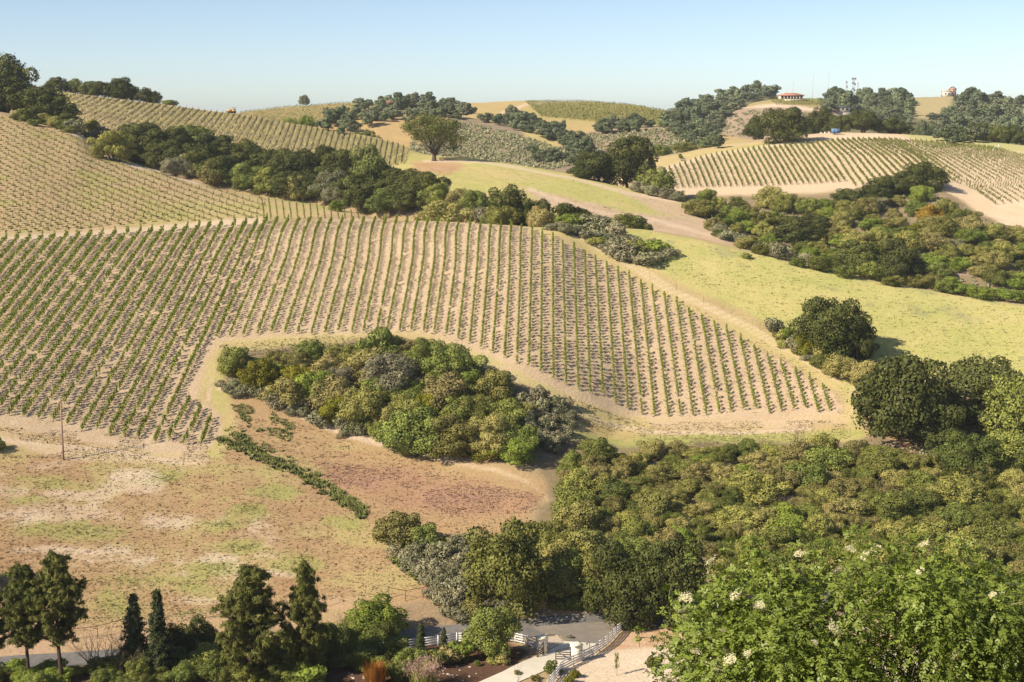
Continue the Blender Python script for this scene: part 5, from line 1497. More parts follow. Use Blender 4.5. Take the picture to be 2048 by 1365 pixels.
for p in ysp:
    i = random.randrange(5); rz = random.uniform(0, 6.28)
    px, py, _ = proj(p.x, p.y, p.z)
    if id(p) in ind:
        o = mkobj('young_vine', YV[i][1], None, p, rz, random.uniform(0.9, 1.12))
        mkobj('shoots', YV[i][0], o)
        band = int(px // 52)
        lastx[band] = lastx.get(band, 0) + 1
        tag(o, '%s staked young vine up from the crest track, %s strip from the left edge' % (ORDW[min(lastx[band] - 1, 49)], ORDW[band]), 'young vine', 'staked young vines above the crest track')
    else:
        ym.add(YAR[i], p, random.uniform(0.8, 1.2), rz)
        h = 1.75 * random.uniform(0.85, 1.1)
        stk.bar((p.x, p.y, p.z - .1), (p.x + random.uniform(-.08, .08), p.y, p.z + h), .04, .04, (0, 1, 0))
ym.build('young_vine_foliage', LM['vine'], 'small green shoots of the young vineyard on the left hill')
o = stk.build('young_vine_stakes', STAKE); tag(o, 'thin stakes of the young vineyard on the left hill', kind='stuff')

# ridge vineyard: dark vine rows between strips of tall grass
random.seed(9)
BR = leaf_mat('old_vine_wood', (0.085, 0.068, 0.045), (0.190, 0.160, 0.080), None, 0.1, 0.3)
oldv = []
for i in range(4):
    P, N = vine_leaf_points(14, 0.6, 1.0, 0.15, rng)
    oldv.append(arrays_of(leaves_mesh('oldvine', P, N, 0.36, BR, 1.0, 0.6)))
gm = Mass(); rown = 0
STRIP = tuft_arrays(6, 9, 0.55, 1.15, 0.5)
xt = 105.0
LOW = [(100, 262), (200, 268), (300, 290), (430, 318), (560, 345), (700, 352), (810, 330)]
def ridge_y(x): return float(np.interp(x, [0, 100, 200, 330, 430, 480, 600, 700, 790, 850], [186, 185, 196, 212, 225, 231, 252, 268, 288, 311]))
while xt < 812:
    sl = float(np.interp(xt, [100, 200, 300, 400, 480, 600, 750, 810], [-1.9, -1.6, -1.25, -0.9, -0.58, -0.30, -0.2, -0.15]))
    yt = ridge_y(xt) + 1.0
    def line(x0):
        out = []
        for k in range(30):
            y = yt + k * 3.4
            b = 1 + 0.25 * (k / 30)
            x = x0 + sl * (y - yt) * b
            if x < 92 or y > float(np.interp(x, [q[0] for q in LOW], [q[1] for q in LOW])): break
            out.append((x, y))
        return out
    pitch = float(np.interp(xt, [100, 300, 480, 800], [15.5, 13.5, 11.2, 10.6]))
    ln = line(xt)
    if len(ln) > 2:
        g = row_ground(ln, ['ridge_hill'])
        m = Mass()
        for p, d in resample(g, 1.3, 0.2):
            if random.random() < 0.9: m.add(oldv[random.randrange(4)], p, random.uniform(0.6, 0.95), random.uniform(0, 6))
        rown += 1
        if m.n > 400: m.row(g, BR, '%s dark old vine row of the ridge vineyard, counted from the left' % (ORDW[rown - 1] if rown <= 50 else '%dth' % rown), 'old vine rows of the ridge vineyard')
        for off, wd in ((0.5, 1.0),):
            ln2 = line(xt + pitch * off)
            if len(ln2) > 2:
                for p, d in resample(row_ground(ln2, ['ridge_hill']), 0.62, 0.2):
                    gm.add(STRIP[random.randrange(6)], (p.x + random.gauss(0, .22), p.y, p.z), random.uniform(0.8, 1.2), random.uniform(0, 6))
    xt += pitch
gm.build('tall_grass', LM['grass'], 'strips of tall yellow green grass between the ridge vineyard rows')

# right-hand vineyard: trellised green rows
RV = []
def c8(x, y): return (1300 + x / 2.738, 260 + y / 2.738)
topy = ([105, 160, 215, 295, 380, 490, 578, 695, 840, 930, 1020, 1130, 1310, 1500, 1700, 1900, 2060, 2400], [215, 200, 180, 155, 135, 120, 105, 95, 82, 70, 62, 57, 58, 66, 82, 100, 112, 140])
for kk in range(62):
    xt_ = 105 + 28.7 * kk
    yt_ = float(np.interp(xt_, *topy))
    if kk <= 28:
        xb, yb = 148 + 33 * kk, float(np.interp(kk, [0, 8, 16, 24, 28], [325, 321, 315, 302, 292]))
        pts = [(xt_, yt_), ((xt_ + xb) / 2 + 3, (yt_ + yb) / 2), (xb, yb)]
    elif kk <= 41:
        t = (kk - 28) / 13
        xb, yb = 1085 + t * 560, 318 - t * 24
        pts = [(xt_, yt_), (xt_ + (xb - xt_) * 0.45, yt_ + (yb - yt_) * 0.36), (xt_ + (xb - xt_) * 0.75, yt_ + (yb - yt_) * 0.72), (xb, yb)]
    else:
        t = (kk - 42)
        xb, yb = 1900 + t * 42, 415 - t * 4
        pts = [(xt_, yt_), (xt_ + (xb - xt_) * 0.3, yt_ + (yb - yt_) * 0.28), (xt_ + (xb - xt_) * 0.6, yt_ + (yb - yt_) * 0.64), (xt_ + (xb - xt_) * 0.8, yt_ + (yb - yt_) * 0.77), (xb, yb)]
    RV.append([c8(*q) for q in pts])
hv = []
for i in range(4):
    P, N = vine_leaf_points(16, 0.7, 1.5, 0.35, rng)
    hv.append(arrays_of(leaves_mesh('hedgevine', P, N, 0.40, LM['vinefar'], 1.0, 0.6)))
for kk, pix in enumerate(RV):
    fine = []
    for (x1, y1), (x2, y2) in zip(pix[:-1], pix[1:]):
        for t in np.linspace(0, 1, 8, endpoint=False): fine.append((x1 + (x2 - x1) * t, y1 + (y2 - y1) * t))
    fine.append(pix[-1])
    fine = [q for q in fine if q[0] < 2190]
    if len(fine) < 3: continue
    g = row_ground(fine, ['vineyard_hill'])
    m = Mass()
    for p, d in resample(g, 1.15, 0.15):
        if random.random() < 0.94: m.add(hv[random.randrange(4)], p, random.uniform(0.8, 1.1) * (1 if kk < 44 else 0.78), random.uniform(0, 6), lv=random.random())
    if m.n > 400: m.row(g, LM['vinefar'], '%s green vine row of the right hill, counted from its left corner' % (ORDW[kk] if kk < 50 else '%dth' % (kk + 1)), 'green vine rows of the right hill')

# far vineyard: rows too thin to tell one by one
fm = Mass()
fv = []
for i in range(3):
    P, N = vine_leaf_points(5, 1.3, 1.5, 0.3, rng)
    fv.append(arrays_of(leaves_mesh('farvine', P, N, 0.9, LM['vinefar'], 1.0, 0.6)))
for x0 in np.arange(1050, 1420, 5.0):
    for y in np.arange(200, 262, 1.3):
        x = x0 + (y - 204) * 1.1
        if not inpoly(x, y, [(1045, 204), (1150, 203), (1250, 209), (1330, 222), (1385, 248), (1340, 252), (1200, 246), (1080, 235)]): continue
        p = hit(x, y, ['far_hill'])
        if p is not None: fm.add(fv[random.randrange(3)], p, 1.0, random.uniform(0, 6))
for x0 in np.arange(470, 900, 7.0):
    for y in np.arange(205, 250, 1.3):
        x = x0 - (y - 212) * 1.5
        if not 480 < x < 960: continue
        p = hit(x, y, ['far_hill'])
        if p is not None: fm.add(fv[random.randrange(3)], p, 0.9, random.uniform(0, 6))
for x0 in np.arange(1545, 1650, 5.0):
    for y in np.arange(199, 212, 1.2):
        p = hit(x0 + (y - 204) * 1.2, y, ['house_knoll'])
        if p is not None: fm.add(fv[random.randrange(3)], p, 0.8, random.uniform(0, 6))
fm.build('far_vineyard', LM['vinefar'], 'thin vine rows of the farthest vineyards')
# ------------------------------------------------------------------ road, driveway, apron
from mathutils.geometry import delaunay_2d_cdt
ASPH = plain_mat('asphalt', (0.185, 0.172, 0.162), 0.9, 0.18, 1.2, 0.3, dirt=(0.27, 0.235, 0.19))
APRON = plain_mat('worn_asphalt', (0.27, 0.235, 0.195), 0.9, 0.14, 0.8, 0.3, dirt=(0.33, 0.28, 0.22))
CONC = plain_mat('concrete_drive', (0.74, 0.67, 0.54), 0.85, 0.06, 0.6, 0.15, dirt=(0.66, 0.58, 0.46))
WHITE = plain_mat('white_paint', (0.80, 0.77, 0.74), 0.6, 0.05, 2.0, dirt=(0.66, 0.61, 0.56))
STUCCO = plain_mat('cream_stucco', (0.80, 0.72, 0.57), 0.8, 0.06, 2.0, dirt=(0.70, 0.60, 0.45))
STONE = plain_mat('brown_stone', (0.20, 0.145, 0.10), 0.9, 0.35, 4.0, 0.8)
GATEWOOD = plain_mat('dark_gate_metal', (0.055, 0.038, 0.030), 0.6, 0.2, 3.0)
RUSTPIPE = plain_mat('rusty_pipe', (0.13, 0.062, 0.040), 0.8, 0.3, 5.0)
POLEWOOD = plain_mat('pole_wood', (0.33, 0.215, 0.15), 0.9, 0.2, 3.0, 0.5)
TILE = plain_mat('terracotta', (0.42, 0.20, 0.135), 0.8, 0.2, 1.0)
ORANGETILE = plain_mat('orange_tile', (0.46, 0.26, 0.16), 0.8, 0.2, 1.0)
WALLW = plain_mat('pale_plaster', (0.74, 0.66, 0.54), 0.8, 0.06, 0.6)
GLASSD = plain_mat('dark_window', (0.035, 0.035, 0.040), 0.15, 0.1, 2.0, spec=0.6)
STEEL = plain_mat('galvanised_steel', (0.42, 0.42, 0.42), 0.5, 0.1, 2.0, metal=0.4)
BLUE = plain_mat('blue_trailer_paint', (0.13, 0.24, 0.42), 0.5, 0.1, 1.0)
YELL = plain_mat('machine_yellow', (0.72, 0.33, 0.04), 0.5, 0.15, 2.0)
BLACK = plain_mat('tyre_rubber', (0.022, 0.021, 0.020), 0.8, 0.2, 3.0)
GREYROOF = plain_mat('grey_sheet_roof', (0.26, 0.29, 0.33), 0.6, 0.1, 1.0)
ROCK = plain_mat('pale_rock', (0.52, 0.45, 0.36), 0.9, 0.25, 1.5, 0.8)

def sheet(name, poly, off, mat, step=0.9, kind='structure', pix=True, thick=0.0):
    P = [hit(x, y, ['hillside']) for x, y in poly] if pix else poly
    xy = [(p[0], p[1]) for p in P if p is not None]
    bd = []
    for a, b in zip(xy, xy[1:] + xy[:1]):
        n = max(1, int(math.hypot(b[0] - a[0], b[1] - a[1]) / step))
        bd += [(a[0] + (b[0] - a[0]) * i / n, a[1] + (b[1] - a[1]) * i / n) for i in range(n)]
    pts = [Vector(q) for q in bd]; ne = len(pts)
    X = np.arange(min(q[0] for q in bd), max(q[0] for q in bd), step); Y = np.arange(min(q[1] for q in bd), max(q[1] for q in bd), step)
    gx, gy = np.meshgrid(X, Y); gx = gx.ravel(); gy = gy.ravel()
    sd = sd_poly(gx, gy, bd)
    for x, y in zip(gx[sd < -step * 0.35], gy[sd < -step * 0.35]): pts.append(Vector((x, y)))
    v, e, f, *_ = delaunay_2d_cdt(pts, [(i, (i + 1) % ne) for i in range(ne)], [list(range(ne))], 1, 1e-4)
    mb = MB(); mb.add([(q.x, q.y, ground(q.x, q.y) + off) for q in v], f)
    o = mb.build(name, mat, smooth=True); o['kind'] = kind
    return o
def ribbon(name, pix, width, off, mat, step=1.0, nw=8):
    c = [Vector((p.x, p.y)) for p in (hit(x, y, ['hillside']) for x, y in pix) if p is not None]
    xs = [q.x for q in c]; ys = [q.y for q in c]
    X = np.arange(xs[0], xs[-1], step)
    Yv = pchip1(xs, ys, X)
    mb = MB(); vs = []
    for i in range(len(X)):
        j = min(i + 1, len(X) - 1); k = max(i - 1, 0)
        t = Vector((X[j] - X[k], Yv[j] - Yv[k])).normalized(); nrm = Vector((-t.y, t.x))
        for w in range(nw + 1):
            q = Vector((X[i], Yv[i])) + nrm * ((w / nw - 0.5) * width)
            vs.append((q.x, q.y, ground(q.x, q.y) + off))
    n = nw + 1
    mb.add(vs, [(i * n + w, (i + 1) * n + w, (i + 1) * n + w + 1, i * n + w + 1) for i in range(len(X) - 1) for w in range(nw)])
    o = mb.build(name, mat, smooth=True); o['kind'] = 'structure'
    return o
ribbon('road', [(-250, 1350), (0, 1332), (150, 1323), (430, 1304), (620, 1292), (800, 1280), (950, 1269), (1100, 1257), (1200, 1250), (1300, 1240), (1400, 1229), (1600, 1207), (1800, 1186)], 5.8, 0.08, ASPH)
sheet('road_apron', [(1062, 1256), (1130, 1250), (1249, 1243), (1246, 1252), (1222, 1266), (1196, 1288), (1129, 1283), (1120, 1272), (1085, 1268)], 0.10, APRON)
sheet('driveway', [(1129, 1283.5), (1196, 1288.5), (1181, 1303), (1139, 1322), (1121, 1331), (1036, 1366), (990, 1392), (890, 1392), (957, 1366), (1005, 1345), (1091, 1307), (1117, 1292)], 0.09, CONC)
sheet('gravel_verge', [(1092, 1276), (1117, 1274), (1127, 1284), (1114, 1292), (1093, 1303), (1084, 1290)], 0.055, plain_mat('pale_gravel', (0.60, 0.50, 0.38), 0.95, 0.25, 6.0, 0.6))

# ------------------------------------------------------------------ white rail fences
def along(pix): return [hit(x, y, ['hillside']) for x, y in pix]
def resamp2(pts, step):
    L = [0.0]
    for a, b in zip(pts[:-1], pts[1:]): L.append(L[-1] + (Vector((b.x - a.x, b.y - a.y))).length)
    n = max(1, round(L[-1] / step)); out = []
    for s in np.linspace(0, L[-1], n + 1):
        x = float(np.interp(s, L, [p.x for p in pts])); y = float(np.interp(s, L, [p.y for p in pts]))
        out.append(Vector((x, y, ground(x, y))))
    return out
def rail_fence(label, pix, step, h=1.3, rails=4):
    pts = resamp2(along(pix), step)
    root = empty('rail_fence', pts[0]); tag(root, label, 'fence')
    for i, p in enumerate(pts):
        mb = MB(); q = p - pts[0]
        mb.box((q.x, q.y, q.z + h / 2 - 0.1), (0.13, 0.13, h + 0.2)); mb.box((q.x, q.y, q.z + h + 0.03), (0.17, 0.17, 0.05), 0, 0.4)
        mb.build('post', WHITE, root)
        if i + 1 < len(pts):
            e = pts[i + 1] - pts[0]
            for k in range(rails):
                z = h * (0.20 + 0.235 * k)
                MB().bar((q.x, q.y, q.z + z), (e.x, e.y, e.z + z), 0.05, 0.16).build('rail', WHITE, root)
    return root
rail_fence('white four rail fence bordering the sandy lot right of the driveway', [(1258, 1250), (1236, 1269), (1214, 1293), (1198, 1304), (1184, 1314), (1166, 1323), (1147, 1332), (1127, 1340), (1119, 1352), (1105, 1367), (1092, 1390)], 2.4)
rail_fence('white four rail fence between the garden and the road left of the gate', [(1073, 1300), (1058, 1293), (1040, 1287), (1010, 1283), (980, 1282), (945, 1283), (910, 1287), (870, 1293), (835, 1297), (800, 1302), (760, 1306)], 2.4)

def pillar(label, px, py, rz):
    p = hit(px, py, ['hillside'])
    r = empty('gate_pillar', p, rz); tag(r, label, 'pillar', 'gate pillars')
    MB().box((0, 0, 0.97), (1.05, 1.0, 2.0)).build('body', STUCCO, r)
    mb = MB(); mb.box((0, 0, 2.02), (1.22, 1.18, 0.12)); mb.box((0, 0, 2.12), (1.10, 1.06, 0.08), 0, 0.7)
    mb.build('cap', STUCCO, r)
    for i in range(6):
        for j in range(3):
            MB().box((0.535, -0.36 + 0.36 * j + (0.03 if i % 2 else -0.03), 0.20 + 0.31 * i), (0.05 + 0.02 * ((i * 7 + j * 3) % 3), 0.33, 0.28)).build('stone', STONE, r)
    return p
pl = pillar('cream gate pillar with a stone clad side left of the driveway', 1083, 1308, R(24))
pr_ = pillar('cream gate pillar with a stone clad side right of the driveway', 1152, 1322, R(24))
def gate(label, p, rz, L=1.9):
    r = empty('gate_leaf', p, rz); tag(r, label, 'gate', 'driveway gate leaves')
    MB().box((0.0, 0, 0.80), (0.09, 0.08, 1.55)).build('hinge_stile', GATEWOOD, r)
    MB().box((-L, 0, 0.55), (0.09, 0.08, 1.05)).build('end_stile', GATEWOOD, r)
    for k in range(4): MB().bar((0, 0, 0.12 + 0.27 * k), (-L, 0, 0.12 + 0.27 * k), 0.05, 0.09).build('rail', GATEWOOD, r)
    mb = MB()
    for k in range(6):
        a, b = k / 6, (k + 1) / 6
        f = lambda t: 1.06 + 0.5 * (1 - t) ** 1.3
        mb.bar((-L * a, 0, f(a)), (-L * b, 0, f(b)), 0.06, 0.10)
    mb.build('top_rail', GATEWOOD, r)
    MB().bar((-0.05, 0.045, 0.15), (-L, 0.045, 1.0), 0.05, 0.08).build('brace', GATEWOOD, r)
gate('dark gate leaf with a sloping top beside the right pillar', pr_ + Vector((-0.62, 0.0, 0.05)), R(-8), 1.7)
gate('dark gate leaf folded against the left pillar', pl + Vector((0.2, -0.62, 0.05)), R(62), 1.6)

# path lamp
p = hit(1179, 1308, ['hillside'])
r = empty('path_lamp', p); tag(r, 'black hooked path lamp by the white fence at the gate', 'lamp')
MB().tube([(0, 0, -.1), (0, 0, 1.25), (-.05, 0, 1.42), (-.17, 0, 1.47), (-.27, 0, 1.40), (-.29, 0, 1.30)], 0.03, 6).build('pole', BLACK, r, True)
MB().tube([(-.29, 0, 1.31), (-.29, 0, 1.26), (-.29, 0, 1.17)], [0.03, 0.07, 0.12], 8).build('lamp_shade', BLACK, r, True)
MB().tube([(0, 0, -.02), (0, 0, .06)], 0.11, 8).build('base', BLACK, r)

# ------------------------------------------------------------------ power pole
p = hit(127, 920, ['hillside'])
r = empty('power_pole', p); tag(r, 'tall wooden power pole below the main vineyard', 'power pole')
MB().tube([(0, 0, -.5), (0, 0, 5), (0, 0, 10.2)], [0.17, 0.14, 0.10], 8).build('pole', POLEWOOD, r, True)
MB().bar((0.05, -1.1, 9.6), (-0.05, 1.1, 9.6), 0.10, 0.12).build('crossarm', POLEWOOD, r)
for s in (-1.0, -0.4, 0.4, 1.0):
    MB().tube([(0, s, 9.66), (0, s, 9.74), (0, s, 9.82)], [0.025, 0.05, 0.03], 6).build('insulator', STEEL, r)
MB().box((0.13, 0, 1.9), (0.06, 0.14, 0.3)).build('sign_plate', STEEL, r)

# ------------------------------------------------------------------ wire fences
WIRE = plain_mat('wire', (0.20, 0.17, 0.14), 0.6, 0.1, 3.0)
def wire_fence(label, pix, step, h, toprail=False, rad=0.045, wires=3):
    pts = resamp2([q for q in along(pix) if q is not None], step)
    r = empty('wire_fence', pts[0]); tag(r, label, 'fence', None)
    for i, p in enumerate(pts):
        q = p - pts[0]
        MB().tube([(q.x, q.y, q.z - .2), (q.x, q.y, q.z + h)], rad, 5).build('post', RUSTPIPE, r)
        if i + 1 < len(pts):
            e = pts[i + 1] - pts[0]
            for k in range(wires):
                z = h * (k + 1) / (wires + 0.6)
                MB().tube([(q.x, q.y, q.z + z), (e.x, e.y, e.z + z)], 0.007, 3, False).build('wire', WIRE, r)
            if toprail: MB().tube([(q.x, q.y, q.z + h - .03), (e.x, e.y, e.z + h - .03)], rad * 0.9, 5).build('rail', RUSTPIPE, r)
wire_fence('rusty pipe fence corner at the foot of the field above the road', [(778, 1197), (812, 1203), (845, 1197), (872, 1184)], 2.6, 1.45, True)
wire_fence('rusty pipe brace fence behind the left pines', [(135, 1284), (211, 1276), (250, 1262)], 4.5, 1.6, True)
wire_fence('thin wire fence along the foot of the field', [(250, 1262), (375, 1246), (500, 1232), (620, 1218), (778, 1197)], 8.0, 1.6)
wire_fence('thin wire fence under the right half of the main vineyard', [(1160, 868), (1240, 885), (1360, 880), (1480, 878), (1600, 876), (1700, 872)], 4.8, 1.5, rad=0.03)
wire_fence('thin wire fence along the meadow track', [(1300, 560), (1370, 590), (1440, 622), (1520, 660)], 6.0, 1.5, rad=0.03)

# ------------------------------------------------------------------ buildings
def gable(mb, x0, x1, y0, y1, z, rise, over=0.5):
    ym_ = (y0 + y1) / 2
    v = [(x0 - over, y0 - over, z), (x1 + over, y0 - over, z), (x1 + over, y1 + over, z), (x0 - over, y1 + over, z), (x0 - over, ym_, z + rise), (x1 + over, ym_, z + rise),
         (x0 - over, y0 - over, z - .2), (x1 + over, y0 - over, z - .2), (x1 + over, y1 + over, z - .2), (x0 - over, y1 + over, z - .2)]
    mb.add(v, [(0, 1, 5, 4), (2, 3, 4, 5), (1, 2, 5), (3, 0, 4), (7, 6, 9, 8), (6, 7, 1, 0), (7, 8, 2, 1), (8, 9, 3, 2), (9, 6, 0, 3)])
def hip(mb, x0, x1, y0, y1, z, rise, over=0.6):
    x0 -= over; x1 += over; y0 -= over; y1 += over; ym_ = (y0 + y1) / 2; k = (y1 - y0) / 2
    v = [(x0, y0, z), (x1, y0, z), (x1, y1, z), (x0, y1, z), (x0 + k, ym_, z + rise), (x1 - k, ym_, z + rise), (x0, y0, z - .25), (x1, y0, z - .25), (x1, y1, z - .25), (x0, y1, z - .25)]
    mb.add(v, [(0, 1, 5, 4), (1, 2, 5), (2, 3, 4, 5), (3, 0, 4), (7, 6, 9, 8), (6, 7, 1, 0), (7, 8, 2, 1), (8, 9, 3, 2), (9, 6, 0, 3)])
# long red roofed house on the knoll
p = at_d(1581, 1052)
r = empty('ranch_house', p + Vector((0, 0, 0.2))); tag(r, 'long white house with a red tiled roof on the far knoll', 'house')
MB().box((0, 0, 1.0), (17, 8, 3.2)).build('wall', WALLW, r)
mb = MB(); hip(mb, -8.5, 8.5, -6.0, 4, 2.6, 1.7); rf = mb.build('roof', TILE, r)
for x in (-4.5, -0.5, 3.6): MB().box((x, 0.6, 4.2), (0.9, 0.9, 1.3)).build('chimney', WALLW, rf)
for x in np.linspace(-8, 8, 8): MB().box((x, -5.7, 0.9), (0.45, 0.45, 3.1)).build('column', WALLW, r)
for x in np.linspace(-6.8, 6.8, 6): MB().box((x, -4.03, 1.2), (1.5, 0.12, 1.9)).build('window', GLASSD, r)
MB().box((0, -8.5, -1.3), (13, 0.5, 2.0)).build('terrace_wall', WALLW, r)
# cream house below it
p = hit(1686, 231)
if p is not None:
    p = p + Vector((0, 0, 2.6))
    r = empty('cream_house', p); tag(r, 'small cream house with a flat teal roof above the crest oaks', 'house')
    m = mpp(p); W = 26 * m
    MB().box((0, 3, 1.4), (W, 7, 4.2)).build('wall', STUCCO, r)
    MB().box((0, 3.2, -2.2), (W + 2.0, 8, 3.0), 0, 0.96).build('terrace', ROCK, r)
    MB().box((0, 2.6, 3.72), (W + 1.4, 8.6, 0.4)).build('roof', plain_mat('teal_roof', (0.20, 0.27, 0.25), 0.6, 0.1, 1.0), r)
    for x in (-0.05, 0.26): MB().box((x * W, -0.55, 1.7), (W * 0.18, 0.12, 1.5)).build('window', GLASSD, r)
    MB().box((-0.36 * W, -0.56, 1.3), (W * 0.13, 0.14, 2.6)).build('door', TILE, r)
    MB().box((-0.46 * W, -1.2, 1.6), (0.35, 0.35, 3.9)).build('porch_post', TILE, r)
# orange roofed house
p = at_d(1898, 1228)
r = empty('villa', p); tag(r, 'cream villa with orange tiled tower roof on the back ridge', 'house')
MB().box((-2.2, 0, 2.0), (7, 7, 4.6)).build('wall', WALLW, r)
MB().box((3.2, 1, 3.0), (4.4, 6, 6.6)).build('tower_wall', plain_mat('orange_plaster', (0.52, 0.36, 0.27), 0.8, 0.1, 1.0), r)
mb = MB(); hip(mb, 1.0, 5.4, -2, 4, 6.3, 1.9, 0.4); mb.build('tower_roof', ORANGETILE, r)
mb = MB(); gable(mb, -5.7, 1.0, -3.5, 3.5, 4.3, 1.2, 0.3); mb.build('roof', plain_mat('pale_tile', (0.60, 0.46, 0.36), 0.8, 0.1, 1.0), r)
for x in (-4, -1.5): MB().box((x, -3.53, 2.3), (1.2, 0.12, 1.4)).build('window', GLASSD, r)
MB().box((3.2, -2.03, 4.4), (1.2, 0.12, 1.6)).build('window', GLASSD, r)
# red roof on the middle wooded hill
p = at_d(783, 846)
r = empty('hill_cabin', p + Vector((0, 0, 1.9))); tag(r, 'cabin with a long red roof among the oaks of the middle hill', 'house')
MB().box((0, 0, 1.4), (4.6, 4, 3.4)).build('wall', WALLW, r)
mb = MB(); gable(mb, -2.4, 2.4, -2.2, 2.2, 3.0, 0.9, 0.4); mb.build('roof', plain_mat('dark_red_roof', (0.27, 0.10, 0.085), 0.7, 0.15, 1.0), r)
for x in (-1.4, 0, 1.4): MB().box((x, -2.04, 1.8), (0.8, 0.1, 1.3)).build('window', GLASSD, r)
# grey barn behind the left ridge
p = at_d(77, 612)
r = empty('barn', p); tag(r, 'grey sheet roofed barn showing behind the left ridge', 'barn')
MB().box((0, 0, 0.6), (3.0, 4.5, 2.2)).build('wall', WALLW, r)
mb = MB(); gable(mb, -1.5, 1.5, -2.3, 2.3, 1.7, 0.7, 0.25); mb.build('roof', GREYROOF, r)
MB().box((0.4, -2.28, 0.6), (1.0, 0.1, 1.6)).build('door', GLASSD, r)

# ------------------------------------------------------------------ radio masts
def mast(label, px, d, top, w, lattice, drums=(), base_off=0.0):
    p = at_d(px, d); m = mpp(p)
    H = (float(proj(p.x, p.y, p.z)[1]) - top) * m
    r = empty('radio_mast', p); tag(r, label, 'radio mast', 'radio masts on the back ridge')
    if lattice:
        for i in range(3):
            a = i * 2.094 + 0.4
            MB().bar((math.cos(a) * w, math.sin(a) * w, -1), (math.cos(a) * w * .5, math.sin(a) * w * .5, H), 0.16, 0.16).build('leg', STEEL, r)
        nb = max(4, int(H / 1.6)); mb = MB()
        for k in range(nb):
            z0_, z1_ = H * k / nb, H * (k + 1) / nb
            for i in range(3):
                a, b = i * 2.094 + 0.4, (i + 1) * 2.094 + 0.4
                f = lambda z: w * (1 - 0.5 * z / H)
                mb.bar((math.cos(a) * f(z0_), math.sin(a) * f(z0_), z0_), (math.cos(b) * f(z1_), math.sin(b) * f(z1_), z1_), 0.08, 0.08)
        o = mb.build('bracing', STEEL, r); o['kind'] = 'stuff'
    else:
        MB().tube([(0, 0, -1), (0, 0, H)], [0.13, 0.10], 5).build('pole', STEEL, r)
        MB().bar((-0.7, 0, H * 0.85), (0.7, 0, H * 0.85), 0.1, 0.1).build('crossarm', STEEL, r)
    for (z, x, s) in drums:
        MB().tube([(x, -0.2, H * z), (x, -0.9, H * z)], s, 10).build('dish', plain_mat('dish_grey', (0.30, 0.26, 0.26), 0.6, 0.1, 2.0) if 'dish' not in bpy.data.materials else STEEL, r)
    MB().tube([(0, 0, H), (0, 0, H * 1.06)], 0.06, 4).build('antenna', STEEL, r)
mast('short mast with a crossarm behind the red roofed house', 1586, 1285, 165, 0.8, False)
mast('thin mast, second of the six masts from the left', 1625, 1282, 150, 0.5, False)
mast('thin mast, third of the six masts from the left', 1656, 1280, 150, 0.5, False)
mast('lattice tower left of the one with the dishes', 1692, 1275, 163, 1.3, True, ((0.7, 0.3, 0.8), (0.95, -0.3, 0.7)))
mast('thickest lattice tower, hung with dishes', 1706, 1272, 157, 1.7, True, ((0.97, -1.1, 1.0), (0.97, 1.1, 1.0), (0.78, -0.7, 1.1), (0.72, 0.9, 1.0), (0.52, -0.5, 1.0), (0.45, 0.8, 0.9)))
mast('slim lattice tower right of the one with the dishes', 1715, 1270, 166, 0.9, True, ((0.4, 0.5, 0.6),))

# ------------------------------------------------------------------ vehicles and gear
def wheel(parent, x, y, z, rad, wd):
    w = MB().tube([(x, y - wd / 2, z), (x, y + wd / 2, z)], rad, 14).build('wheel', BLACK, parent)
    MB().tube([(x, y - wd / 2 - .02, z), (x, y + wd / 2 + .02, z)], rad * 0.5, 10).build('rim', STEEL, w)
p = at_d(1671, 634); m = mpp(p)
r = empty('box_trailer', p, R(-6)); tag(r, 'blue box trailer parked on the right crest', 'trailer')
MB().box((0, 0, 1.55), (3.6, 2.0, 1.75)).build('body', BLUE, r)
MB().box((0, 0, 2.47), (3.7, 2.1, 0.10)).build('roof', plain_mat('pale_blue_roof', (0.35, 0.47, 0.62), 0.5, 0.1, 1.0), r)
MB().box((0, 0, 0.58), (3.4, 1.8, 0.16)).build('chassis', BLACK, r)
MB().bar((1.8, 0, .55), (2.9, 0, .5), 0.12, 0.12).build('drawbar', BLACK, r)
MB().box((-0.9, -1.02, 1.5), (0.8, 0.05, 1.4)).build('door', plain_mat('blue_door', (0.10, 0.19, 0.36), 0.5, 0.1, 1.0), r)
for s in (-0.95, 0.95): wheel(r, -0.3, s, 0.38, 0.38, 0.2)
# beehives
HIVE = plain_mat('hive_white', (0.80, 0.76, 0.66), 0.7, 0.05, 1.0)
for i, (px, d, word) in enumerate(((1646, 664, 'first'), (1650, 660, 'second'), (1654, 664, 'third'), (1658, 660, 'fourth'), (1662, 663, 'fifth'), (1642, 660, 'leftmost low'))):
    p = at_d(px, d); r = empty('beehive', p); tag(r, '%s white beehive box left of the blue trailer' % word, 'beehive', 'beehives by the blue trailer')
    MB().box((0, 0, .55), (0.75, 0.65, 0.9)).build('body', HIVE, r); MB().box((0, 0, 1.05), (0.85, 0.75, 0.12)).build('lid', STEEL, r)
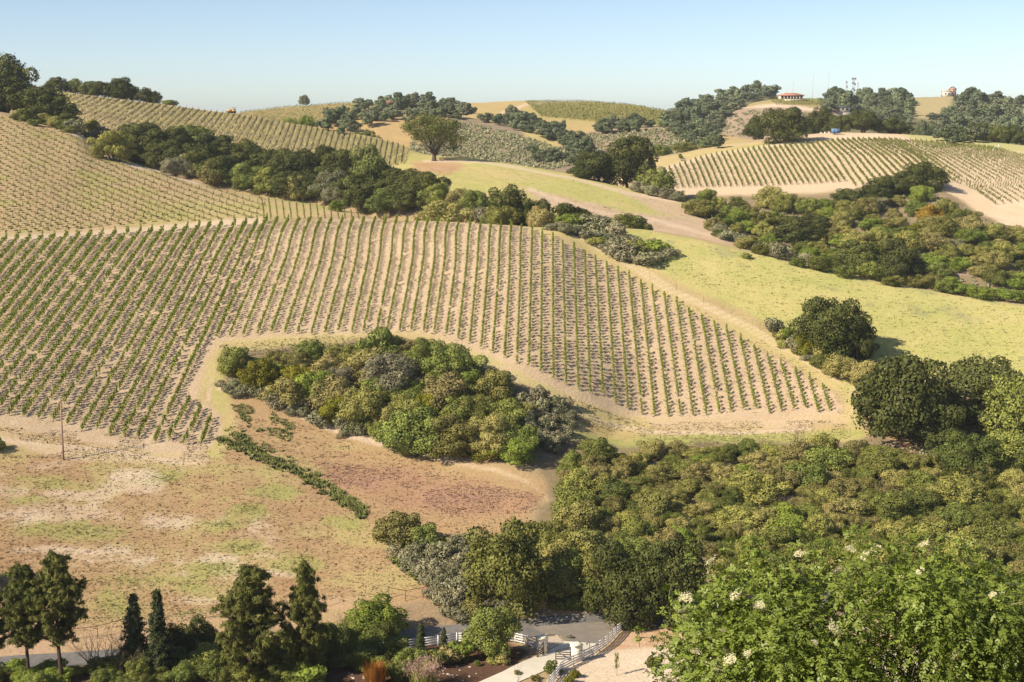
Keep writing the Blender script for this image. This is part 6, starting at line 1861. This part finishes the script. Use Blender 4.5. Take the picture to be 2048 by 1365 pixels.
# yellow tracked machine on the ridge
p = at_d(464, 588)
r = empty('vineyard_tractor', p, R(4)); tag(r, 'yellow crawler tractor with a canopy on the ridge skyline', 'tractor')
for s in (-0.75, 0.75):
    mb = MB(); prof = [(-1.7, 0.25), (-1.4, 0.05), (1.4, 0.05), (1.75, 0.3), (1.7, 0.65), (1.3, 0.85), (-1.3, 0.85), (-1.75, 0.6)]
    v = [(x, s - .2, z) for x, z in prof] + [(x, s + .2, z) for x, z in prof]
    mb.add(v, [tuple(range(8)), tuple(range(15, 7, -1))] + [(k, 8 + k, 8 + (k + 1) % 8, (k + 1) % 8) for k in range(8)])
    mb.build('track', BLACK, r)
MB().box((-0.9, 0, 1.15), (1.7, 1.1, 0.8), 0, 0.92).build('hood', YELL, r)
MB().box((0.9, 0, 1.0), (1.3, 1.3, 0.6)).build('body', YELL, r)
for x in (0.25, 1.5):
    for y in (-0.6, 0.6): MB().bar((x, y, 1.2), (x, y, 2.25), 0.08, 0.08, (0, 1, 0)).build('canopy_post', YELL, r)
MB().box((0.87, 0, 2.3), (1.7, 1.5, 0.12)).build('canopy', plain_mat('canopy_brown', (0.42, 0.22, 0.10), 0.6, 0.1, 1.0), r)
MB().box((0.95, 0, 1.55), (0.5, 0.6, 0.6)).build('seat', BLACK, r)
MB().box((-2.25, 0, 0.55), (0.16, 2.3, 0.8)).build('blade', YELL, r)
for y in (-0.7, 0.7): MB().bar((-2.2, y, .45), (-0.6, y, .5), 0.12, 0.12).build('push_arm', YELL, r)
MB().tube([(-1.1, .2, 1.5), (-1.1, .2, 2.1)], 0.06, 6).build('exhaust', BLACK, r)
# small disc implement below the right crest
p = hit(1366, 322, ['vineyard_hill'])
r = empty('disc_harrow', p, R(20)); tag(r, 'small dark disc harrow left beside the track of the right hill', 'harrow')
MB().bar((-1.1, 0, .6), (1.1, 0, .6), 0.14, 0.14).build('frame', BLACK, r); MB().bar((0, 0, .6), (0, 1.4, .5), 0.12, 0.12).build('drawbar', BLACK, r)
for x in (-0.9, -0.45, 0, 0.45, 0.9): MB().tube([(x - .02, 0, .35), (x + .02, 0, .35)], 0.38, 12).build('disc', STEEL, r)
p = hit(1361, 318, ['vineyard_hill'])
plant('garden', 'young_tree', (p.x, p.y, p.z), 9 * mpp(p), 'tiny round tree beside the disc harrow', 'tree', None, 'green', 1.1)
# poles at the right crest
p = hit(1983, 306, ['vineyard_hill']) or at_d(1983, 600)
r = empty('leaning_pole', p); tag(r, 'white leaning pole on the crest of the right hill', 'pole')
MB().tube([(0, 0, -.2), (0.6, 0, 1.5), (1.7, 0.2, 3.1)], [0.09, 0.08, 0.06], 6).build('shaft', WHITE, r, True)
p = at_d(1997, 604)
r = empty('white_post', p); tag(r, 'short white post beside the leaning pole', 'post')
MB().box((0, 0, 0.5), (0.3, 0.3, 1.6)).build('shaft', WHITE, r); MB().box((0, 0, 1.35), (0.38, 0.38, 0.1)).build('cap', WHITE, r)

# ------------------------------------------------------------------ rocks
def rock_mesh(i):
    import bmesh
    bm = bmesh.new(); bmesh.ops.create_icosphere(bm, subdivisions=2, radius=0.5)
    for v in bm.verts:
        n = 0.75 + 0.5 * float(fbm(np.array([v.co.x * 2 + i * 9.1]), np.array([v.co.y * 2 + v.co.z * 1.7]), 5 + i, 3)[0])
        v.co *= n; v.co.z *= 0.65
    me = bpy.data.meshes.new('rock'); bm.to_mesh(me); bm.free(); me.materials.append(ROCK); return me
ROCKS = [rock_mesh(i) for i in range(4)]
random.seed(44)
def rocks(n, poly, wr, where, group):
    k = 0
    while k < n:
        x = random.uniform(min(q[0] for q in poly), max(q[0] for q in poly)); y = random.uniform(min(q[1] for q in poly), max(q[1] for q in poly))
        if not inpoly(x, y, poly): continue
        p = hit(x, y, ['hillside']); w = random.uniform(*wr) * mpp(p); k += 1
        o = mkobj('rock', ROCKS[k % 4], None, p, random.uniform(0, 6), (w, w * random.uniform(.7, 1.2), w * random.uniform(.7, 1.1)))
        tag(o, '%s pale rock from the left %s' % (ORDW[k - 1], where), 'rock', group)
rocks(26, [(1050, 1222), (1100, 1214), (1200, 1222), (1200, 1232), (1060, 1242)], (4, 9), 'on the bank above the road', 'rocks on the bank above the road')
rocks(14, [(1082, 1268), (1112, 1266), (1120, 1280), (1090, 1284)], (3.5, 7), 'in the gravel by the left gate pillar', 'rocks by the gate')
rocks(14, [(880, 1335), (960, 1325), (950, 1365), (870, 1365)], (3, 7), 'in the mulch bed', 'rocks in the mulch bed')
rocks(10, [(690, 1340), (735, 1335), (735, 1362), (690, 1362)], (4, 8), 'left of the rust coloured grass', 'rocks by the rust grass')
rocks(5, [(306, 330), (322, 332), (320, 338), (308, 336)], (4, 8), 'at the rim of the young vineyard', 'rocks at the young vineyard rim')

# ------------------------------------------------------------------ garden plants
def spot_plant(kind, name, px, py, w, top, label, mat, cat='shrub'):
    p = hit(px, py, ['hillside']); m = mpp(p); pr = PROTO[kind][COUNT.get(kind, 0) % len(PROTO[kind])]
    plant(kind, name, (p.x, p.y, p.z - .04), w * m, label, cat, None, mat, max(.5, ((py - top) / w) / (pr[3] / pr[2])))
for q in ((868, 1337, 48, 1298, 'round green bush behind the pink blossom', 'green'), (925, 1322, 50, 1278, 'tall green bush left of the round driveway tree', 'bright'), (903, 1326, 40, 1292, 'bronze green bush beside the tall green one', 'bronze'),
          (1104, 1348, 34, 1324, 'round green bush at the bend of the white fence', 'green'), (1150, 1356, 20, 1339, 'yellow round bush behind the white fence', 'yellow'), (1140, 1368, 20, 1350, 'lower yellow round bush behind the white fence', 'yellow'),
          (1311, 1340, 32, 1310, 'dark round bush alone in the sandy lot', 'green'), (985, 1328, 24, 1312, 'small pale bush at the driveway edge', 'olive'), (1005, 1330, 26, 1308, 'tall grassy bush under the round driveway tree', 'olive'),
          (798, 1362, 40, 1328, 'dense green bush right of the rust coloured grass', 'green'), (612, 1375, 74, 1328, 'fresh green bush at the foot of the narrow pine', 'bright'), (955, 1332, 16, 1322, 'low dark bush in the mulch', 'green'),
          (1035, 1350, 0.1 + 14, 1340, 'tiny bush on the right driveway edge', 'olive'), (1070, 1362, 20, 1350, 'low bush in the mulch right of the driveway', 'olive'), (1140, 1278, 14, 1270, 'yucca like bush on the gravel', 'grey')):
    spot_plant('garden', 'garden_shrub', *q[:4], q[4], q[5])
def blades(name, px, py, w, top, n, mat, label, cat, tips=None):
    p = hit(px, py, ['hillside']); m = mpp(p); W = w * m; H = (py - top) * m
    V = []; Fc = []; L = []; T = []
    for i in range(n):
        a = random.uniform(0, 6.28); r0 = random.uniform(0, .28) * W; t = random.uniform(.1, .55); h = H * random.uniform(.6, 1.05)
        c = np.array((math.cos(a) * r0, math.sin(a) * r0, 0)); e = np.array((math.cos(a) * (r0 + t * W * .5), math.sin(a) * (r0 + t * W * .5), h))
        mid = c * .5 + e * .5 + np.array((0, 0, h * .08)); s = np.array((-math.sin(a), math.cos(a), 0)) * random.uniform(.03, .055)
        k = len(V); V += [c - s, c + s, mid + s * .8, mid - s * .8, e]; Fc += [k, k + 1, k + 2, k, k + 2, k + 3, k + 3, k + 2, k + 4]; L += [random.random()] * 5; T.append(e)
    me = mesh_np(name, V, Fc, np.full(len(Fc) // 3, 3), {'lv': ('FLOAT', 'POINT', L)}); me.materials.append(LM[mat])
    o = mkobj(name, me, None, p); tag(o, label, cat)
    if tips:
        P = np.repeat(np.array(T), 7, 0) + rng.normal(size=(len(T) * 7, 3)) * np.array([.07, .07, .12]); N = rng.normal(size=P.shape)
        mkobj('blossom', leaves_mesh('blossom', P, N, .085, LM[tips], 1.0, .8), o)
    return o
blades('rust_grass_clump', 750, 1375, 62, 1322, 900, 'rust', 'rust orange tall grass clump at the bottom edge', 'grass clump')
blades('flowering_shrub', 848, 1380, 84, 1322, 420, 'green', 'shrub covered in pink blossom at the bottom edge', 'shrub', 'pink')
p = hit(1233, 1352, ['hillside'])
plant('baretree', 'sapling', (p.x, p.y, p.z), 17 * mpp(p), 'thin yellow leaved sapling staked in the sandy lot', 'sapling', hs=2.3, var=0)
sap = bpy.context.scene.objects[-1] if False else [o for o in COL.objects if o.name.startswith('sapling')][-1]
hh = PROTO['baretree'][0][3]
P = np.stack([rng.normal(size=170) * .45, rng.normal(size=170) * .45, rng.uniform(1.3, hh * 1.05, 170)], -1)
mkobj('leaves', leaves_mesh('sapling_leaves', P, rng.normal(size=P.shape), .36, LM['bronze'], 1.2, .8), sap)
MB().bar((.25, 0, -.1), (.25, 0, 2.4), .07, .07, (0, 1, 0)).build('stake', POLEWOOD, sap)
p = hit(1034, 1372, ['hillside'])
plant('baretree', 'bare_tree', (p.x, p.y, p.z), 46 * mpp(p), 'small leafless tree in front of the driveway', 'tree', hs=0.95, var=1)
# ------------------------------------------------------------------ elderberry in front
random.seed(3)
EP = Vector((0, 0, 0))
ex = (1760 - CXP) / F * 29.0
EBASE = Vector((ex, 27.0, ground(ex, 27.0)))
eld = empty('elderberry', EBASE)
tag(eld, 'large flowering elderberry filling the lower right corner', 'shrub')
def epos(px, py, d):
    x, y, z = unproj(px, py, d); return np.array((x - EBASE.x, y - EBASE.y, z - EBASE.z))
prof = [(1352, 1290, .5), (1380, 1232, .5), (1375, 1350, .5), (1416, 1180, .55), (1452, 1132, .55), (1500, 1114, .5), (1556, 1104, .5), (1610, 1128, .5), (1662, 1122, .5), (1712, 1096, .55), (1768, 1080, .6), (1830, 1082, .55), (1885, 1104, .5),
        (1945, 1126, .5), (2000, 1140, .6), (2060, 1150, .7), (2130, 1175, .8), (2200, 1200, .8)]
C = []; RR = []
for x, y, r in prof:
    C.append(epos(x, y + r / .0095 * .92, 27.0 + random.uniform(-.5, .7))); RR.append(r)
for i in range(112):
    x = random.uniform(1395, 2180); t = float(np.interp(x, [q[0] for q in sorted(prof)], [q[1] for q in sorted(prof)]))
    y = t + 75 + (1520 - t) * random.uniform(.05, 1) ** 1.35
    C.append(epos(x, y, 26.6 + random.uniform(-1.7, 1.0) - 0.6 * (y - t) / 300)); RR.append(random.uniform(.5, .8))
for gx in range(1440, 2140, 70):
    for gy in (1215, 1285, 1355, 1420):
        C.append(epos(gx + random.uniform(-25, 25), gy + random.uniform(-20, 20), 27.6 + random.uniform(-.4, .5))); RR.append(.6)
C = np.array(C); RR = np.array(RR)
SP = []; SN = []
for c, r in zip(C, RR):
    n = int(128 * (r / .6) ** 2)
    d = rng.normal(size=(n, 3)); d[:, 1] -= 0.35; d[:, 2] += 0.25; d /= np.linalg.norm(d, axis=1, keepdims=True)
    q = c + d * r * rng.uniform(.5, 1.08, (n, 1)) ; SP.append(q); SN.append(d)
SP = np.concatenate(SP); SN = np.concatenate(SN)
keep = np.ones(len(SP), bool)
for c, r in zip(C, RR): keep &= np.linalg.norm(SP - c, axis=1) > r * .22
SP = SP[keep]; SN = SN[keep]
# upright shoots along the top
sh = MB(); shp = []
for i in range(70):
    k = random.randrange(len(prof)); c = C[k] + np.array((random.gauss(0, .35), random.gauss(0, .4), RR[k] * .75)); L = random.uniform(.18, .5)
    e = c + np.array((random.gauss(0, .1), random.gauss(0, .1), L)); sh.tube([c, e], [.008, .004], 3, False)
    for t in np.linspace(.2, 1, int(4 + L * 8)): shp.append((c + (e - c) * t, np.array((random.gauss(0, 1), random.gauss(0, 1), .5))))
SP = np.concatenate([SP, np.array([a for a, b in shp])]); SN = np.concatenate([SN, np.array([b for a, b in shp])])
# every spray is a feather leaf: leaflets in pairs along a drooping rib
n = len(SP)
ax = SN + rng.normal(size=(n, 3)) * .55; ax[:, 2] -= .15; ax /= np.linalg.norm(ax, axis=1, keepdims=True)
side = np.cross(ax, np.array([0, 0, 1.0]) + rng.normal(size=(n, 3)) * .35); side /= np.linalg.norm(side, axis=1, keepdims=True)
upv = np.cross(side, ax)
LP = []; LA = []; LN = []; LB = []; LM_ = []
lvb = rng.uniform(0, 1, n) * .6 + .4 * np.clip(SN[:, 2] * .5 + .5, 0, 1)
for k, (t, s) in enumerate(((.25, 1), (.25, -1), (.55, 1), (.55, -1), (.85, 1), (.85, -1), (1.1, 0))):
    Ls = .155
    base = SP + ax * (t * Ls) - np.array([0, 0, 1]) * (t * t * .05)
    dirn = ax * .55 + side * s * .8 + rng.normal(size=(n, 3)) * .18 - np.array([0, 0, .22])
    dirn /= np.linalg.norm(dirn, axis=1, keepdims=True)
    LP.append(base + dirn * .036); LA.append(dirn); LN.append(upv * np.sign((upv * SN).sum(1, keepdims=True) + 1e-9) + SN * .5 + rng.normal(size=(n, 3)) * .3); LB.append(lvb); LM_.append(SN)
LP = np.concatenate(LP); LA = np.concatenate(LA); LN = np.concatenate(LN); LB = np.concatenate(LB); LM_ = np.concatenate(LM_)
LN -= (LN * LA).sum(1, keepdims=True) * LA; LN /= np.linalg.norm(LN, axis=1, keepdims=True); LS = np.cross(LA, LN)
m = len(LP); ln = rng.uniform(.031, .055, (m, 1)); wd = ln * .42
V = np.empty((m, 6, 3))
V[:, 0] = LP - LA * ln; V[:, 1] = LP + LS * wd + LN * wd * .35 - LA * ln * .2; V[:, 2] = LP + LS * wd * .8 + LN * wd * .3 + LA * ln * .4
V[:, 3] = LP + LA * ln; V[:, 4] = LP - LS * wd * .8 + LN * wd * .3 + LA * ln * .4; V[:, 5] = LP - LS * wd + LN * wd * .35 - LA * ln * .2
ix = (np.arange(m) * 6)[:, None]
fc = np.concatenate([ix + np.array([0, 1, 2, 3]), ix + np.array([0, 3, 4, 5])], 1)
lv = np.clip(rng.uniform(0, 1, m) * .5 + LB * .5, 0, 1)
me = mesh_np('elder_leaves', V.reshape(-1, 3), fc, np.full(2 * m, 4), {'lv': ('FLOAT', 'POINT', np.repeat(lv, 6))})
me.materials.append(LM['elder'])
q = LM_ * .45 + LN * .55 + np.array([0, 0, .15]); q /= np.linalg.norm(q, axis=1, keepdims=True)
me.normals_split_custom_set_from_vertices(np.repeat(q, 6, 0).tolist())
mkobj('foliage', me, eld)
print('elder leaflets', m)
ELDBARK = plain_mat('elder_bark', (0.30, 0.24, 0.17), 0.9, 0.25, 5.0)
sh.build('shoots', plain_mat('green_shoot', (0.20, 0.22, 0.06), 0.7, 0.2, 3.0), eld)['kind'] = 'stuff'
tips = []
for i in range(9):
    mb = MB(); a = i * .7
    limb(mb, (math.cos(a) * .4 + random.uniform(-1.5, 2.5), math.sin(a) * .3, -.4), (random.uniform(-.6, .6), random.uniform(-.4, .2), 1), 2.3, .07, 3, tips, .55, 5, .15, 4)
    mb.build('branch', ELDBARK, eld, True)
for i in range(26):
    c = C[random.randrange(len(C))]; d = np.array((random.uniform(-.5, .5), random.uniform(-.9, -.3), random.uniform(.2, .9)))
    mb = MB(); q = c + d * .25; e = c + d * random.uniform(.7, 1.0)
    mb.tube([q, (q + e) / 2 + np.array((.03, 0, .05)), e], [.014, .010, .005], 4, False); mb.build('twig', ELDBARK, eld, True)
# flower heads
CREAM = leaf_mat('elder_blossom', (0.62, 0.56, 0.34), (0.86, 0.80, 0.56), None, .2, .1)
UMB = []
for i in range(4):
    P = []; N = []
    for k in range(9):
        a = k * 2.4; r = .075 * math.sqrt((k + .5) / 9); cc = np.array((math.cos(a) * r, math.sin(a) * r, .02 - r * r * 3 + rng.normal() * .008))
        g = rng.normal(size=(34, 3)) * np.array([.018, .018, .010]); P.append(cc + g); N.append(np.tile((0, 0, 1.0), (34, 1)))
    UMB.append(leaves_mesh('flower_head', np.concatenate(P), np.concatenate(N), .014, CREAM, 1.0, .7))
FL = [(1422, 1122, 1), (1600, 1108, 1), (1548, 1122, .8), (1730, 1112, 1), (1848, 1088, .9), (1752, 1096, .8), (1678, 1142, 1.1), (1470, 1192, .9), (1465, 1200, .7), (1520, 1218, 1.2), (1372, 1196, 1), (1365, 1222, .8), (1372, 1240, 1.1), (1428, 1250, 1), (1447, 1264, .8),
      (1668, 1258, 1.1), (1654, 1294, 1), (1452, 1305, 1), (1460, 1320, 1.1), (1430, 1350, 1.4), (1435, 1338, .8), (1390, 1302, .8), (1335, 1360, .9), (1912, 1308, .8), (1908, 1318, .7), (1840, 1142, .7), (2020, 1170, .9), (1800, 1155, .7), (1520, 1210, .7), (1430, 1155, .8), (1630, 1285, .6), (1495, 1308, .7), (1700, 1098, .8), (1945, 1130, .7), (1985, 1190, .6)]
bt = BVHTree.FromPolygons([tuple(v) for v in (V.reshape(-1, 3) + np.array(EBASE)).tolist()], fc.reshape(-1, 4).tolist())
for i, (px, py, s) in enumerate(FL):
    d = pix_ray(px, py); h = bt.ray_cast(CAMP, d)
    pos = (h[0] - d * .09) if h[0] is not None else CAMP + d * 27.2
    o = mkobj('flower_head', UMB[i % 4], eld, tuple(pos - EBASE), 0, s * 1.35)
    o.rotation_euler = (random.uniform(.2, .9), random.uniform(-.6, .4), random.uniform(0, 6))

# ------------------------------------------------------------------ grasses and weeds
random.seed(12)
def scatter(poly, n, arrs, sc, mass, names, thr=None, seed=0, col=False):
    xs = [q[0] for q in poly]; ys = [q[1] for q in poly]
    X = rng.uniform(min(xs), max(xs), n * 4); Y = rng.uniform(min(ys), max(ys), n * 4)
    ok = sd_poly(X, Y, poly) < 0
    k = 0
    for x, y in zip(X[ok].tolist(), Y[ok].tolist()):
        if k >= n: break
        p, c = hit_col(x, y, names[0])
        if p is None: continue
        if thr is not None and float(vnoise(np.array([p.x / 4]), np.array([p.y / 4]), seed)[0]) < thr: continue
        mass.add(arrs[random.randrange(len(arrs))], (p.x, p.y, p.z), random.uniform(*sc), random.uniform(0, 6.28), lv=random.random(), gc=c if col else None); k += 1
MEADT = tuft_arrays(6, 6, 0.12, 1.1, 1.8)
WEED = tuft_arrays(6, 9, 0.5, 0.8, 0.9)
LM['russet'] = grass_mat('russet_grass_blades', (0.33, 0.205, 0.125), (0.48, 0.33, 0.20))
LM['pinkweed'] = grass_mat('magenta_weed', (0.34, 0.19, 0.165), (0.47, 0.28, 0.24))
FIELDP = [(-60, 925), (0, 915), (430, 915), (470, 830), (600, 845), (760, 905), (920, 945), (1085, 1000), (1040, 1060), (940, 1085), (860, 1070), (780, 1075), (850, 1180), (700, 1200), (480, 1230), (250, 1255), (-60, 1290)]
GRASSC = grass_mat('sward_blades')
mA = Mass(); scatter(FIELDP, 13000, TUFT, (.6, 1.2), mA, ['hillside'], col=True)
scatter([(-60, 850), (430, 880), (440, 920), (-60, 915)], 1600, TUFT, (.6, 1.1), mA, ['hillside'], thr=.45, seed=4, col=True)
scatter([(1080, 775), (1280, 845), (1690, 840), (1700, 885), (1300, 892), (1150, 850)], 2200, TUFT, (.6, 1.2), mA, ['hillside'], thr=.42, seed=5, col=True)
scatter([(1100, 470), (1290, 560), (1500, 670), (1700, 780), (1740, 850), (1690, 840), (1480, 690), (1270, 570), (1130, 490)], 1800, TUFT, (.6, 1.2), mA, ['hillside'], thr=.35, seed=6, col=True)
scatter([(430, 690), (640, 672), (780, 672), (640, 705), (470, 712)], 900, TUFT, (.6, 1.2), mA, ['hillside'], col=True)
mA.build('dry_grass', GRASSC, 'dry grass of the lower field and vineyard margins')
mC = Mass()
scatter([(640, 925), (800, 935), (960, 965), (1090, 990), (1060, 1020), (900, 1030), (740, 1000), (660, 960)], 2200, TUFT, (.5, .9), mC, ['hillside'], thr=.45, seed=11)
mC.build('magenta_weeds', LM['pinkweed'], 'magenta tinged weeds in the right part of the field')
mD = Mass()
MEADP = [(1180, 460), (1300, 464), (1500, 503), (1700, 552), (1850, 584), (2048, 610), (2120, 620), (2120, 800), (1960, 780), (1760, 770), (1640, 690), (1480, 610), (1340, 548), (1240, 490)]
scatter(MEADP, 2500, MEADT, (.6, 1.1), mD, ['hillside'], col=True)
scatter([(860, 335), (1000, 335), (1150, 360), (1290, 395), (1400, 430), (1300, 460), (1100, 400), (900, 385)], 1500, MEADT, (.6, 1.0), mD, ['ridge_hill'], col=True)
mD.build('meadow_grass', grass_mat('meadow_blades', lo=.95, hi=1.14), 'yellow green meadow grass')
mE = Mass()
STR = [(440, 872), (480, 888), (540, 915), (610, 955), (670, 985), (705, 1010), (728, 1034)]
for k in range(1300):
    t = random.random(); i = min(5, int(t * 6)); u = t * 6 - i
    x = STR[i][0] + (STR[i + 1][0] - STR[i][0]) * u; y = STR[i][1] + (STR[i + 1][1] - STR[i][1]) * u
    g = random.gauss(0, 1) * (9 - 4 * t) + 2.5 * math.sin(t * 15)
    if float(vnoise(np.array([t * 16]), np.array([g / 5.0]), 3)[0]) < .18: continue
    p = hit(x + g * .55, y - g * .8, ['hillside'])
    if p is not None: mE.add(WEED[random.randrange(6)], (p.x, p.y, p.z), random.uniform(.5, 1.25), random.uniform(0, 6.28), lv=random.random())
scatter([(450, 800), (520, 810), (590, 850), (580, 885), (500, 860)], 260, WEED, (.4, .9), mE, ['hillside'], thr=.35, seed=10)
for (x, y, rx, ry) in ((500, 1018, 24, 10), (450, 1050, 30, 8), (600, 1128, 40, 16), (430, 1140, 28, 10), (330, 955, 30, 8), (100, 968, 40, 10), (390, 1228, 34, 12), (270, 1165, 40, 10), (230, 1215, 40, 22), (480, 1095, 36, 8), (150, 1060, 60, 10)):
    for k in range(90):
        p = hit(x + random.gauss(0, rx * .62), y + random.gauss(0, ry * .62), ['hillside'])
        if p is not None: mE.add(TUFT[random.randrange(8)], (p.x, p.y, p.z), random.uniform(.5, 1.0), random.uniform(0, 6.28), lv=random.random())
scatter([(700, 1050), (780, 1080), (850, 1175), (790, 1130)], 500, WEED, (.5, .9), mE, ['hillside'], thr=.42, seed=19)
LM['weed'] = grass_mat('green_weed_leaves', (0.17, 0.19, 0.055), (0.33, 0.34, 0.115))
mE.build('green_weeds', LM['weed'], 'green weeds in a strip across the lower field')
# low scrub dotting the middle hill
mF = Mass()
SCR = []
for i in range(4):
    N = rng.normal(size=(22, 3)); N[:, 2] = np.abs(N[:, 2]); N /= np.linalg.norm(N, axis=1, keepdims=True)
    P = N * np.array([.9, .9, 1.0]) * rng.uniform(.65, 1.05, (22, 1))
    SCR.append(arrays_of(leaves_mesh('scrub', P, N, .62, LM['grey'], 1.0, .6)))
scatter([(830, 262), (930, 246), (1000, 262), (1100, 290), (1180, 325), (1100, 340), (880, 320), (820, 300)], 1500, SCR, (.7, 1.5), mF, ['scrub_hill'])
scatter([(1130, 275), (1250, 262), (1340, 258), (1400, 280), (1400, 310), (1200, 330), (1120, 310)], 1300, SCR, (.7, 1.4), mF, ['scrub_hill'])
scatter([(1430, 245), (1500, 222), (1600, 222), (1660, 240), (1640, 270), (1440, 275)], 420, SCR, (.8, 1.5), mF, ['house_knoll'])
scatter([(1700, 900), (2120, 850), (2120, 1200), (1500, 1180), (1120, 1100), (1120, 940)], 900, SCR, (.35, .8), mF, ['hillside'])
scatter([(1400, 410), (1880, 390), (2120, 520), (2120, 610), (1800, 580), (1480, 500)], 700, SCR, (.4, .9), mF, ['vineyard_hill'])
mF.build('low_scrub', LM['grey'], 'low grey scrub dotting the slopes')

# the wood on the back ridge beyond the trees one can tell apart
mG = Mass(); WD = []
for i in range(4):
    C0, R0 = dome_blobs(8.0, 5.5, 0, 14); P, N, B = blob_points(C0, R0, 9)
    sel = rng.permutation(len(P))[:130]; P, N, B = P[sel], N[sel], B[sel]
    WD.append(arrays_of(leaves_mesh('far_wood', P, N, 1.25, LM['oakfar'], 1.0, .6, B)))
for poly, n in (([(1335, 232), (1400, 210), (1450, 196), (1540, 190), (1490, 212), (1450, 235), (1440, 285), (1360, 290)], 170), ([(1650, 206), (1700, 204), (1815, 203), (1826, 215), (1822, 260), (1700, 268), (1655, 250)], 170),
                ([(1915, 202), (1960, 203), (2048, 214), (2120, 224), (2120, 295), (1870, 295), (1860, 258), (1905, 228)], 220), ([(1640, 206), (1668, 205), (1660, 240), (1640, 235)], 25)):
    scatter([q for q in poly if not (1668 < q[0] < 1708 and q[1] > 226)], n, WD, (.65, 1.15), mG, ['wooded_ridge'])
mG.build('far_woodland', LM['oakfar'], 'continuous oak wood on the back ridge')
# ------------------------------------------------------------------ air
mb = MB(); mb.box((0, 2200, 15), (5200, 4800, 170))
hz = bpy.data.materials.new('thin_haze'); hz.use_nodes = True
nt = hz.node_tree
for q in list(nt.nodes): nt.nodes.remove(q)
out = nt.nodes.new('ShaderNodeOutputMaterial'); pv = nt.nodes.new('ShaderNodeVolumePrincipled')
pv.inputs['Color'].default_value = (0.80, 0.87, 0.95, 1); pv.inputs['Density'].default_value = 0.00008; pv.inputs['Anisotropy'].default_value = 0.0
nt.links.new(pv.outputs[0], out.inputs['Volume'])
hb = mb.build('haze', hz); hb['kind'] = 'stuff'
